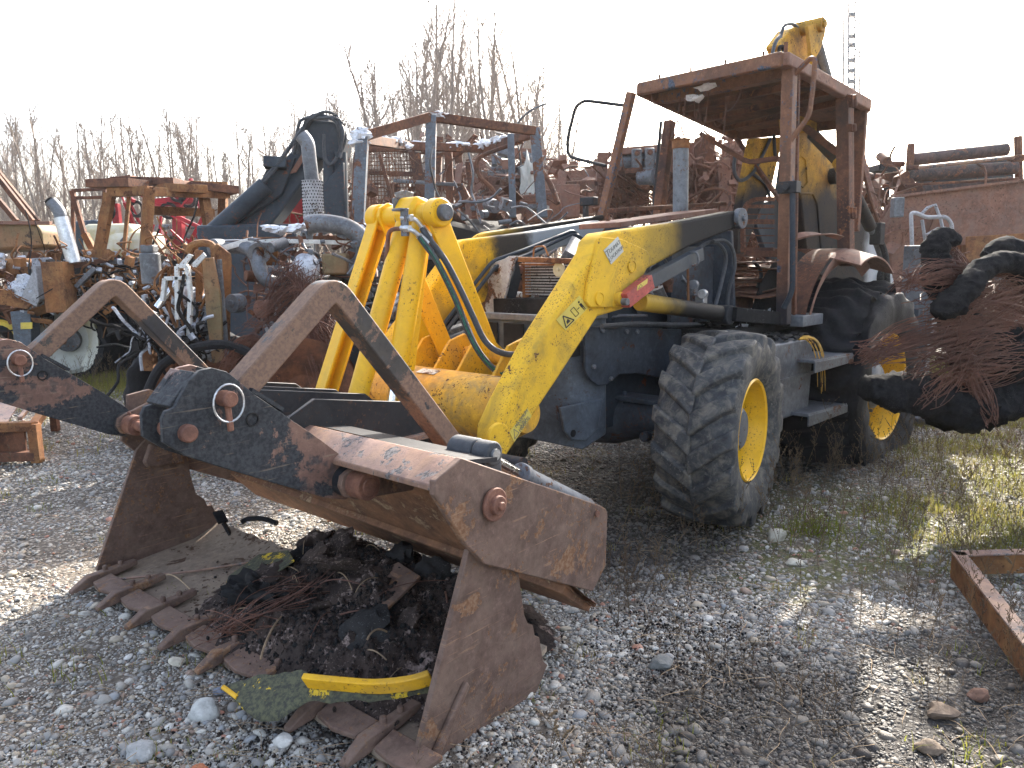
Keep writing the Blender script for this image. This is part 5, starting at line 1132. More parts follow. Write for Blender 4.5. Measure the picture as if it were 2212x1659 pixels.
junk(CBc, 'cab_remains', 'steel', (-0.3, 8.2, 1.75), (0.7, 0.4, 0.3), 30, (0.08, 0.3), 'btc')
MB().blob((-0.35, 8.4, 1.62), (0.75, 0.5, 0.32), 0.25, 3, 1.5, 4).build('dash_mound', 'char', CBc)
# engine
EN = part('engine', TC)
MB().box((-1.45, 7.1, 1.0), (1.1, 0.9, 0.7)).build('engine_block', 'boom_dark', EN, bevel=0.03)
junk(EN, 'engine_remains', 'rust', (-1.55, 6.7, 1.25), (0.65, 0.35, 0.40), 90, (0.06, 0.2), 'tbcptt')
junk(EN, 'engine_remains', 'steel', (-1.45, 6.6, 1.30), (0.6, 0.3, 0.38), 70, (0.06, 0.2), 'cbrt')
junk(EN, 'engine_remains', 'alu', (-1.5, 6.6, 1.15), (0.6, 0.3, 0.3), 36, (0.05, 0.15), 'bc')
for p, r, mt in (((-2.184, 6.2, 1.157), .075, 'steel'), ((-1.931, 6.1, 1.115), .07, 'pin'), ((-2.372, 6.4, 1.6), .07, 'steel'), ((-2.262, 6.25, 1.138), .05, 'char')):
    m = MB(); p = V(p); d = V((-0.45, -0.9, 0)).normalized(); m.cyl(p + d * .05, p - d * 0.05, r, n=24); m.cyl(p + d * 0.065, p - d * 0.02, r * 0.4, n=12); m.build('pulley', mt, EN, bevel=0.006)
rope(EN, 'intake_pipe', 'steel', [(-2.408, 6.5, 1.606), (-2.183, 6.4, 1.604), (-2.058, 6.35, 1.545), (-2.003, 6.3, 1.408), (-1.945, 6.3, 1.326), (-1.879, 6.4, 1.304)], .058, 5, 14)
m = MB(); c = V((-1.933, 6.4, 1.406)); m.cyl(c + V((-.05, -.06, 0)), c + V((.05, .05, 0)), 0.045, n=18); m.build('pipe_flange', 'steel', EN, bevel=0.004)
c = V((-1.645, 6.3, 1.421)); m = MB(); dr = V((-0.5, -0.86, 0)); m.lathe([(-.09, .001), (-.09, .07), (-.05, .115), (.02, .12), (.05, .09), (.06, .06), (.12, .055), (.12, .04), (.05, .04)], c, dr, 28); m.build('turbo_housing', 'alu', EN, smooth=50)
m = MB(); m.box(c + V((.24, .05, .03)), (0.20, 0.16, 0.17)); m.build('heat_shield', 'hood_olive', EN, bevel=0.02)
rope(EN, 'exhaust_elbow', 'steel', [c + V((.22, .1, .0)), c + V((.38, .12, .0)), c + V((.46, .12, .1)), c + V((.45, .12, .22)), c + V((.33, .12, .32)), c + V((.12, .12, .36)), c + V((.0, .1, .34))], .075, 5, 14)
mf0, mf1 = V((-1.725, 7, 1.772)), V((-1.722, 7, 2.178))
m = MB(); m.cyl(mf0, mf1, 0.090, n=28); m.build('muffler', 'fins', EN)
m = MB(); d = (mf1 - mf0)
for k in range(15):
    for j in range(22):
        a = j * 2 * math.pi / 22 + (k % 2) * 0.14; p = mf0 + d * (k + .5) / 15 + V((math.cos(a), math.sin(a), 0)) * 0.0905; m.box(p, (0.008, 0.008, 0.012))
m.build('muffler_perforations', 'char', EN, kind='stuff')
rope(EN, 'exhaust_stack', 'steel', [mf1, (-1.735, 7, 2.375), (-1.745, 7, 2.492), (-1.793, 7, 2.563)], .062, 5, 16)
bar(EN, 'top_rail', 'white', (-2.336, 6.3, 1.579), (-2.074, 6.4, 1.661), .045); bar(EN, 'top_rail', 'white', (-2.075, 6.4, 1.654), (-1.243, 6.5, 1.619), .035)
MB().plate([(-2.32, 6.35, 1.645), (-1.878, 6.4, 1.676), (-1.278, 6.6, 1.687), (-1.164, 6.6, 1.655), (-1.246, 6.6, 1.545), (-1.396, 6.5, 1.618), (-2.03, 6.4, 1.649)], 0.012).build('top_plate', 'rust', EN)
for a, b in (((-2.04, 6.7, 1.746), (-1.746, 6.7, 1.752)), ((-1.432, 6.7, 1.747), (-1.177, 6.7, 1.758)), ((-1.374, 6.6, 1.7), (-1.2, 6.6, 1.716))):
    m = MB(); a, b = V(a), V(b)
    for k in range(7): m.blob(a.lerp(b, k / 6) + V((0, 0, U(-.02, .02))), (0.06, 0.06, 0.028), 0.5, 2, 2.5, k)
    m.build('white_ash', 'ash', EN)
MB().plate([(-2.223, 6.6, 1.688), (-1.936, 6.6, 1.683), (-1.968, 6.6, 1.191), (-2.046, 6.6, 1.192), (-2.056, 6.6, 1.348), (-2.104, 6.6, 1.503), (-2.212, 6.6, 1.619)], .02).build('rusty_bracket', 'rust_orange', EN, bevel=.004)
# radiator stack at the front
RD = part('radiator_frame', TC)
MB().plate([(-2.326, 5.95, 1.512), (-2.238, 5.95, 1.517), (-2.205, 5.95, 1.224), (-2.221, 5.95, 0.726), (-2.308, 5.95, 0.71), (-2.327, 5.95, 1.014)], .03).build('side_plate', 'hood_olive', RD, bevel=.006)
bar(RD, 'frame_post', 'rust_orange', (-2.405, 6.1, 1.577), (-2.454, 6.1, 0.785), .05); bar(RD, 'frame_post', 'steel', (-2.216, 6, 1.503), (-2.212, 6, 0.701), .03)
MB().plate([(-2.302, 6.2, 1.631), (-2.199, 6.2, 1.546), (-2.195, 6.2, 1.503), (-2.273, 6.2, 0.695), (-2.307, 6.2, 0.696), (-2.279, 6.2, 1.36), (-2.319, 6.2, 1.505)], .03).build('side_plate', 'rust_orange', RD, bevel=.006)
rope(RD, 'top_hoop', 'rust_orange', [(-2.537, 6.2, 1.563), (-2.496, 6.2, 1.616), (-2.404, 6.2, 1.633), (-2.333, 6.2, 1.606), (-2.326, 6.2, 1.505)], .03, 4)
for a, b in (((-2.598, 5.9, 1.365), (-2.419, 5.9, 1.369)), ((-2.499, 5.9, 1.456), (-2.529, 5.9, 1.057)), ((-2.423, 5.9, 1.455), (-2.417, 5.9, 1.23)), ((-2.417, 5.9, 1.23), (-2.458, 5.9, 0.897)), ((-2.598, 5.9, 1.365), (-2.63, 5.9, 1.199)), ((-2.499, 5.9, 1.456), (-2.419, 5.9, 1.455))):
    bar(RD, 'white_ladder_bar', 'white', a, b, .045, .03)
for q in (((-2.48, 5.9, 1.473), (-2.405, 5.9, 1.547), (-2.371, 5.9, 1.533), (-2.44, 5.9, 1.455)), ((-2.397, 5.9, 1.465), (-2.293, 5.9, 1.555), (-2.274, 5.9, 1.528), (-2.357, 5.9, 1.443))):
    MB().plate(q, .015).build('white_tab', 'white', RD, bevel=.003)
MB().cyl((-2.505, 6.05, 1.42), (-2.699, 5.95, 1.144), .03, n=18).build('chrome_ram', 'chrome', RD)
c = V((-2.79, 6.1, 1.442)); m = MB(); m.cyl(c - V((0, 0, .12)), c + V((0, 0, .12)), .075, n=20); m.box(c + V((0, 0, .15)), (.1, .1, .06)); m.build('filter_canister', 'steel', RD, bevel=.01)
m = MB(); m.cyl((-2.866, 6, 1.12), (-2.747, 6, 1.06), .05, n=16); m.build('pipe_end', 'steel', RD)
for k in range(5):
    a = V((-2.455, 6.15, 1.201)) + V((-.03 + k * .015, -.01 * k, -.1 * k)); m = MB(); m.blob(a, (0.13, 0.07, 0.08), 0.4, 3, 2.5, k * 2.2); m.build('melted_radiator', 'alu', RD)
m = MB()
for k in range(30): m.box(V((-2.499, 6.08, 1.205)) + V((U(-.02, .2), U(-.04, .04), -.015 * k)), (U(.08, .18), .03, .006), rmat(.12))
m.build('radiator_sheets', 'alu', RD, kind='stuff')
junk(RD, 'burnt_hoses', 'char', V((-2.613, 5.95, 0.912)), (.22, .15, .07), 60, (.05, .14), 'ttb', thin=1.2)
junk(RD, 'burnt_hoses', 'alu', V((-2.607, 5.9, 0.935)), (.22, .15, .07), 24, (.04, .1), 'tb', thin=1.0)
rope(RD, 'sagging_hose', 'char', [(-2.845, 6, 0.965), (-2.733, 5.9, 0.902), (-2.55, 5.8, 0.884), (-2.451, 5.9, 0.897), (-2.35, 5.9, 0.842)], .03, 5, 9)
bar(RD, 'front_weight_post', 'rust_orange', (-2.811, 6, 1.019), (-2.83, 6, 0.658), .09, .1)
for k in range(10):
    p0 = V((-2.623, 6, 1.458)) + V((0.043 * (k % 5), 0, 0)); rope(RD, 'bent_pipe', 'rust_orange', [p0, p0 + V((U(-.15, .15), U(-.1, .1), -.15)), p0 + V((U(-.1, .1), U(-.1, .1), -.4)), p0 + V((U(-.2, .2), U(-.1, .1), -.7))], U(.008, .014), 4, 6)
# front wheel, burnt to the rim, with the tyre's bead wires
w = wheelw(TC, 'front_wheel', V((-1.556, 5.7, 0.521)), .62, .40, .36, 12, 'rubber_burnt', 'rust', 0, tyre=False, hub='char')
m = MB(); m.lathe([(-.16, .42), (-.17, .48), (-.1, .53), (.0, .54), (.1, .53), (.17, .48), (.16, .42)], V((-1.556, 5.7, 0.521)), V((math.sin(rad(-12)), math.cos(rad(12)), 0)), 60, a0=rad(-200), a1=rad(10)); m.build('tyre_scrap', 'rubber_burnt', w)
wheelw(TC, 'front_wheel', V((-2.663, 6.6, 0.328)), .62, .40, .36, 12, 'rubber_burnt', 'rust', .03, hub='char')
rope(TC, 'tyre_bead', 'rubber_burnt', [(-2.67, 5.6, 0.54), (-2.544, 5.6, 0.743), (-2.298, 5.6, 0.867), (-2.061, 5.6, 0.887), (-1.882, 5.6, 0.816)], .035, 6, 9)
m = MB()
def wires(m, a, b, n, spread, sag, r=0.0028, ends=.25):
    a, b = V(a), V(b)
    for k in range(n):
        o1 = V((U(-1, 1), U(-1, 1), U(-1, 1))) * spread; o2 = V((U(-1, 1), U(-1, 1), U(-1, 1))) * spread * (1 + ends * 4 * R5.random())
        mid = (a + b) / 2 + V((U(-1, 1), U(-1, 1), U(-1, 1))) * spread * 3.2 + V((0, 0, sag))
        m.tube(bez(a + o1, (a * 2 + mid) / 3 + V((0, 0, sag * .5)), (b + mid * 2) / 3 + V((U(-1, 1), U(-1, 1), U(-1, 1))) * spread * 2, b + o2, 10), r, 3, cap=False)
wires(m, (-1.611, 5.9, 1.355), (-1.315, 5.6, 0.412), 60, .05, .1); wires(m, (-1.717, 5.7, 0.955), (-1.27, 5.9, 0.858), 60, .06, .08); wires(m, (-1.797, 5.9, 1.184), (-1.609, 5.9, 1.389), 50, .07, .1); wires(m, (-1.858, 5.7, 0.889), (-2.073, 5.6, 0.734), 60, .04, .12); wires(m, (-1.397, 5.8, 1.01), (-1.536, 6, 1.281), 60, .1, .05)
wires(m, (-1.546, 5.9, 1.284), (-1.914, 5.9, 1.011), 50, .08, .05); wires(m, (-1.253, 5.7, 0.707), (-1.373, 5.7, 1.018), 50, .06, .08)
m.build('tyre_wires', 'wire', TC, kind='stuff')
MB().box((-1.3, 7.5, 0.62), (0.8, 2.2, 0.4)).build('chassis', 'boom_dark', TC, bevel=.02)
wheelw(TC, 'rear_wheel', (-0.1, 9.3, .75), .78, .48, .45, 30, 'rubber_burnt', 'rust', .03, hub='char')
wheelw(TC, 'rear_wheel', (-1.9, 9.9, .75), .78, .48, .45, 30, 'rubber_burnt', 'rust', .03, hub='char')

# ------------------------------------------------------------------ dark folded crane boom behind it
BM = wthing('loader_crane', 'dark grey hydraulic crane arm with hoses leaning over the tractor wrecks', 'crane arm', (-2.2, 9.2))
MB().plate([(-3.408, 9, 1.74), (-2.426, 9.2, 2.72), (-2.238, 9.2, 3.033), (-1.982, 9.2, 3.094), (-2.044, 9.2, 2.713), (-2.603, 9.1, 1.99), (-2.856, 9, 1.704)], .26, (0.2, 1, 0)).build('main_boom', 'boom_dark', BM, bevel=.02)
MB().plate([(-2.677, 8.9, 2.51), (-2.363, 8.95, 2.635), (-2.544, 8.95, 2.235), (-3.017, 8.9, 1.935)], .05, (0.2, 1, 0)).build('lug_plate', 'boom_dark', BM, bevel=.01)
MB().cyl((-3.41, 8.8, 1.734), (-2.688, 8.85, 2.33), .10, n=18).build('lift_ram', 'boom_dark', BM)
MB().plate([(-2.191, 9.1, 3.045), (-1.885, 9.1, 3.01), (-1.805, 9.1, 2.848), (-1.853, 9.1, 2.62), (-2.064, 9.1, 2.599), (-2.232, 9.1, 2.703)], .34, (0.2, 1, 0)).build('knuckle', 'boom_dark', BM, bevel=.03)
for qa, qb in (((-1.989, 8.95, 2.679), (-2, 8.9, 1.867)), ((-1.87, 8.95, 2.677), (-1.881, 8.9, 1.864))): MB().cyl(qa, qb, .075, n=16).build('vertical_ram', 'boom_dark', BM)
MB().plate([(-2.059, 8.9, 2.324), (-1.813, 8.9, 2.57), (-1.818, 8.9, 1.965), (-2.058, 8.9, 1.868)], .12, (0.2, 1, 0)).build('outer_boom', 'boom_dark', BM, bevel=.02)
MB().plate([(-2.187, 8.95, 2.832), (-2.091, 8.95, 2.88), (-2.373, 8.95, 2.475), (-2.452, 8.95, 2.456)], .01, (0.2, 1, 0)).build('faded_stripe', 'rust_pink', BM)
for k in range(6):
    rope(BM, 'boom_hose', 'hose', [V(p) + V((U(-.05, .05), U(-.1, .1), U(-.02, .07))) for p in ((-2.363, 8.95, 2.635), (-2.217, 8.9, 2.963), (-2.07, 8.9, 3.048), (-1.893, 8.9, 3.006), (-1.814, 8.9, 2.857), (-1.858, 8.9, 2.595))], .018, 5, 6)
rope(BM, 'boom_hose', 'hose', [(-3.085, 8.8, 1.941), (-2.833, 8.8, 2.228), (-2.587, 8.8, 2.472), (-2.229, 8.8, 2.932)], .022, 5, 6)
rope(BM, 'boom_hose', 'hose', [(-3.184, 8.8, 1.983), (-2.886, 8.8, 2.204), (-2.574, 8.8, 2.511), (-2.312, 8.8, 2.811)], .022, 5, 6)
rope(BM, 'boom_hose', 'hose', [(-2.006, 8.8, 2.855), (-2.009, 8.8, 2.61), (-1.947, 8.8, 2.535), (-1.877, 8.8, 2.608)], .02, 5, 6)
m = MB(); c = V((-2.57, 8.85, 2.567)); m.box(c, (.24, .14, .12), rmat(.2)); m.build('valve_box', 'boom_dark', BM, bevel=.01)
MB().box((-2.9, 9.1, .95), (1.1, .8, 1.9)).build('crane_base', 'boom_dark', BM, bevel=.03)

# ------------------------------------------------------------------ orange-rust tractor on the left
TB = wthing('tractor_wreck', 'orange-rusty tractor shell with square cab frame, silver exhaust pipe and one pale wheel', 'tractor wreck', (-5.0, 11.3))
CF = part('cab_frame', TB)
for a, b, w in (((-5.401, 10.8, 2.45), (-5.652, 10.8, 1.574), .12), ((-4.779, 10.6, 2.482), (-4.948, 10.5, 1.069), .14), ((-4.442, 11.6, 2.487), (-4.328, 11.5, 1.553), .12), ((-4.446, 12.4, 2.554), (-4.514, 12.4, 1.846), .12), ((-5.802, 12.2, 2.595), (-5.97, 12.2, 1.725), .05)):
    bar(CF, 'cab_post', 'rust_orange', a, b, w)
rope(CF, 'curved_front_post', 'rust_orange', [(-5.352, 10.8, 2.498), (-5.483, 10.8, 2.255), (-5.583, 10.8, 1.885), (-5.64, 10.8, 1.574)], .06, 4, 6)
for a, b in (((-5.4, 10.8, 2.462), (-4.762, 10.6, 2.458)), ((-4.764, 10.6, 2.446), (-4.211, 11.9, 2.508)), ((-6.094, 12.3, 2.657), (-4.531, 12.6, 2.586)), ((-5.159, 11.5, 2.263), (-4.552, 12.2, 2.261)), ((-5.372, 10.8, 2.486), (-6.059, 12.3, 2.657))):
    bar(CF, 'roof_rail', 'rust_orange', a, b, .12)
for a, b, mt, t in (((-5.578, 11.2, 2.588), (-4.904, 11, 2.57), 'rust', .9), ((-5.476, 11.4, 2.643), (-4.618, 11.4, 2.616), 'rust', .8), ((-4.844, 11, 2.519), (-4.428, 11.4, 2.522), 'rust_orange', .6), ((-4.703, 11.6, 2.597), (-4.174, 12, 2.557), 'rust', .7), ((-5.754, 11.6, 2.654), (-5.367, 11.6, 2.7), 'rust', .5), ((-5.003, 12, 2.652), (-4.275, 12.2, 2.631), 'rust_orange', .7)):
    bar(CF, 'roof_sheet', mt, a, b, t, .11)
MB().box(V((-5.275, 11.4, 2.665)), (.7, .8, .04), rmat(.05)).build('roof_sheet', 'rust', CF)
EX = part('exhaust', TB)
MB().cyl((-5.433, 9.8, 1.522), (-5.535, 9.8, 2.078), .085, n=24).build('silver_jacket', 'zinc', EX)
m = MB(); m.tube(rounded([V(p) for p in ((-5.532, 9.8, 2.05), (-5.548, 9.8, 2.162), (-5.639, 9.8, 2.27))], .1), .075, 18); m.build('stack_tip', 'steel', EX)
m = MB(); c = V((-5.649, 9.8, 2.281)); m.cyl(c, c + V((-.01, 0, .012)), .06, n=16); m.build('stack_mouth', 'char', EX)
c = V((-5.902, 10.6, 0.508)); wheelw(TB, 'front_wheel', c, .62, .46, .36, -18, 'rubber_burnt', 'plastic_white', .04, hub='steel')
m = MB(); m.lathe([(0.0, .46), (.06, .455), (.10, .40), (.02, .38), (.015, .2), (.015, .02)], c + V((-.05, -.15, 0)), V((math.sin(rad(18)), -math.cos(rad(18)), 0)), 40); m.build('wheel_disc', 'sign', TB)
m = MB(); m.lathe([(0.0, .16), (.10, .15), (.12, .001)], c + V((-.05, -.18, .0)), V((math.sin(rad(18)), -math.cos(rad(18)), 0)), 26); m.build('hub_cap', 'steel', TB)
junk(TB, 'engine_remains', 'rust_orange', (-4.9, 10.2, 1.25), (1.3, .4, .45), 120, (.06, .24), 'tbptt', thin=1.0)
junk(TB, 'engine_remains', 'char', (-4.9, 10.5, 1.1), (1.4, .4, .5), 110, (.1, .35), 'btcb', thin=1.0)
junk(TB, 'engine_remains', 'alu', (-4.9, 10.1, 1.25), (1.3, .35, .4), 40, (.06, .2), 'bc')
junk(TB, 'engine_remains', 'rust', (-3.4, 10.6, 1.2), (.7, .4, .45), 80, (.1, .34), 'tbp', thin=1.0)
MB().box((-4.7, 11.0, .95), (2.4, .8, .7)).build('engine_block', 'boom_dark', TB, bevel=.04)
MB().box(V((-5.586, 9.7, 1.23)), (.27, .25, .62)).build('rust_pillar', 'rust_orange', TB, bevel=.01)
MB().box(V((-5.876, 9.9, 1.287)), (.26, .1, .42), rmat(.05)).build('radiator', 'fins', TB, bevel=.01)
rope(TB, 'fender_strip', 'rust_orange', [(-5.943, 9.9, 1.375), (-5.707, 9.9, 1.388), (-5.479, 9.9, 1.338), (-5.311, 9.9, 1.265)], .04, 4, 6)
for k, (a, b) in enumerate((((-5.493, 9.9, 1.483), (-5.149, 10.1, 1.564)), ((-5.416, 10.1, 1.568), (-4.863, 10.3, 1.499)), ((-5.24, 10.3, 1.685), (-5.263, 10, 1.097)), ((-5.436, 9.8, 1.224), (-5.181, 9.8, 1.449)))): bar(TB, 'bent_bar', ('rust', 'steel', 'rust_orange', 'steel')[k], a, b, .06)
m = MB(); 
for k in range(5): m.blob((-4.5 + U(-.3, .8), 10.6, .45 + U(-.1, .15)), (.45, .3, .38), .35, 3, 1.8, k * 1.7)
m.build('shredded_tyre', 'rubber_burnt', TB)
m = MB(); m.blob(V((-5.538, 10.9, 0.446)), (.55, .3, .42), .4, 3, 2, 9.1); m.build('shredded_tyre', 'rubber_burnt', TB)
wheelw(TB, 'rear_wheel', (-4.2, 12.6, .7), .78, .48, .45, -18, 'rubber_burnt', 'rust', .03, hub='char')
# ------------------------------------------------------------------ wreck at the far left edge
TA = wthing('tractor_wreck', 'olive and orange scorched hoods of a burnt machine cut by the picture edge', 'tractor wreck', (-7.0, 11.0))
MB().plate([(-8.128, 12, 2.173), (-7.288, 12, 2.159), (-6.955, 12, 2.126), (-6.869, 12, 2.014), (-6.882, 12, 1.772), (-7.088, 12, 1.755), (-7.762, 12, 1.718), (-8.187, 12, 1.704)], .8, (0, 1, 0)).build('olive_hood', 'hood_olive', TA, bevel=.05)
bar(TA, 'hood_rim', 'rust_pink', (-7.824, 11.55, 2.14), (-6.709, 11.6, 2.116), .08, .05)
for a, b in (((-7.809, 12, 3.051), (-7.217, 12, 2.172)), ((-7.982, 12.2, 2.735), (-7.579, 12.2, 2.188)), ((-7.875, 12.3, 2.985), (-7.311, 12.3, 2.188))): bar(TA, 'diagonal_strut', 'rust', a, b, .07)
MB().plate([(-7.378, 10.8, 1.604), (-6.425, 10.8, 1.6), (-6.399, 10.8, 1.493), (-6.453, 10.8, 1.349), (-7.413, 10.8, 1.327)], .6, (0, 1, 0)).build('orange_hood', 'rust_orange', TA, bevel=.06)
bar(TA, 'rear_hood', 'rust_orange', (-7.254, 12.5, 1.606), (-6.407, 12.5, 1.62), .5, .25, bevel=.08)
MB().plate([(-6.188, 10.2, 1.594), (-5.959, 10.2, 1.602), (-5.893, 10.2, 1.541), (-6.023, 10.2, 1.46), (-6.188, 10.2, 1.487)], .05).build('grey_flap', 'alu', TA)
m = MB(); m.blob(V((-6.168, 10, 1.219)), (.22, .15, .16), .3, 3, 2, 2); m.build('melted_pump', 'alu', TA)
MB().box(V((-5.989, 9.9, 1.219)), (.22, .1, .42), Euler((0, .5, 0)).to_matrix()).build('oil_cooler', 'fins', TA, bevel=.01)
MB().plate([(-6.574, 9.9, 1.229), (-6.172, 9.9, 1.164), (-5.99, 9.9, 1.114), (-6.137, 9.9, 0.953), (-6.367, 9.9, 1.004), (-6.598, 9.9, 1.037)], .03).build('torn_sheet', 'rust_orange', TA)
MB().plate([(-6.368, 10, 0.927), (-6.107, 10, 0.922), (-6.141, 10, 0.517), (-6.257, 10, 0.447), (-6.361, 10, 0.581)], .2, (0, 1, 0)).build('grey_bracket', 'grey', TA, bevel=.01)
MB().plate([(-6.226, 9.87, 0.786), (-6.079, 9.87, 0.789), (-6.088, 9.87, 0.707), (-6.236, 9.87, 0.704)], .01, (0, 1, 0)).build('yellow_tag', 'label_yellow', TA)
junk(TA, 'machine_remains', 'rust', (-7.3, 10.6, 1.15), (.8, .4, .4), 90, (.1, .34), 'tbp', thin=1.0)
junk(TA, 'machine_remains', 'char', (-7.7, 10.6, .7), (.8, .4, .5), 90, (.12, .4), 'bctb', thin=1.0)
junk(TA, 'machine_remains', 'alu', (-7.2, 10.3, 1.45), (.8, .35, .25), 36, (.08, .22), 'bc')
m = MB(); m.lathe([(0, .2), (.05, .24), (0, .28)], V((-6.735, 10.2, 0.537)), (0, 1, 0), 20); m.build('yellow_ring', 'label_yellow', TA)
MB().box((-7.9, 11.2, .75), (2.0, 1.0, .8)).build('chassis', 'boom_dark', TA, bevel=.04)
# ------------------------------------------------------------------ things glimpsed between the wrecks
DF = wthing('metal_door_frame', 'thin brown rectangular frame standing between the silver exhaust and the orange cab', 'door frame', (-5.6, 13.2))
for a, b, w in (((-7.115, 13, 2.708), (-6.99, 13, 2.016), .07), ((-7.115, 13, 2.708), (-6.584, 13, 2.728), .05), ((-7.12, 13, 2.59), (-6.597, 13, 2.596), .05), ((-6.584, 13, 2.728), (-6.712, 13, 1.598), .06), ((-7.107, 13, 2.708), (-7.225, 13, 1.379), .05)):
    bar(DF, 'frame_bar', 'rust', a, b, w)
bar(DF, 'orange_strut', 'rust_orange', (-6.929, 12.9, 2.012), (-6.751, 12.9, 1.598), .1)
bar(DF, 'foot', 'rust', (-5.9, 13.2, .3), (-5.0, 13.2, .3), .2, .6)
WT = wthing('liquid_tank', 'off-white plastic tank seen through the orange cab frame', 'tank', (-6.0, 14.8))
m = MB(); m.box(V((-7.382, 14.8, 1.957)), (.95, .7, .6)); m.build('tank_body', 'plastic_white', WT, bevel=.12)
m = MB(); m.box(V((-6.925, 14.7, 1.878)), (.85, .7, .45)); m.build('tank_lobe', 'plastic_white', WT, bevel=.15)
rope(WT, 'black_hose', 'hose', [(-6.867, 14.2, 2.014), (-6.987, 14.2, 1.893), (-6.89, 14.2, 1.769), (-6.644, 14.2, 1.723), (-6.525, 14.2, 1.845)], .035, 5, 7)
MB().box((-6.0, 14.9, .75), (1.9, .9, 1.2)).build('carrier_frame', 'boom_dark', WT, bevel=.03)
RI = wthing('farm_implement', 'bright red folded field implement behind the orange cab frame', 'farm implement', (-5.3, 17.5))
for k in range(34):
    p = V((-7.693, 17, 2.458)) + V((U(-1.1, 1.0), U(-.6, .6), U(-.75, .6))); d = V((U(-1, 1), U(-.3, .3), U(-1, 1))).normalized()
    bar(RI, 'red_bar', 'red_bright', p - d * U(.2, .5), p + d * U(.2, .5), U(.03, .08))
bar(RI, 'main_beam', 'red_bright', (-7.613, 17, 2.796), (-6.715, 17, 2.877), .18); bar(RI, 'main_beam', 'red_bright', (-8.404, 17, 2.81), (-8.397, 17, 1.637), .14); bar(RI, 'main_beam', 'red_bright', (-7.069, 17, 2.787), (-7.138, 17, 1.615), .2)
m = MB(); c = V((-7.28, 16.8, 2.2))
for k in range(10): q = V((-7.607, 16.8, 2.398)) + V((U(-1, 1), 0, U(-.6, .6))); m.lathe([(-.03, .18), (-.03, .12), (.03, .12), (.03, .18), (-.03, .18)], q, (U(-.4, .4), 1, 0), 16)
m.build('black_discs', 'char', RI, kind='stuff')
bar(RI, 'ground_frame', 'red_bright', (-6.4, 17.6, .6), (-4.2, 17.6, .6), .3, 1.2)
O_ = wthing('red_hood_machine', 'orange-red rounded machine hood peeping between the crane arm and the steel exhaust', 'machine', (-3.6, 14.5))
MB().blob(V((-3.895, 14.5, 2.554)), (.65, .5, .42), .08, 3, 1, 2).build('hood', 'red_bright', O_); junk(O_, 'frame_remains', 'rust', V((-3.886, 14.3, 2.213)), (.7, .3, .5), 40, (.1, .35), 'bt', thin=1.2); MB().box((-4.1, 14.7, .7), (1.2, .8, 1.4)).build('body', 'rust', O_, bevel=.03)
CR = wthing('parked_car', 'dark car with a sloping bonnet parked beyond the wrecks at left', 'car', (-7.6, 20))
MB().plate([(-10.344, 19, 2.334), (-10.046, 19, 2.525), (-9.543, 19, 2.56), (-9.165, 19, 2.445), (-8.85, 19, 2.254), (-8.807, 19, 1.869), (-8.859, 19, 1.539), (-10.48, 19, 1.567)], 1.7, (0, 1, 0)).build('body', 'tarp', CR, bevel=.1)
for x in ((-9.893, 18.4, 1.42), (-8.809, 18.4, 1.401)): MB().cyl(V(x) + V((0, -.1, 0)), V(x) + V((0, .1, 0)), .32, n=22).build('wheel', 'rubber', CR, bevel=.03)
GR = wthing('pipe_fence', 'long grey horizontal pipe railing far behind the left wrecks', 'fence', (-9, 27))
for z, r in ((2.75, .10), (2.45, .09), (2.15, .12)): MB().cyl((-19, 27, z), (-1.5, 27.5, z + .15), r, n=10).build('rail', 'steel', GR)
for x in (-16, -12.5, -9, -5.5, -2): MB().cyl((x, 27.3, 0), (x, 27.3, 2.9), .09, n=10).build('post', 'steel', GR)

PLn = wthing('overhead_line', 'thin power cables crossing the pale sky above the left trees', 'power line', (-10, 46))
for z in (10.6, 9.8, 9.1):
    MB().tube([(-48 + 9 * k, 46, z + .35 * ((k - 5) / 5) ** 2) for k in range(11)], .014, 4).build('cable', 'steel', PLn)
for x in (-47.5, 41.5): MB().cyl((x, 46, 0), (x, 46, 11.5), .14, n=10).build('pole', 'concrete', PLn)
# caged cab and its neighbours behind the middle tractor
CG = wthing('harvester_wreck', 'rusty cab shell with wire-mesh window guard behind the grey tractor posts', 'harvester wreck', (-1.3, 13.0))
mg = part('mesh_guard', CG)
g0, g1, g2, g3 = V((-2.178, 12.5, 3.191)), V((-1.48, 12.7, 3.228)), V((-1.394, 12.7, 2.129)), V((-2.214, 12.5, 2.097))
for k in range(17):
    u = k / 16; a, b = g0.lerp(g1, u), g3.lerp(g2, u); MB().beam(a, b, .012, .012).build('mesh_wire', 'rust', mg)
for k in range(20):
    u = k / 19; a, b = g0.lerp(g3, u), g1.lerp(g2, u); MB().beam(a, b, .012, .012).build('mesh_wire', 'rust', mg)
for a, b, w in (((-2.231, 12.6, 3.227), (-2.272, 12.5, 1.954), .1), ((-1.494, 12.7, 3.242), (-1.302, 12.7, 2.018), .16), ((-2.245, 12.6, 3.227), (-1.443, 12.7, 3.241), .1), ((-2.247, 12.6, 2.874), (-1.237, 12.7, 2.825), .07), ((-1.985, 12.4, 3.105), (-1.8, 12.4, 2.368), .05), ((-1.762, 12.9, 3.289), (-0.842, 13, 3.201), .14), ((-1.18, 13, 3.206), (-1.259, 13, 1.955), .22), ((-0.805, 13, 3.2), (-0.764, 13, 1.947), .12)):
    bar(CG, 'cab_post', 'rust', a, b, w)
junk(CG, 'cab_remains', 'rust', V((-1.714, 12.8, 2.286)), (1.0, .5, .45), 70, (.08, .32), 'btp', thin=1.2)
junk(CG, 'cab_remains', 'rust', V((-0.87, 13.2, 2.709)), (.5, .5, .75), 50, (.08, .32), 'btp', thin=1.2)
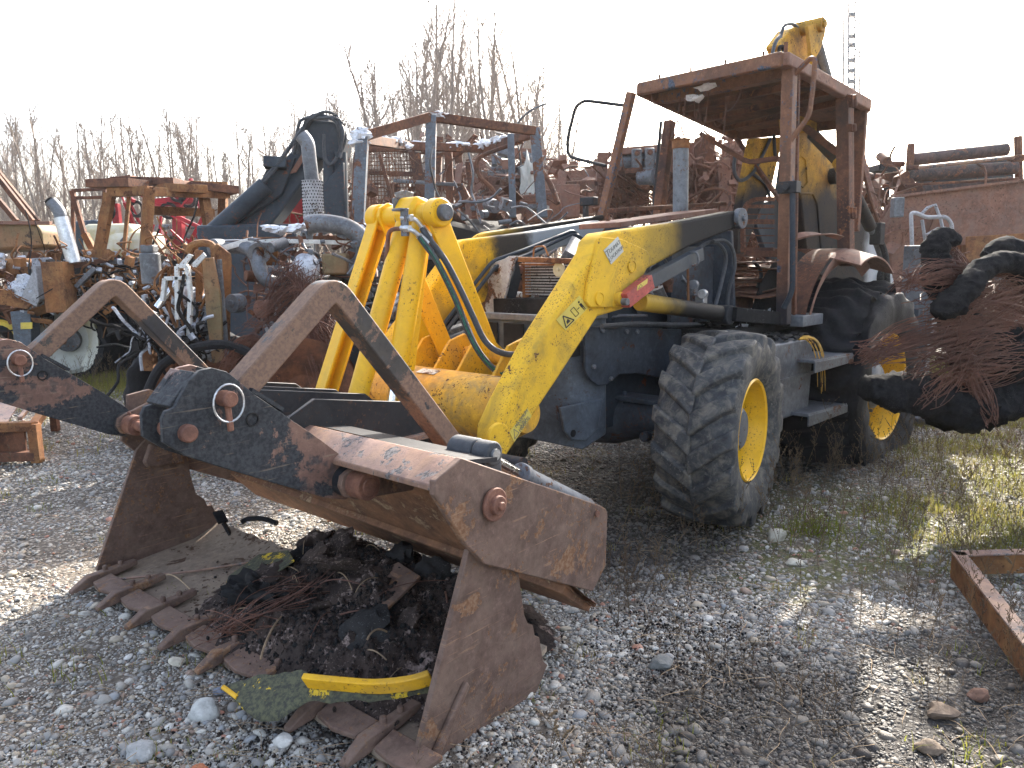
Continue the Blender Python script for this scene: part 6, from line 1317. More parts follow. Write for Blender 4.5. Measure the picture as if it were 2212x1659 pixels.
MB().box((-1.3, 13.4, .9), (2.6, 1.4, 1.5)).build('body', 'rust', CG, bevel=.04)
RW = wthing('machine_wreck', 'low pinkish rusty machine parts just right of the grey cab posts', 'machine wreck', (.5, 13.5))
for a, b, w in (((-0.421, 12.6, 2.928), (-0.278, 12.6, 2.141), .14), ((-0.092, 13, 3.188), (0.62, 13, 3.14), .16), ((-0.094, 13, 3.079), (0.1, 13, 1.9), .1), ((0.668, 12.5, 2.968), (1.001, 12.2, 2.236), .08), ((0.882, 12, 2.566), (0.879, 12, 2.088), .35), ((0.755, 12.2, 2.621), (1.475, 12.6, 2.669), .12), ((0.318, 13, 3.021), (0.321, 13, 2.152), .1), ((0.919, 12.5, 2.697), (1.536, 12.5, 2.715), .25), ((0.637, 13.4, 2.914), (0.629, 13.4, 2.169), .1), ((1.402, 12.6, 2.968), (1.197, 12.6, 2.546), .09)):
    bar(RW, 'rusty_beam', 'rust_pink', a, b, w, bevel=.01)
for k, (px, s) in enumerate((((-0.103, 12.8, 2.513), .5), ((0.227, 12.6, 2.419), .45), ((0.657, 12.4, 2.397), .5), ((1.144, 12.2, 2.408), .5), ((-0.276, 12, 2.211), .4), ((0.417, 11.8, 2.22), .4))):
    m = MB(); m.box(V(px), (s * 1.3, .6, s), rmat(.15)); m.build('housing', ('rust_pink', 'rust')[k % 2], RW, bevel=.03)
junk(RW, 'scrap_remains', 'rust_pink', V((0.518, 12.5, 2.478)), (1.3, .5, .5), 130, (.08, .34), 'tbpc', thin=1.2)
junk(RW, 'scrap_remains', 'steel', V((0.085, 12.7, 2.645)), (.4, .4, .5), 40, (.1, .4), 'tbc', thin=1.2)
m = MB(); m.blob(V((0.33, 12.2, 2.629)), (.12, .1, .3), .5, 3, 2, 3); m.build('pale_rag', 'sign', RW)
MB().box((.6, 13.8, .8), (3.2, 1.2, 1.3)).build('body', 'rust', RW, bevel=.04)

# big rusty harvester behind the loader's cab
HV = wthing('harvester_wreck', 'large pinkish-rust harvester carcass with cylinders and brackets seen through the loader cab', 'harvester wreck', (2.6, 10.5))
for pts, mt, t in (([(1.1, 9.4, 2.317), (1.263, 9.4, 2.726), (1.642, 9.4, 2.741), (1.651, 9.4, 1.933), (1.046, 9.4, 1.944)], 'rust_pink', .1), ([(1.661, 9.2, 2.702), (2.243, 9.2, 2.769), (2.379, 9.2, 2.639), (2.477, 9.2, 1.908), (1.669, 9.2, 1.922)], 'rust_pink', .12),
                  ([(2.09, 9, 2.767), (2.219, 9, 2.815), (2.323, 9, 2.763), (2.307, 9, 2.361), (2.102, 9, 2.161)], 'rust', .08), ([(2.483, 9.3, 2.754), (2.696, 9.3, 2.802), (2.849, 9.3, 2.173), (2.736, 9.3, 1.426), (2.516, 9.3, 1.43)], 'rust_pink', .1)):
    MB().plate(pts, t, (0, 1, 0)).build('side_plate', mt, HV, bevel=.01)
MB().cyl((1.263, 9.2, 2.544), (1.822, 9.2, 2.576), .11, n=20).build('cross_cylinder', 'steel', HV)
for a, b, w in (((1.249, 9.1, 2.654), (1.852, 9.1, 2.695), .08), ((1.224, 9.1, 2.39), (1.804, 9.1, 2.4), .05), ((1.087, 9.2, 2.66), (1.056, 9.2, 1.933), .12), ((1.784, 9.3, 2.869), (1.919, 9.3, 2.815), .1), ((1.857, 9, 2.771), (2.044, 9, 2.466), .12), ((2.38, 8.9, 2.524), (2.422, 8.9, 1.893), .14), ((1.024, 9.2, 2.507), (1.183, 9.2, 2.659), .06), ((2.522, 9.4, 2.266), (2.849, 9.4, 2.288), .1)):
    bar(HV, 'frame_bar', 'rust_pink', a, b, w, bevel=.01)
for a in ((1.444, 9, 2.537), (1.589, 9, 2.545)):
    m = MB(); m.box(V(a), (.11, .06, .26)); m.build('blue_grey_clamp', 'steel', HV, bevel=.01); m = MB(); m.cyl(V(a) + V((0, -.03, .08)), V(a) + V((0, -.06, .08)), .03, n=8); m.build('clamp_bolt', 'rust', HV)
m = MB(); c = V((1.395, 9, 2.045)); m.lathe([(-.04, .42), (.04, .42), (.04, .36), (-.04, .36), (-.04, .42)], c, (.2, 1, 0), 36); m.build('wheel_arch', 'rust', HV)
m = MB(); c = V((1.471, 9, 2.349)); m.cyl(c, c + V((.15, -.1, 0)), .09, n=16); m.box(c + V((.1, 0, .06)), (.2, .1, .1)); m.build('starter_motor', 'steel', HV, bevel=.01)
junk(HV, 'harvester_remains', 'rust', V((1.595, 9.1, 2.177)), (.6, .2, .3), 90, (.05, .18), 'tbtc', thin=1.0)
junk(HV, 'harvester_remains', 'rust_pink', V((2.257, 9, 2.26)), (.35, .2, .5), 80, (.05, .18), 'tbtc', thin=1.0)
junk(HV, 'harvester_remains', 'rust', V((2.862, 9.2, 1.637)), (.35, .3, .45), 70, (.06, .2), 'tbt', thin=1.0)
MB().box((2.6, 10.6, 1.0), (2.4, 1.6, 1.5)).build('body', 'rust', HV, bevel=.04)

# roller machine at the right
RM = wthing('roller_machine', 'pink-rust machine with a stack of long rollers above a sloping steel chute', 'farm machine', (6.6, 10.2))
for k, (a, b, r, mt) in enumerate((((4.847, 9.6, 2.57), (5.978, 9.6, 2.669), .075, 'roller'), ((4.933, 9.7, 2.456), (6.08, 9.7, 2.534), .04, 'boom_dark'), ((4.753, 9.5, 2.372), (5.979, 9.4, 2.436), .078, 'roller'), ((5, 9.7, 2.29), (6.123, 9.7, 2.359), .045, 'boom_dark'), ((4.792, 9.5, 2.194), (5.939, 9.4, 2.267), .07, 'roller'), ((4.782, 9.3, 2.445), (5.879, 9.3, 2.541), .022, 'beam'))):
    MB().cyl(a, b, r, n=20).build('roller', mt, RM, bevel=.006)
for a, b, w in (((4.774, 9.5, 2.744), (4.77, 9.5, 2.103), .07), ((6.034, 9.5, 2.808), (6.108, 9.5, 2.134), .07), ((4.668, 9.5, 2.4), (4.822, 9.5, 2.156), .14), ((4.697, 9.4, 2.458), (4.833, 9.4, 2.455), .05), ((5.89, 9.4, 2.527), (6.079, 9.4, 2.55), .08), ((4.632, 9.3, 2.248), (5.954, 9.3, 2.299), .03), ((4.555, 9.4, 2.098), (4.877, 9.4, 2.2), .12)):
    bar(RM, 'roller_frame', 'rust', a, b, w, bevel=.01)
MB().plate([(4.457, 9.2, 2.106), (6.051, 9.2, 2.277), (6.105, 9.2, 1.661), (5.411, 9.2, 1.551), (4.59, 9.2, 1.501)], .08, (0, 1, 0)).build('chute_side', 'rust_pink', RM, bevel=.012)
bar(RM, 'chute_rim', 'rust_pink', (4.432, 9.15, 2.107), (6.018, 9.15, 2.277), .12, .03)
MB().plate([(4.482, 9.3, 2.039), (4.642, 9.3, 1.474), (4.602, 9.3, 0.957), (4.491, 9.3, 0.959), (4.392, 9.3, 1.721)], .3, (0, 1, 0)).build('end_post', 'rust_pink', RM, bevel=.02)
m = MB(); m.box(V((4.409, 9, 1.978)), (.12, .1, .22)); m.build('hinge_block', 'steel', RM, bevel=.01)
bar(RM, 'lower_frame', 'rust_orange', (5.311, 9.4, 1.491), (6.25, 9.4, 1.53), .5, .3, bevel=.01)
bar(RM, 'lower_frame', 'steel', (4.718, 9.4, 1.227), (6.276, 9.4, 1.228), .3, .5, bevel=.01)
rope(RM, 'step_rail', 'fins', [(4.4, 8.6, 1.545), (4.367, 8.6, 1.893), (4.428, 8.6, 1.892), (4.532, 8.6, 1.841), (4.753, 8.6, 1.847), (4.818, 8.6, 1.776), (4.846, 8.6, 1.538)], .022, 1, 8, smooth=.06)
rope(RM, 'step_rail', 'fins', [(4.71, 8.9, 1.546), (4.65, 8.9, 1.829)], .018, 2, 6); rope(RM, 'step_rail', 'fins', [(4.635, 8.9, 1.891), (4.785, 8.9, 1.995), (4.912, 8.9, 1.656)], .018, 2, 6)
bar(RM, 'step_tread', 'fins', (4.638, 8.7, 1.659), (4.875, 8.9, 1.739), .1, .02)
junk(RM, 'machine_remains', 'rust', V((4.729, 10, 2.142)), (.35, .4, .5), 50, (.1, .4), 'tbpc', thin=1.1)
junk(RM, 'machine_remains', 'rust_pink', V((4.569, 9.4, 1.394)), (.4, .3, .45), 50, (.1, .35), 'tbpc', thin=1.1)
rope(RM, 'thin_pole', 'rust_pink', [(4.242, 9.6, 2.661), (4.351, 9.5, 2.164), (4.55, 9.4, 1.722)], .03, 3, 6)
bar(RM, 'far_table', 'char', (5.441, 12, 2.719), (5.756, 12, 2.673), .6, .1); bar(RM, 'far_table', 'char', (5.499, 12, 2.677), (5.532, 12, 2.077), .07); bar(RM, 'far_table', 'char', (5.687, 12, 2.674), (5.722, 12, 2.074), .07)
MB().box((7.0, 10.8, .9), (3.4, 1.6, 1.3)).build('body', 'rust', RM, bevel=.04)

# lattice mast
LM = wthing('lattice_mast', 'tall thin steel lattice mast rising behind the backhoe arm', 'mast', (17.25, 40))
mx = lambda z: 17.42 - 0.045 * z
for dx, dy in ((-.3, -.3), (.3, -.3), (.3, .3), (-.3, .3)): bar(LM, 'mast_leg', 'steel', (mx(0) + dx, 40 + dy, 0), (mx(16) + dx * .9, 40 + dy * .9, 16), .07, bevel=0)
for k in range(22):
    z = 2 + k * .65; sgn = 1 if k % 2 else -1
    for dy in (-.3, .3): bar(LM, 'mast_brace', 'steel', (mx(z) - .3 * sgn, 40 + dy, z), (mx(z + .65) + .3 * sgn, 40 + dy, z + .65), .035, bevel=0)
for z in (14.2, 13.0, 12.0, 11.6, 10.9, 10.4, 9.9, 9.5): m = MB(); m.box((mx(z), 40, z), (.28, .3, .16)); m.build('mast_fitting', 'steel', LM)

# ------------------------------------------------------------------ burnt tyre carcass with its wires, right edge
TY = wthing('burnt_tyre_carcass', 'shredded charred tyre with a mop of rusty wires hanging in front of the rear wheel', 'tyre carcass', (3.3, 4.5))
def strip(name, pts, rs, fl=.55, seed=0, mat='char_rubber', n=28):
    """a torn, lumpy band of rubber"""
    m = MB(); pts = catmull(pts, 14); rs = [r * 1.15 for r in rs]; m.tube(pts, rs, n)
    out = []; N_ = len(pts)
    for i, p in enumerate(m.v):
        p = V(p); c = pts[i // n]; d = p - c
        d = V((d.x, d.y * 1.6, d.z)) if fl else d
        q = p * 9 + V((seed, 0, 0)); k = 1 + .30 * noise.noise(q) + .20 * noise.noise(q * 3.1) + .14 * noise.noise(q * 8) + .08 * noise.noise(q * 19)
        out.append(tuple(c + d * k))
    m.v = out
    return m.build(name, mat, TY, smooth=70)
strip('rubber_band', [(1.984, 4.3, 0.711), (2.121, 4.3, 0.683), (2.291, 4.3, 0.674), (2.494, 4.35, 0.603), (2.682, 4.4, 0.601), (2.931, 4.5, 0.629), (3.362, 4.7, 0.731)], [.055, .085, .10, .115, .12, .11, .10], 1, 1)
strip('rubber_band', [(2.468, 4.3, 0.578), (2.563, 4.3, 0.523), (2.695, 4.35, 0.565)], [.04, .075, .05], 1, 2)
strip('rubber_band', [(2.31, 4.2, 1.123), (2.381, 4.2, 1.185), (2.449, 4.2, 1.246), (2.531, 4.25, 1.342), (2.664, 4.3, 1.39), (2.799, 4.35, 1.382), (3.04, 4.5, 1.25)], [.035, .06, .055, .05, .05, .055, .06], 1, 3)
strip('rubber_band', [(2.555, 4.5, 1.522), (2.49, 4.5, 1.536), (2.445, 4.5, 1.503), (2.435, 4.5, 1.419), (2.458, 4.5, 1.313), (2.497, 4.5, 1.207), (2.566, 4.5, 1.139)], [.03, .05, .055, .06, .055, .05, .045], 1, 4)
strip('rubber_band', [(2.848, 4.7, 1.424), (2.947, 4.7, 1.466), (3.06, 4.7, 1.442), (3.284, 4.8, 1.405)], [.03, .055, .07, .07], 1, 5)
strip('rubber_band', [(2.566, 4.5, 1.152), (2.746, 4.55, 0.928), (2.98, 4.6, 0.808), (3.271, 4.7, 0.79)], [.05, .14, .19, .21], 1, 6)
m = MB()
for a, b, n, s, g in (((2.832, 4.4, 1.048), (1.91, 4.15, 0.922), 90, .05, .05), ((2.894, 4.4, 0.941), (2.215, 4.2, 0.847), 55, .07, .05), ((3.017, 4.5, 1.198), (2.382, 4.3, 1.064), 100, .10, .12), ((2.49, 4.2, 0.893), (2.613, 4.15, 0.553), 60, .03, .0), ((2.602, 4.4, 1.313), (2.161, 4.3, 1.297), 60, .05, .06), ((2.983, 4.4, 0.833), (2.42, 4.2, 0.818), 110, .09, .06), ((2.615, 4.5, 1.205), (2.436, 4.5, 1.472), 50, .03, 0), ((3.032, 4.5, 1.037), (2.557, 4.4, 1.21), 110, .10, .10), ((2.469, 4.2, 0.842), (2.224, 4.1, 0.684), 30, .04, 0), ((2.543, 4.5, 1.47), (2.578, 4.4, 1.288), 40, .03, 0)):
    wires(m, a, b, n, s, g, r=.0026, ends=.15)
m.build('tangled_wires', 'wire', TY, kind='stuff')
MB().cyl((3.55, 4.9, .62), (3.55, 4.2, .62), .30, n=30).build('wheel_hub', 'rust', TY, bevel=.02)
MB().box((3.75, 4.7, .30), (.6, .5, .60)).build('axle_stand', 'rust', TY, bevel=.02)
MB().cyl((3.4, 4.6, .75), (3.75, 4.7, .62), .09, n=14).build('axle_stub', 'rust', TY)
# ------------------------------------------------------------------ rusty frames on the ground
FJ = wthing('steel_tray', 'rusty open channel frame lying on weedy gravel at the right edge', 'steel frame', (2.5, 2.9))
fa = V((1.999, 3.323, 0.115)); fb = V((3.3, 3.36, .115)); fc_ = V((1.72, 2.30, .115))
for a, b in ((fa, fb), (fa, fc_)):
    d = (b - a).normalized(); s = d.cross(V((0, 0, 1)))
    m = MB(); m.beam(a - d * .02, b, .06, .008); m.build('top_flange', 'beam', FJ, bevel=.002)
    m = MB(); m.beam(a - V((0, 0, .058)) + s * (.026 if a is fa and b is fc_ else -.026), b - V((0, 0, .058)) + s * (.026 if b is fc_ else -.026), .008, .108); m.build('web', 'rust_orange', FJ, bevel=.002)
bar(FJ, 'far_side', 'beam', fb - V((0, 0, .058)), fb + (fc_ - fa) - V((0, 0, .058)), .06, .115)
FK = wthing('steel_box_frame', 'low rusty welded box frame with a yellowed sheet, on the gravel at the left edge', 'steel frame', (-4.0, 5.9))
k0 = V((-3.62, 5.75, 0))
for pts, w, mt in ((((-3.62, 5.75, 0), (-3.62, 5.75, .30)), .07, 'rust_orange'), (((-3.62, 5.75, .28), (-4.9, 5.72, .28)), .07, 'rust_orange'), (((-3.62, 5.75, .05), (-4.9, 5.72, .05)), .07, 'rust'), (((-3.62, 5.75, .28), (-4.15, 6.9, .30)), .06, 'rust_orange'), (((-3.72, 5.75, .34), (-4.24, 6.9, .36)), .03, 'beam'), (((-4.15, 6.9, 0), (-4.15, 6.9, .32)), .06, 'rust'), (((-4.9, 5.72, 0), (-4.9, 5.72, .3)), .07, 'rust'), (((-4.15, 6.9, .3), (-5.4, 6.9, .3)), .06, 'rust')):
    bar(FK, 'frame_bar', mt, pts[0], pts[1], w)
MB().plate([(-3.85, 5.80, .30), (-4.3, 6.85, .42), (-5.5, 6.85, .42), (-5.0, 5.80, .30)], .01).build('yellowed_sheet', 'beam', FK)
MB().box((-4.35, 5.80, .16), (1.25, .02, .18)).build('side_sheet', 'rust', FK)
for k in range(3): bar(FK, 'grating_bar', 'white', (-3.92, 5.70, .07 + k * .06), (-4.1, 5.70, .07 + k * .06), .015)
for k in range(4): bar(FK, 'grating_bar', 'white', (-3.92 - k * .05, 5.70, .05), (-3.92 - k * .05, 5.70, .22), .015)
# ------------------------------------------------------------------ what lies in the bucket
M['burnt_soil'] = worn('burnt_soil', (0.030, 0.022, 0.019), (0.060, 0.042, 0.034), (0.25, 0.19, 0.165), 0.42, 10, chip2=(0.10, 0.072, 0.062), rough=0.95, bump=1.0, mottle=7)
M['panel'] = worn('charred_yellow_panel', (0.62, 0.42, 0.03), (0.50, 0.34, 0.03), (0.045, 0.045, 0.038), 0.80, 7, chip2=(0.10, 0.10, 0.06), rough=0.7, bump=0.6, mottle=5)
M['straw'] = worn('dry_straw', (0.30, 0.22, 0.14), (0.20, 0.14, 0.09), rough=0.9, bump=0, mottle=3)
def local_thing(name, label, cat, **k): return thing(name, label, cat, (0.505, 4.810), -2.3387, **k)
HP = local_thing('debris_heap', 'heap of black and brownish burnt debris lying in the open bucket', 'debris')
def heapz(x, y):
    """height of the heap above the bucket floor, bucket frame metres"""
    h = 0.21 * math.exp(-(((x - 2.05) / .27) ** 2 + ((y - .06) / .30) ** 2)) + 0.20 * math.exp(-(((x - 2.00) / .26) ** 2 + ((y - .50) / .40) ** 2)) + 0.11 * math.exp(-(((x - 2.40) / .20) ** 2 + ((y - .35) / .50) ** 2)) + 0.07 * math.exp(-(((x - 2.3) / .2) ** 2 + ((y - .8) / .25) ** 2))
    q = V((x * 5, y * 5, 0)); n_ = 0.085 * noise.noise(q) + 0.05 * abs(noise.noise(q * 2.3)) + 0.03 * noise.noise(q * 5) + 0.015 * noise.noise(q * 12)
    h *= 0.72; n_ *= 0.8; e = min(1, max(0, h / 0.05)); return 0.05 + h + n_ * e - 0.03 * (1 - e)
m = MB(); NX, NY = 110, 170; vs = []
for i in range(NX + 1):
    for j in range(NY + 1):
        x = 1.70 + 1.0 * i / NX; y = -0.65 + 1.75 * j / NY
        vs.append(bf(x + .012 * noise.noise(V((x * 14, y * 14, 7))), y + .012 * noise.noise(V((x * 14, y * 14, 3))), heapz(x, y)))
m.add(vs, [(i * (NY + 1) + j, i * (NY + 1) + j + 1, (i + 1) * (NY + 1) + j + 1, (i + 1) * (NY + 1) + j) for i in range(NX) for j in range(NY)])
# drop the cells that lie under the bucket floor
m.f = [f for f in m.f if max(m.v[q][2] for q in f) > 0.045]
m.build('heap_body', 'burnt_soil', HP, smooth=70)
R7 = random.Random(21); u7 = R7.uniform
for k in range(24):
    x, y = u7(1.85, 2.5), u7(-.2, .9); c = bf(x, y, heapz(x, y) + .01); s = u7(.03, .10); mm = MB()
    mm.blob(c, (s, s * u7(.6, 1), s * u7(.25, .5)), .30, 3, 1.7, k * 1.9, Euler((u7(-.7, .7), u7(-.7, .7), u7(0, 3))).to_matrix()); mm.build('charred_lump', ('char', 'burnt_soil', 'burnt_soil')[k % 3], HP)
mm = MB(); x, y = 2.42, .02; mm.blob(bf(x, y, .15), (.10, .12, .06), .38, 4, 2.6, 4, Euler((.3, -.7, 0)).to_matrix()); mm.build('black_crust', 'char', HP)
mm = MB(); mm.plate([bf(2.36, -.30, .12), bf(2.44, -.18, .15), bf(2.40, .04, .20), bf(2.28, .08, .26), bf(2.20, -.08, .24), bf(2.22, -.28, .18)], .008); mm.build('yellow_crust', 'panel', HP, bevel=.002)
mm = MB(); mm.plate([bf(2.42, .40, .10), bf(2.30, .30, .16), bf(2.02, .42, .25), bf(2.05, .58, .24), bf(2.3, .62, .18), bf(2.44, .55, .10)], .012); mm.build('rusty_sheet', 'bucket', HP, bevel=.002)
for k in range(26):
    x, y = u7(1.95, 2.55), u7(-.4, .9); a = bf(x, y, heapz(x, y) + .02); d = V((u7(-1, 1), u7(-1, 1), u7(-.1, .25))) * u7(.08, .28)
    MB().tube(bez(a, a + d * .4 + V((0, 0, .03)), a + d * .8 + V((0, 0, .03)), a + d, 8), u7(.0015, .004), 4).build('twig', 'straw' if k % 3 else 'wire', HP)
mm = MB(); wires(mm, bf(2.62, .10, .07), bf(2.30, .25, .2), 30, .05, .04, r=.0016); wires(mm, bf(2.50, .28, .1), bf(2.65, .0, .06), 24, .05, .02, r=.0016); mm.build('wire_scraps', 'wire', HP, kind='stuff')
# crumbs over the heap and floor
cc = variants('char_crumb', [(a, b, M['burnt_soil'] if k % 2 else M['char']) for k in range(6) for (a, b, _) in [pebble_shape(k + 20, 1)]])
pts = []; A_ = -2.3387; ca, sa = math.cos(A_), math.sin(A_)
while len(pts) < 16000:
    x, y = R7.gauss(2.20, .26), R7.gauss(.38, .36)
    if not (-.98 < y < 1.1 and 1.75 < x < 2.66): continue
    h = heapz(x, y)
    if h < .055 and R7.random() > .10: continue
    p = bf(x, y, max(h, .06)); pts.append((0.505 + p.x * ca - p.y * sa, 4.81 + p.x * sa + p.y * ca, p.z))
pts = np.array(pts); n_ = len(pts); s_c = 0.0022 * (6.5 ** (rng.random(n_) ** 2.4))
scatter('burnt_crumbs', cc, pts, rng.random((n_, 3)) * 6, np.stack([s_c] * 3, -1), rng.integers(0, 6, n_))
# soil spilled by the bucket
n_ = 5000; px_ = rng.normal(-.45, .42, n_); py_ = rng.normal(2.1, .16, n_); k_ = (rng.random(n_) < .5); px_ = np.where(k_, rng.normal(.62, .2, n_), px_); py_ = np.where(k_, rng.normal(2.75, .25, n_), py_); s_c = 0.0022 * (3.5 ** (rng.random(n_) ** 2))
scatter('spilled_crumbs', cc, np.stack([px_, py_, gz(px_, py_) + s_c * .5 + .004], -1), rng.random((n_, 3)) * 6, np.stack([s_c] * 3, -1), rng.integers(0, 6, n_))
# yellow burnt body panel across the bucket lip
YP = local_thing('burnt_body_panel', 'bent yellow body panel, half charred, lying across the front lip of the bucket', 'body panel')
top_e = [(2.793, 0.66, 0.1), (2.708, 0.748, 0.13), (2.638, 0.861, 0.16), (2.606, 0.973, 0.17), (2.516, 1.113, 0.17), (2.441, 1.202, 0.18), (2.391, 1.235, 0.19)]
bot_e = [(2.791, 0.711, 0.09), (2.793, 0.856, 0.08), (2.746, 0.926, 0.08), (2.67, 0.977, 0.12), (2.602, 1.065, 0.13), (2.508, 1.15, 0.13), (2.404, 1.235, 0.14)]
mid_e = [(V(a) + V(b)) / 2 + V((0, 0, .018)) for a, b in zip(top_e, bot_e)]
ta, tb, tm_ = catmull(top_e, 6), catmull(bot_e, 6), catmull(mid_e, 6); n_ = len(ta); vs = []
for i in range(n_):
    for w in range(7):
        u = w / 6; p = ta[i] * (1 - u) * (1 - u) + tm_[i] * 2 * u * (1 - u) + tb[i] * u * u
        p = p + V((0, 0, 1)) * .012 * noise.noise(p * 22); vs.append(p)
o_ = len(vs); vs += [p - V((0, 0, .008)) for p in vs]
fs = [(i * 7 + w, i * 7 + w + 1, (i + 1) * 7 + w + 1, (i + 1) * 7 + w) for i in range(n_ - 1) for w in range(6)]; fs += [tuple(q + o_ for q in reversed(f)) for f in fs]
fs += [(i * 7, (i + 1) * 7, (i + 1) * 7 + o_, i * 7 + o_) for i in range(n_ - 1)] + [((i + 1) * 7 + 6, i * 7 + 6, i * 7 + 6 + o_, (i + 1) * 7 + 6 + o_) for i in range(n_ - 1)]
MB().add(vs, fs).build('panel_skin', 'panel', YP, smooth=60)
swp(MB(), catmull([(2.659, 0.952, 0.175), (2.593, 1.056, 0.175), (2.529, 1.146, 0.175), (2.456, 1.222, 0.185), (2.404, 1.254, 0.195)], 4), .05, .022, (.5, 0, 1)).build('folded_rim', 'yellow', YP, bevel=.004)
MB().tube([(2.802, 0.683, 0.11), (2.793, 0.713, 0.1), (2.789, 0.752, 0.095)], .008, 6).build('yellow_edge', 'yellow_clean', YP)
BHs = local_thing('rubber_strip', 'black bent rubber strip leaning inside the bucket by its torn left cheek', 'rubber strip'); MB().path([V(p) for p in ((2.102, -0.801, 0.2), (2.108, -0.732, 0.16), (2.082, -0.716, 0.09))], .05, .012).build('strip', 'rubber_burnt', BHs)
BH2 = local_thing('hose_piece', 'short piece of black hose lying behind the debris heap', 'hose'); MB().tube(rounded([V(p) for p in ((2.045, -0.659, 0.16), (2.017, -0.659, 0.17), (1.973, -0.586, 0.18), (1.947, -0.482, 0.17))], .04), .013, 8).build('hose', 'rubber_burnt', BH2)

# ------------------------------------------------------------------ single stones
def stone(label, x, y, s, col, seed, flat=.7):
    o = MB(); o.blob((x, y, s * flat * .45), (s, s * .8, s * flat), .22, 3, 1.1, seed)
    nm = 'stone_%d' % seed
    M[nm] = worn('stone_surface', col, tuple(c * .8 for c in col), rough=.8, bump=.4, mottle=20)
    ob = o.build('stone', nm); tag(ob, label, 'stone'); return ob
stone('pale upright rounded stone beside the green grass tuft by the front tyre', 1.36, 3.84, .045, (.42, .39, .32), 1, .95)
stone('flat cream oval stone on gravel to the right of the front tyre', 1.33, 3.50, .042, (.48, .45, .37), 2, .5)
stone('jagged light grey rock in front of the bucket teeth', -1.02, 2.33, .050, (.40, .40, .38), 3, .8)
stone('rounded white stone at the foot of the charred yellow panel', -.72, 2.18, .030, (.52, .50, .46), 4, .7)
stone('blue-grey rounded stone on gravel near the yellow panel tip', -1.02, 2.47, .024, (.20, .22, .27), 5, .7)
stone('cream flat stone just below the fourth bucket tooth', -1.26, 2.68, .028, (.46, .42, .34), 6, .5)
stone('large grey rock half buried at the lower left edge of the gravel', -1.13, 2.13, .050, (.30, .30, .29), 7, .6)
stone('orange broken brick fragment on gravel below the charred panel', -.93, 2.05, .028, (.38, .14, .07), 8, .5)
stone('dark grey tilted flat stone on gravel right of the bucket', .52, 2.60, .040, (.17, .17, .16), 9, .6)
stone('largest brown rounded stone in the dark pebbly patch at lower right', 1.35, 2.27, .046, (.13, .095, .07), 10, .5)
stone('flat brown stone in front of the largest brown one at lower right', 1.22, 2.10, .038, (.12, .09, .065), 11, .4)
stone('reddish brown stone beside the brown ones in the dark patch', 1.52, 2.36, .034, (.15, .085, .06), 12, .6)

# ------------------------------------------------------------------ plants
def leafmat(name, col, tr):
    t = NT(name); N = t.t.nodes; d = N.new('ShaderNodeBsdfDiffuse'); tl = N.new('ShaderNodeBsdfTranslucent'); mx_ = N.new('ShaderNodeMixShader'); oi = N.new('ShaderNodeObjectInfo')
    c = t.mix(oi.outputs['Random'], col, tr); t.L(c, d.inputs[0]); t.L(c, tl.inputs[0]); mx_.inputs[0].default_value = .45
    t.L(d.outputs[0], mx_.inputs[1]); t.L(tl.outputs[0], mx_.inputs[2]); t.L(mx_.outputs[0], N['Material Output'].inputs[0]); return t.m
GM = leafmat('grass_blade', (.15, .17, .03), (.30, .25, .08)); DM = leafmat('dry_stem', (.20, .15, .10), (.12, .09, .065)); M['grass'] = GM; M['dry'] = DM
def tuft(seed, nb, h, sp, w=.0022):
    r_ = random.Random(seed); vs = []; fs = []
    for b in range(nb):
        a = r_.uniform(0, 6.28); lean = r_.uniform(.1, 1.0) * sp; hh = h * r_.uniform(.5, 1.1); bx, by = r_.gauss(0, .25) * sp * .3, r_.gauss(0, .25) * sp * .3
        sx, sy = -math.sin(a) * w, math.cos(a) * w; o = len(vs)
        for k in range(4):
            u = k / 3; x = bx + math.cos(a) * lean * h * u ** 1.8; y = by + math.sin(a) * lean * h * u ** 1.8; z = hh * (u - .25 * u * u * lean); ww = (1 - u * .85)
            vs += [(x - sx * ww, y - sy * ww, z), (x + sx * ww, y + sy * ww, z)]
        fs += [(o + 2 * k, o + 2 * k + 1, o + 2 * k + 3, o + 2 * k + 2) for k in range(3)]
    return vs, fs
def weed(seed, h):
    r_ = random.Random(seed); m = MB(); p = [V((0, 0, 0))]; d = V((r_.gauss(0, .08), r_.gauss(0, .08), 1))
    for k in range(7): d = (d + V((r_.gauss(0, .07), r_.gauss(0, .07), 0))).normalized(); p.append(p[-1] + d * h / 7)
    m.tube(p, [.0016, .0007], 3, cap=False)
    for k in range(2, 7):
        for j in range(3 if k > 3 else 1):
            a = r_.uniform(0, 6.28); L_ = h * r_.uniform(.05, .16); e = p[k] + V((math.cos(a) * L_ * .6, math.sin(a) * L_ * .6, L_)); m.tube([p[k], e], .0006, 3, cap=False)
            for q in range(3): c = p[k].lerp(e, .5 + q * .25); m.box(c, (.004, .004, .005))
    return m.v, m.f
gc = variants('grass_clump', [(*tuft(k, 22, .06, .9), GM) for k in range(5)])
wc = variants('weed_stalk', [(*weed(k, .26 + .05 * k), DM) for k in range(6)])
n_ = 42000; x, y = wedge_points(n_, 1.6, 15, bias=.9); msk = wsum(x, y, GRASS); patch = np.array([noise.noise(V((a * 1.1, b * 1.1, 3))) + .6 * noise.noise(V((a * 4, b * 4, 8))) for a, b in zip(x, y)])
keep = (rng.random(n_) < msk * 1.0 * (patch > -.15)) | (rng.random(n_) < .012)
x, y = x[keep], y[keep]; s_c = rng.uniform(.45, 1.25, len(x)) * np.where(y > 7, 1.7, 1)
scatter('grass', gc, np.stack([x, y, gz(x, y)], -1), np.stack([x * 0, x * 0, rng.random(len(x)) * 6.28], -1), np.stack([s_c] * 3, -1), rng.integers(0, 5, len(x)))
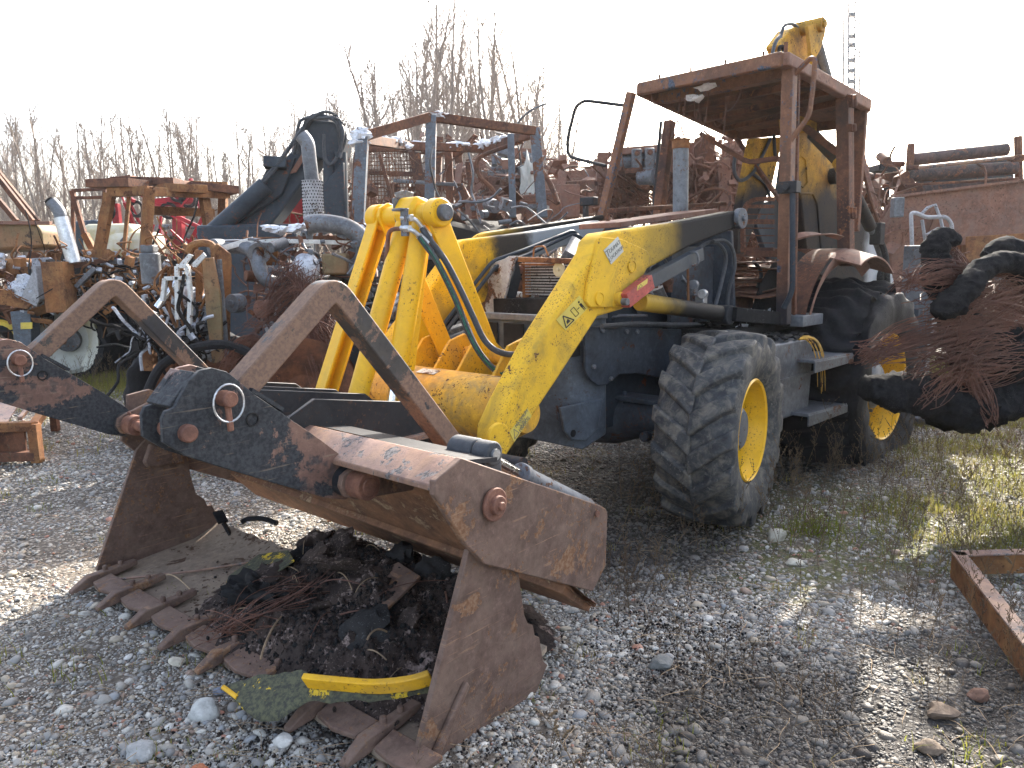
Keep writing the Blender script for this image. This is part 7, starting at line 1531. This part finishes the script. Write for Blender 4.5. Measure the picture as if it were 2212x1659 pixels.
n_ = 2600; x = rng.normal(.22, .20, n_); y = rng.normal(1.70, .10, n_); kp = np.array([noise.noise(V((a * 9, b * 9, 1))) for a, b in zip(x, y)]) > -.05; x, y = x[kp], y[kp]; s_c = rng.uniform(.12, .26, len(x))
scatter('moss', gc, np.stack([x, y, gz(x, y)], -1), np.stack([x * 0, x * 0, rng.random(len(x)) * 6.28], -1), np.stack([s_c * 1.6, s_c * 1.6, s_c], -1), rng.integers(0, 5, len(x)))
WEED = [(2.2, 3.2, .8), (2.9, 3.6, 1.0), (3.6, 4.8, 1.2), (1.9, 2.7, .55), (1.2, 4.3, .6), (.3, 3.2, .35), (.2, 1.75, .35), (.75, 2.3, .3), (-5, 9.8, 1.2), (2.1, 5.0, .7)]
n_ = 20000; x, y = wedge_points(n_, 1.45, 12, bias=.9); msk = wsum(x, y, WEED); keep = (rng.random(n_) < msk * .55) | (rng.random(n_) < .006); keep &= ~((x > -1.3) & (x < .3) & (y < 3.4) & (y > 2.0))
x, y = x[keep], y[keep]; s_c = rng.uniform(.35, 1.0, len(x)) * np.clip(y / 3.2, .45, 1.1)
scatter('dry_weeds', wc, np.stack([x, y, gz(x, y)], -1), np.stack([rng.normal(0, .15, len(x)), rng.normal(0, .15, len(x)), rng.random(len(x)) * 6.28], -1), np.stack([s_c] * 3, -1), rng.integers(0, 6, len(x)))
n_ = 2600; x, y = wedge_points(n_, 1.5, 7, bias=1.2); s_c = rng.uniform(.5, 1.5, n_); sc = variants('straw_bit', [(*(lambda m: (m.v, m.f))(MB().tube(bez((0, 0, .004), (.03, .01, .012), (.06, -.01, .01), (.1, .0, .003), 5), .0009, 3)), M['straw'])])
scatter('straw_litter', sc, np.stack([x, y, gz(x, y) + .012], -1), np.stack([x * 0, x * 0, rng.random(n_) * 6.28], -1), np.stack([s_c] * 3, -1), np.zeros(n_, int))
for lab, (gx, gy), h, sd in (('tall dry weed stalk standing under the loader chassis left of the front tyre', (.66, 4.6), .52, 31), ('dry weed stalk touching the front tyre tread near the ground', (.92, 3.72), .34, 32), ('tall pale dry weed between the rear wheel and the side steps', (2.15, 5.0), .62, 33), ('thin dark weed stalk in front of the steel tray corner', (1.93, 2.95), .34, 34), ('spindly dry weed with white seed heads by the bucket side plate', (.17, 1.95), .30, 35)):
    a, b = weed(sd, h); mm = MB(); mm.add([(q[0] * 1.6 + gx, q[1] * 1.6 + gy, q[2]) for q in a], b); ob = mm.build('dry_weed', 'dry', None, smooth=0); tag(ob, lab, 'weed')
a, b = tuft(77, 160, .12, 1.0, .0022); mm = MB(); mm.add([(q[0] * 1.5 + 1.56, q[1] * 1.3 + 3.92, q[2]) for q in a], b); tag(mm.build('grass_tuft', 'grass', None, smooth=0), 'bright green grass tuft beside a pale stone, right of the front tyre', 'grass tuft')

# ------------------------------------------------------------------ bare trees
def tree_mesh(seed, H, dens=1.0, wide=.22):
    r_ = random.Random(seed); tr = MB(); cr = MB()
    p = [V((0, 0, 0))]; d = V((0, 0, 1)); n_ = 10
    for k in range(n_): d = (d + V((r_.gauss(0, .035), r_.gauss(0, .035), .02))).normalized(); p.append(p[-1] + d * H / n_)
    tr.tube(p, [H * .0095, H * .0075, H * .005, H * .0018], 6, cap=False)
    def at(u): i = min(int(u * n_), n_ - 1); return p[i].lerp(p[i + 1], u * n_ - i)
    nb = int(34 * dens)
    for k in range(nb):
        u = .16 + .80 * (k + r_.random()) / nb; a = r_.uniform(0, 6.28); L_ = H * wide * (1.15 - u) * r_.uniform(.6, 1.2) + .25; el = r_.uniform(.9, 1.7)
        b = [at(u)]; dd = V((math.cos(a), math.sin(a), el)).normalized()
        for j in range(4): dd = (dd + V((r_.gauss(0, .12), r_.gauss(0, .12), .10))).normalized(); b.append(b[-1] + dd * L_ / 4)
        (tr if L_ > H * .15 else cr).tube(b, [H * .0022, H * .0008], 3, cap=False)
        for j in range(int(7 * dens) + 2):
            q = r_.uniform(.15, 1); i = min(int(q * 4), 3); s = b[i].lerp(b[i + 1], q * 4 - i); t1 = (dd + V((r_.gauss(0, .6), r_.gauss(0, .6), r_.uniform(0, .6)))).normalized(); l2 = L_ * r_.uniform(.15, .45) + .1
            e = s + t1 * l2 * .5; f = e + (t1 + V((r_.gauss(0, .2), r_.gauss(0, .2), .2))).normalized() * l2 * .5; cr.tube([s, e, f], [H * .0009, H * .0004], 3, cap=False)
            for w in range(3): t2 = (t1 + V((r_.gauss(0, .7), r_.gauss(0, .7), r_.uniform(-.1, .6)))).normalized(); cr.tube([s.lerp(f, r_.uniform(.2, .95)), s.lerp(f, .8) + t2 * l2 * .4], H * .0004, 3, cap=False)
    return tr, cr
TM = []
for k in range(9):
    tr, cr = tree_mesh(100 + k, 9.0, (.85, .65, 1.05)[k % 3], (.20, .15, .26)[k % 3])
    a = tr.build('trunk', 'concrete'); b = cr.build('crown', 'twig'); TM.append((a.data, b.data)); bpy.data.objects.remove(a); bpy.data.objects.remove(b)
R8 = random.Random(5); v8 = R8.uniform
def tree(x, y, h, k, lab):
    t = bpy.data.objects.new('bare_tree', None); COL.objects.link(t); t.location = (x, y, 0); s = h / 9.0; t.scale = (s * v8(.9, 1.2), s * v8(.9, 1.2), s); t.rotation_euler = (v8(-.03, .03), v8(-.03, .03), v8(0, 6.28))
    tag(t, lab, 'tree', 'bare trees along the edge of the yard')
    for nm, me in zip(('trunk', 'crown'), TM[k % 9]): o = bpy.data.objects.new(nm, me); COL.objects.link(o); o.parent = t
def skyline(px):
    """tree-top height above the eye per metre of distance, read across the view"""
    pts_ = [(-.75, .17), (-.66, .185), (-.60, .20), (-.55, .205), (-.50, .19), (-.42, .20), (-.36, .195), (-.30, .205), (-.22, .22), (-.15, .27), (-.115, .31), (-.08, .325), (-.03, .30), (.0, .30), (.03, .27), (.06, .22), (.085, .16), (.11, .10), (.2, .09), (.45, .10), (.5, .13), (.53, .10), (.8, .09)]
    return float(np.interp(px, [a for a, _ in pts_], [b for _, b in pts_]))
tid = 0
ORD = 'first second third fourth fifth sixth seventh eighth ninth tenth eleventh twelfth thirteenth fourteenth fifteenth sixteenth seventeenth eighteenth nineteenth twentieth'.split()
ORD += ['twenty-' + q for q in ORD[:9]] + ['thirtieth'] + ['thirty-' + q for q in ORD[:9]] + ['fortieth'] + ['forty-' + q for q in ORD[:9]]
SEG = [(-.62, 'above the olive hood'), (-.54, 'above the silver exhaust pipe'), (-.46, 'above the brown door frame'), (-.36, 'above the orange cab roof'), (-.28, 'between orange cab and crane arm'), (-.22, 'behind the crane arm'), (-.12, 'above the mesh window guard'), (-.04, 'seen through grey cab posts'), (.04, 'above the right grey cab post'), (9, 'beside the loader mirror bracket')]
BELT = []
LABT = 'slender bare tree in the dense leafless belt behind the scrapyard'
for k in range(150):
    r = -.74 + (.74 + .10) * (k + v8(-.5, .5)) / 150; y = v8(25, 38); h = 1.45 + skyline(r) * y * v8(.70, 1.02); BELT.append((r, y, h, k))
BELT.sort(); cnt = {}
for (r, y, h, k) in BELT:
    w_ = next(t for a, t in SEG if r < a); cnt[w_] = cnt.get(w_, -1) + 1; q = (h - 1.45) / y / skyline(r)
    tree(r * y, y, h, k, '%s bare tree, %s from left of those %s' % ('tall' if q > .92 else ('medium' if q > .8 else 'low'), ORD[cnt[w_]], w_))
for (r, y, h, lab) in ((-.118, 23, 9.0, 'tall bare poplar at the left of the group rising highest behind the cab frame'), (-.085, 24, 9.6, 'tallest bare poplar behind the steel cab frame'), (-.07, 22.5, 8.6, 'bare poplar forking just right of the tallest one'), (-.03, 24, 9.3, 'thin straight tree with few side twigs, rising above the cab frame'), (-.005, 23, 8.2, 'bare poplar over the right corner post of the grey cab frame'), (.02, 23.5, 8.1, 'bare poplar nearest the mirror bracket of the loader cab'), (.045, 22, 6.2, 'shorter bare tree below the loader mirror bracket')):
    tree(r * y, y, h, int(y * 7 + h), lab)
for k in range(26):
    r = .10 + .70 * (k + v8(-.4, .4)) / 26; y = v8(55, 80); h = 1.45 + skyline(r) * y * v8(.8, 1.05); tree(r * y, y, h, k, 'small distant bare tree, %s from left beyond the right-hand machines' % ORD[k])
tc_ = bpy.data.collections.new('twig_bush')
for k in range(4):
    tr, cr = tree_mesh(300 + k, 4.0, .9, .5); mm = MB(); mm.add(tr.v, tr.f); mm.add(cr.v, cr.f); o = mm.build('twig_bush_%d' % k, 'twig'); COL.objects.unlink(o); tc_.objects.link(o)
n_ = 420; r = rng.uniform(-.85, .95, n_); y = rng.uniform(28, 50, n_); s_c = rng.uniform(.6, 1.15, n_) * np.where(r > .1, .75, 1)
scatter('undergrowth', tc_, np.stack([r * y, y, y * 0], -1), np.stack([r * 0, r * 0, rng.random(n_) * 6.28], -1), np.stack([s_c] * 3, -1), rng.integers(0, 4, n_))
# ------------------------------------------------------------------ thin winter haze over the yard
hz = MB(); hz.box((0, 55, 6.0), (170, 130, 15.0)); HZ = None
hm = bpy.data.materials.new('haze_air'); hm.use_nodes = True; ht = hm.node_tree; ht.nodes.clear()
ho = ht.nodes.new('ShaderNodeOutputMaterial'); hv = ht.nodes.new('ShaderNodeVolumePrincipled'); hv.inputs['Density'].default_value = 0.0004; hv.inputs['Color'].default_value = (.95, .96, 1, 1); hv.inputs['Anisotropy'].default_value = 0.5
ht.links.new(hv.outputs[0], ho.inputs['Volume'])
tag(hz.build('haze', hm, None, smooth=0), kind='stuff')
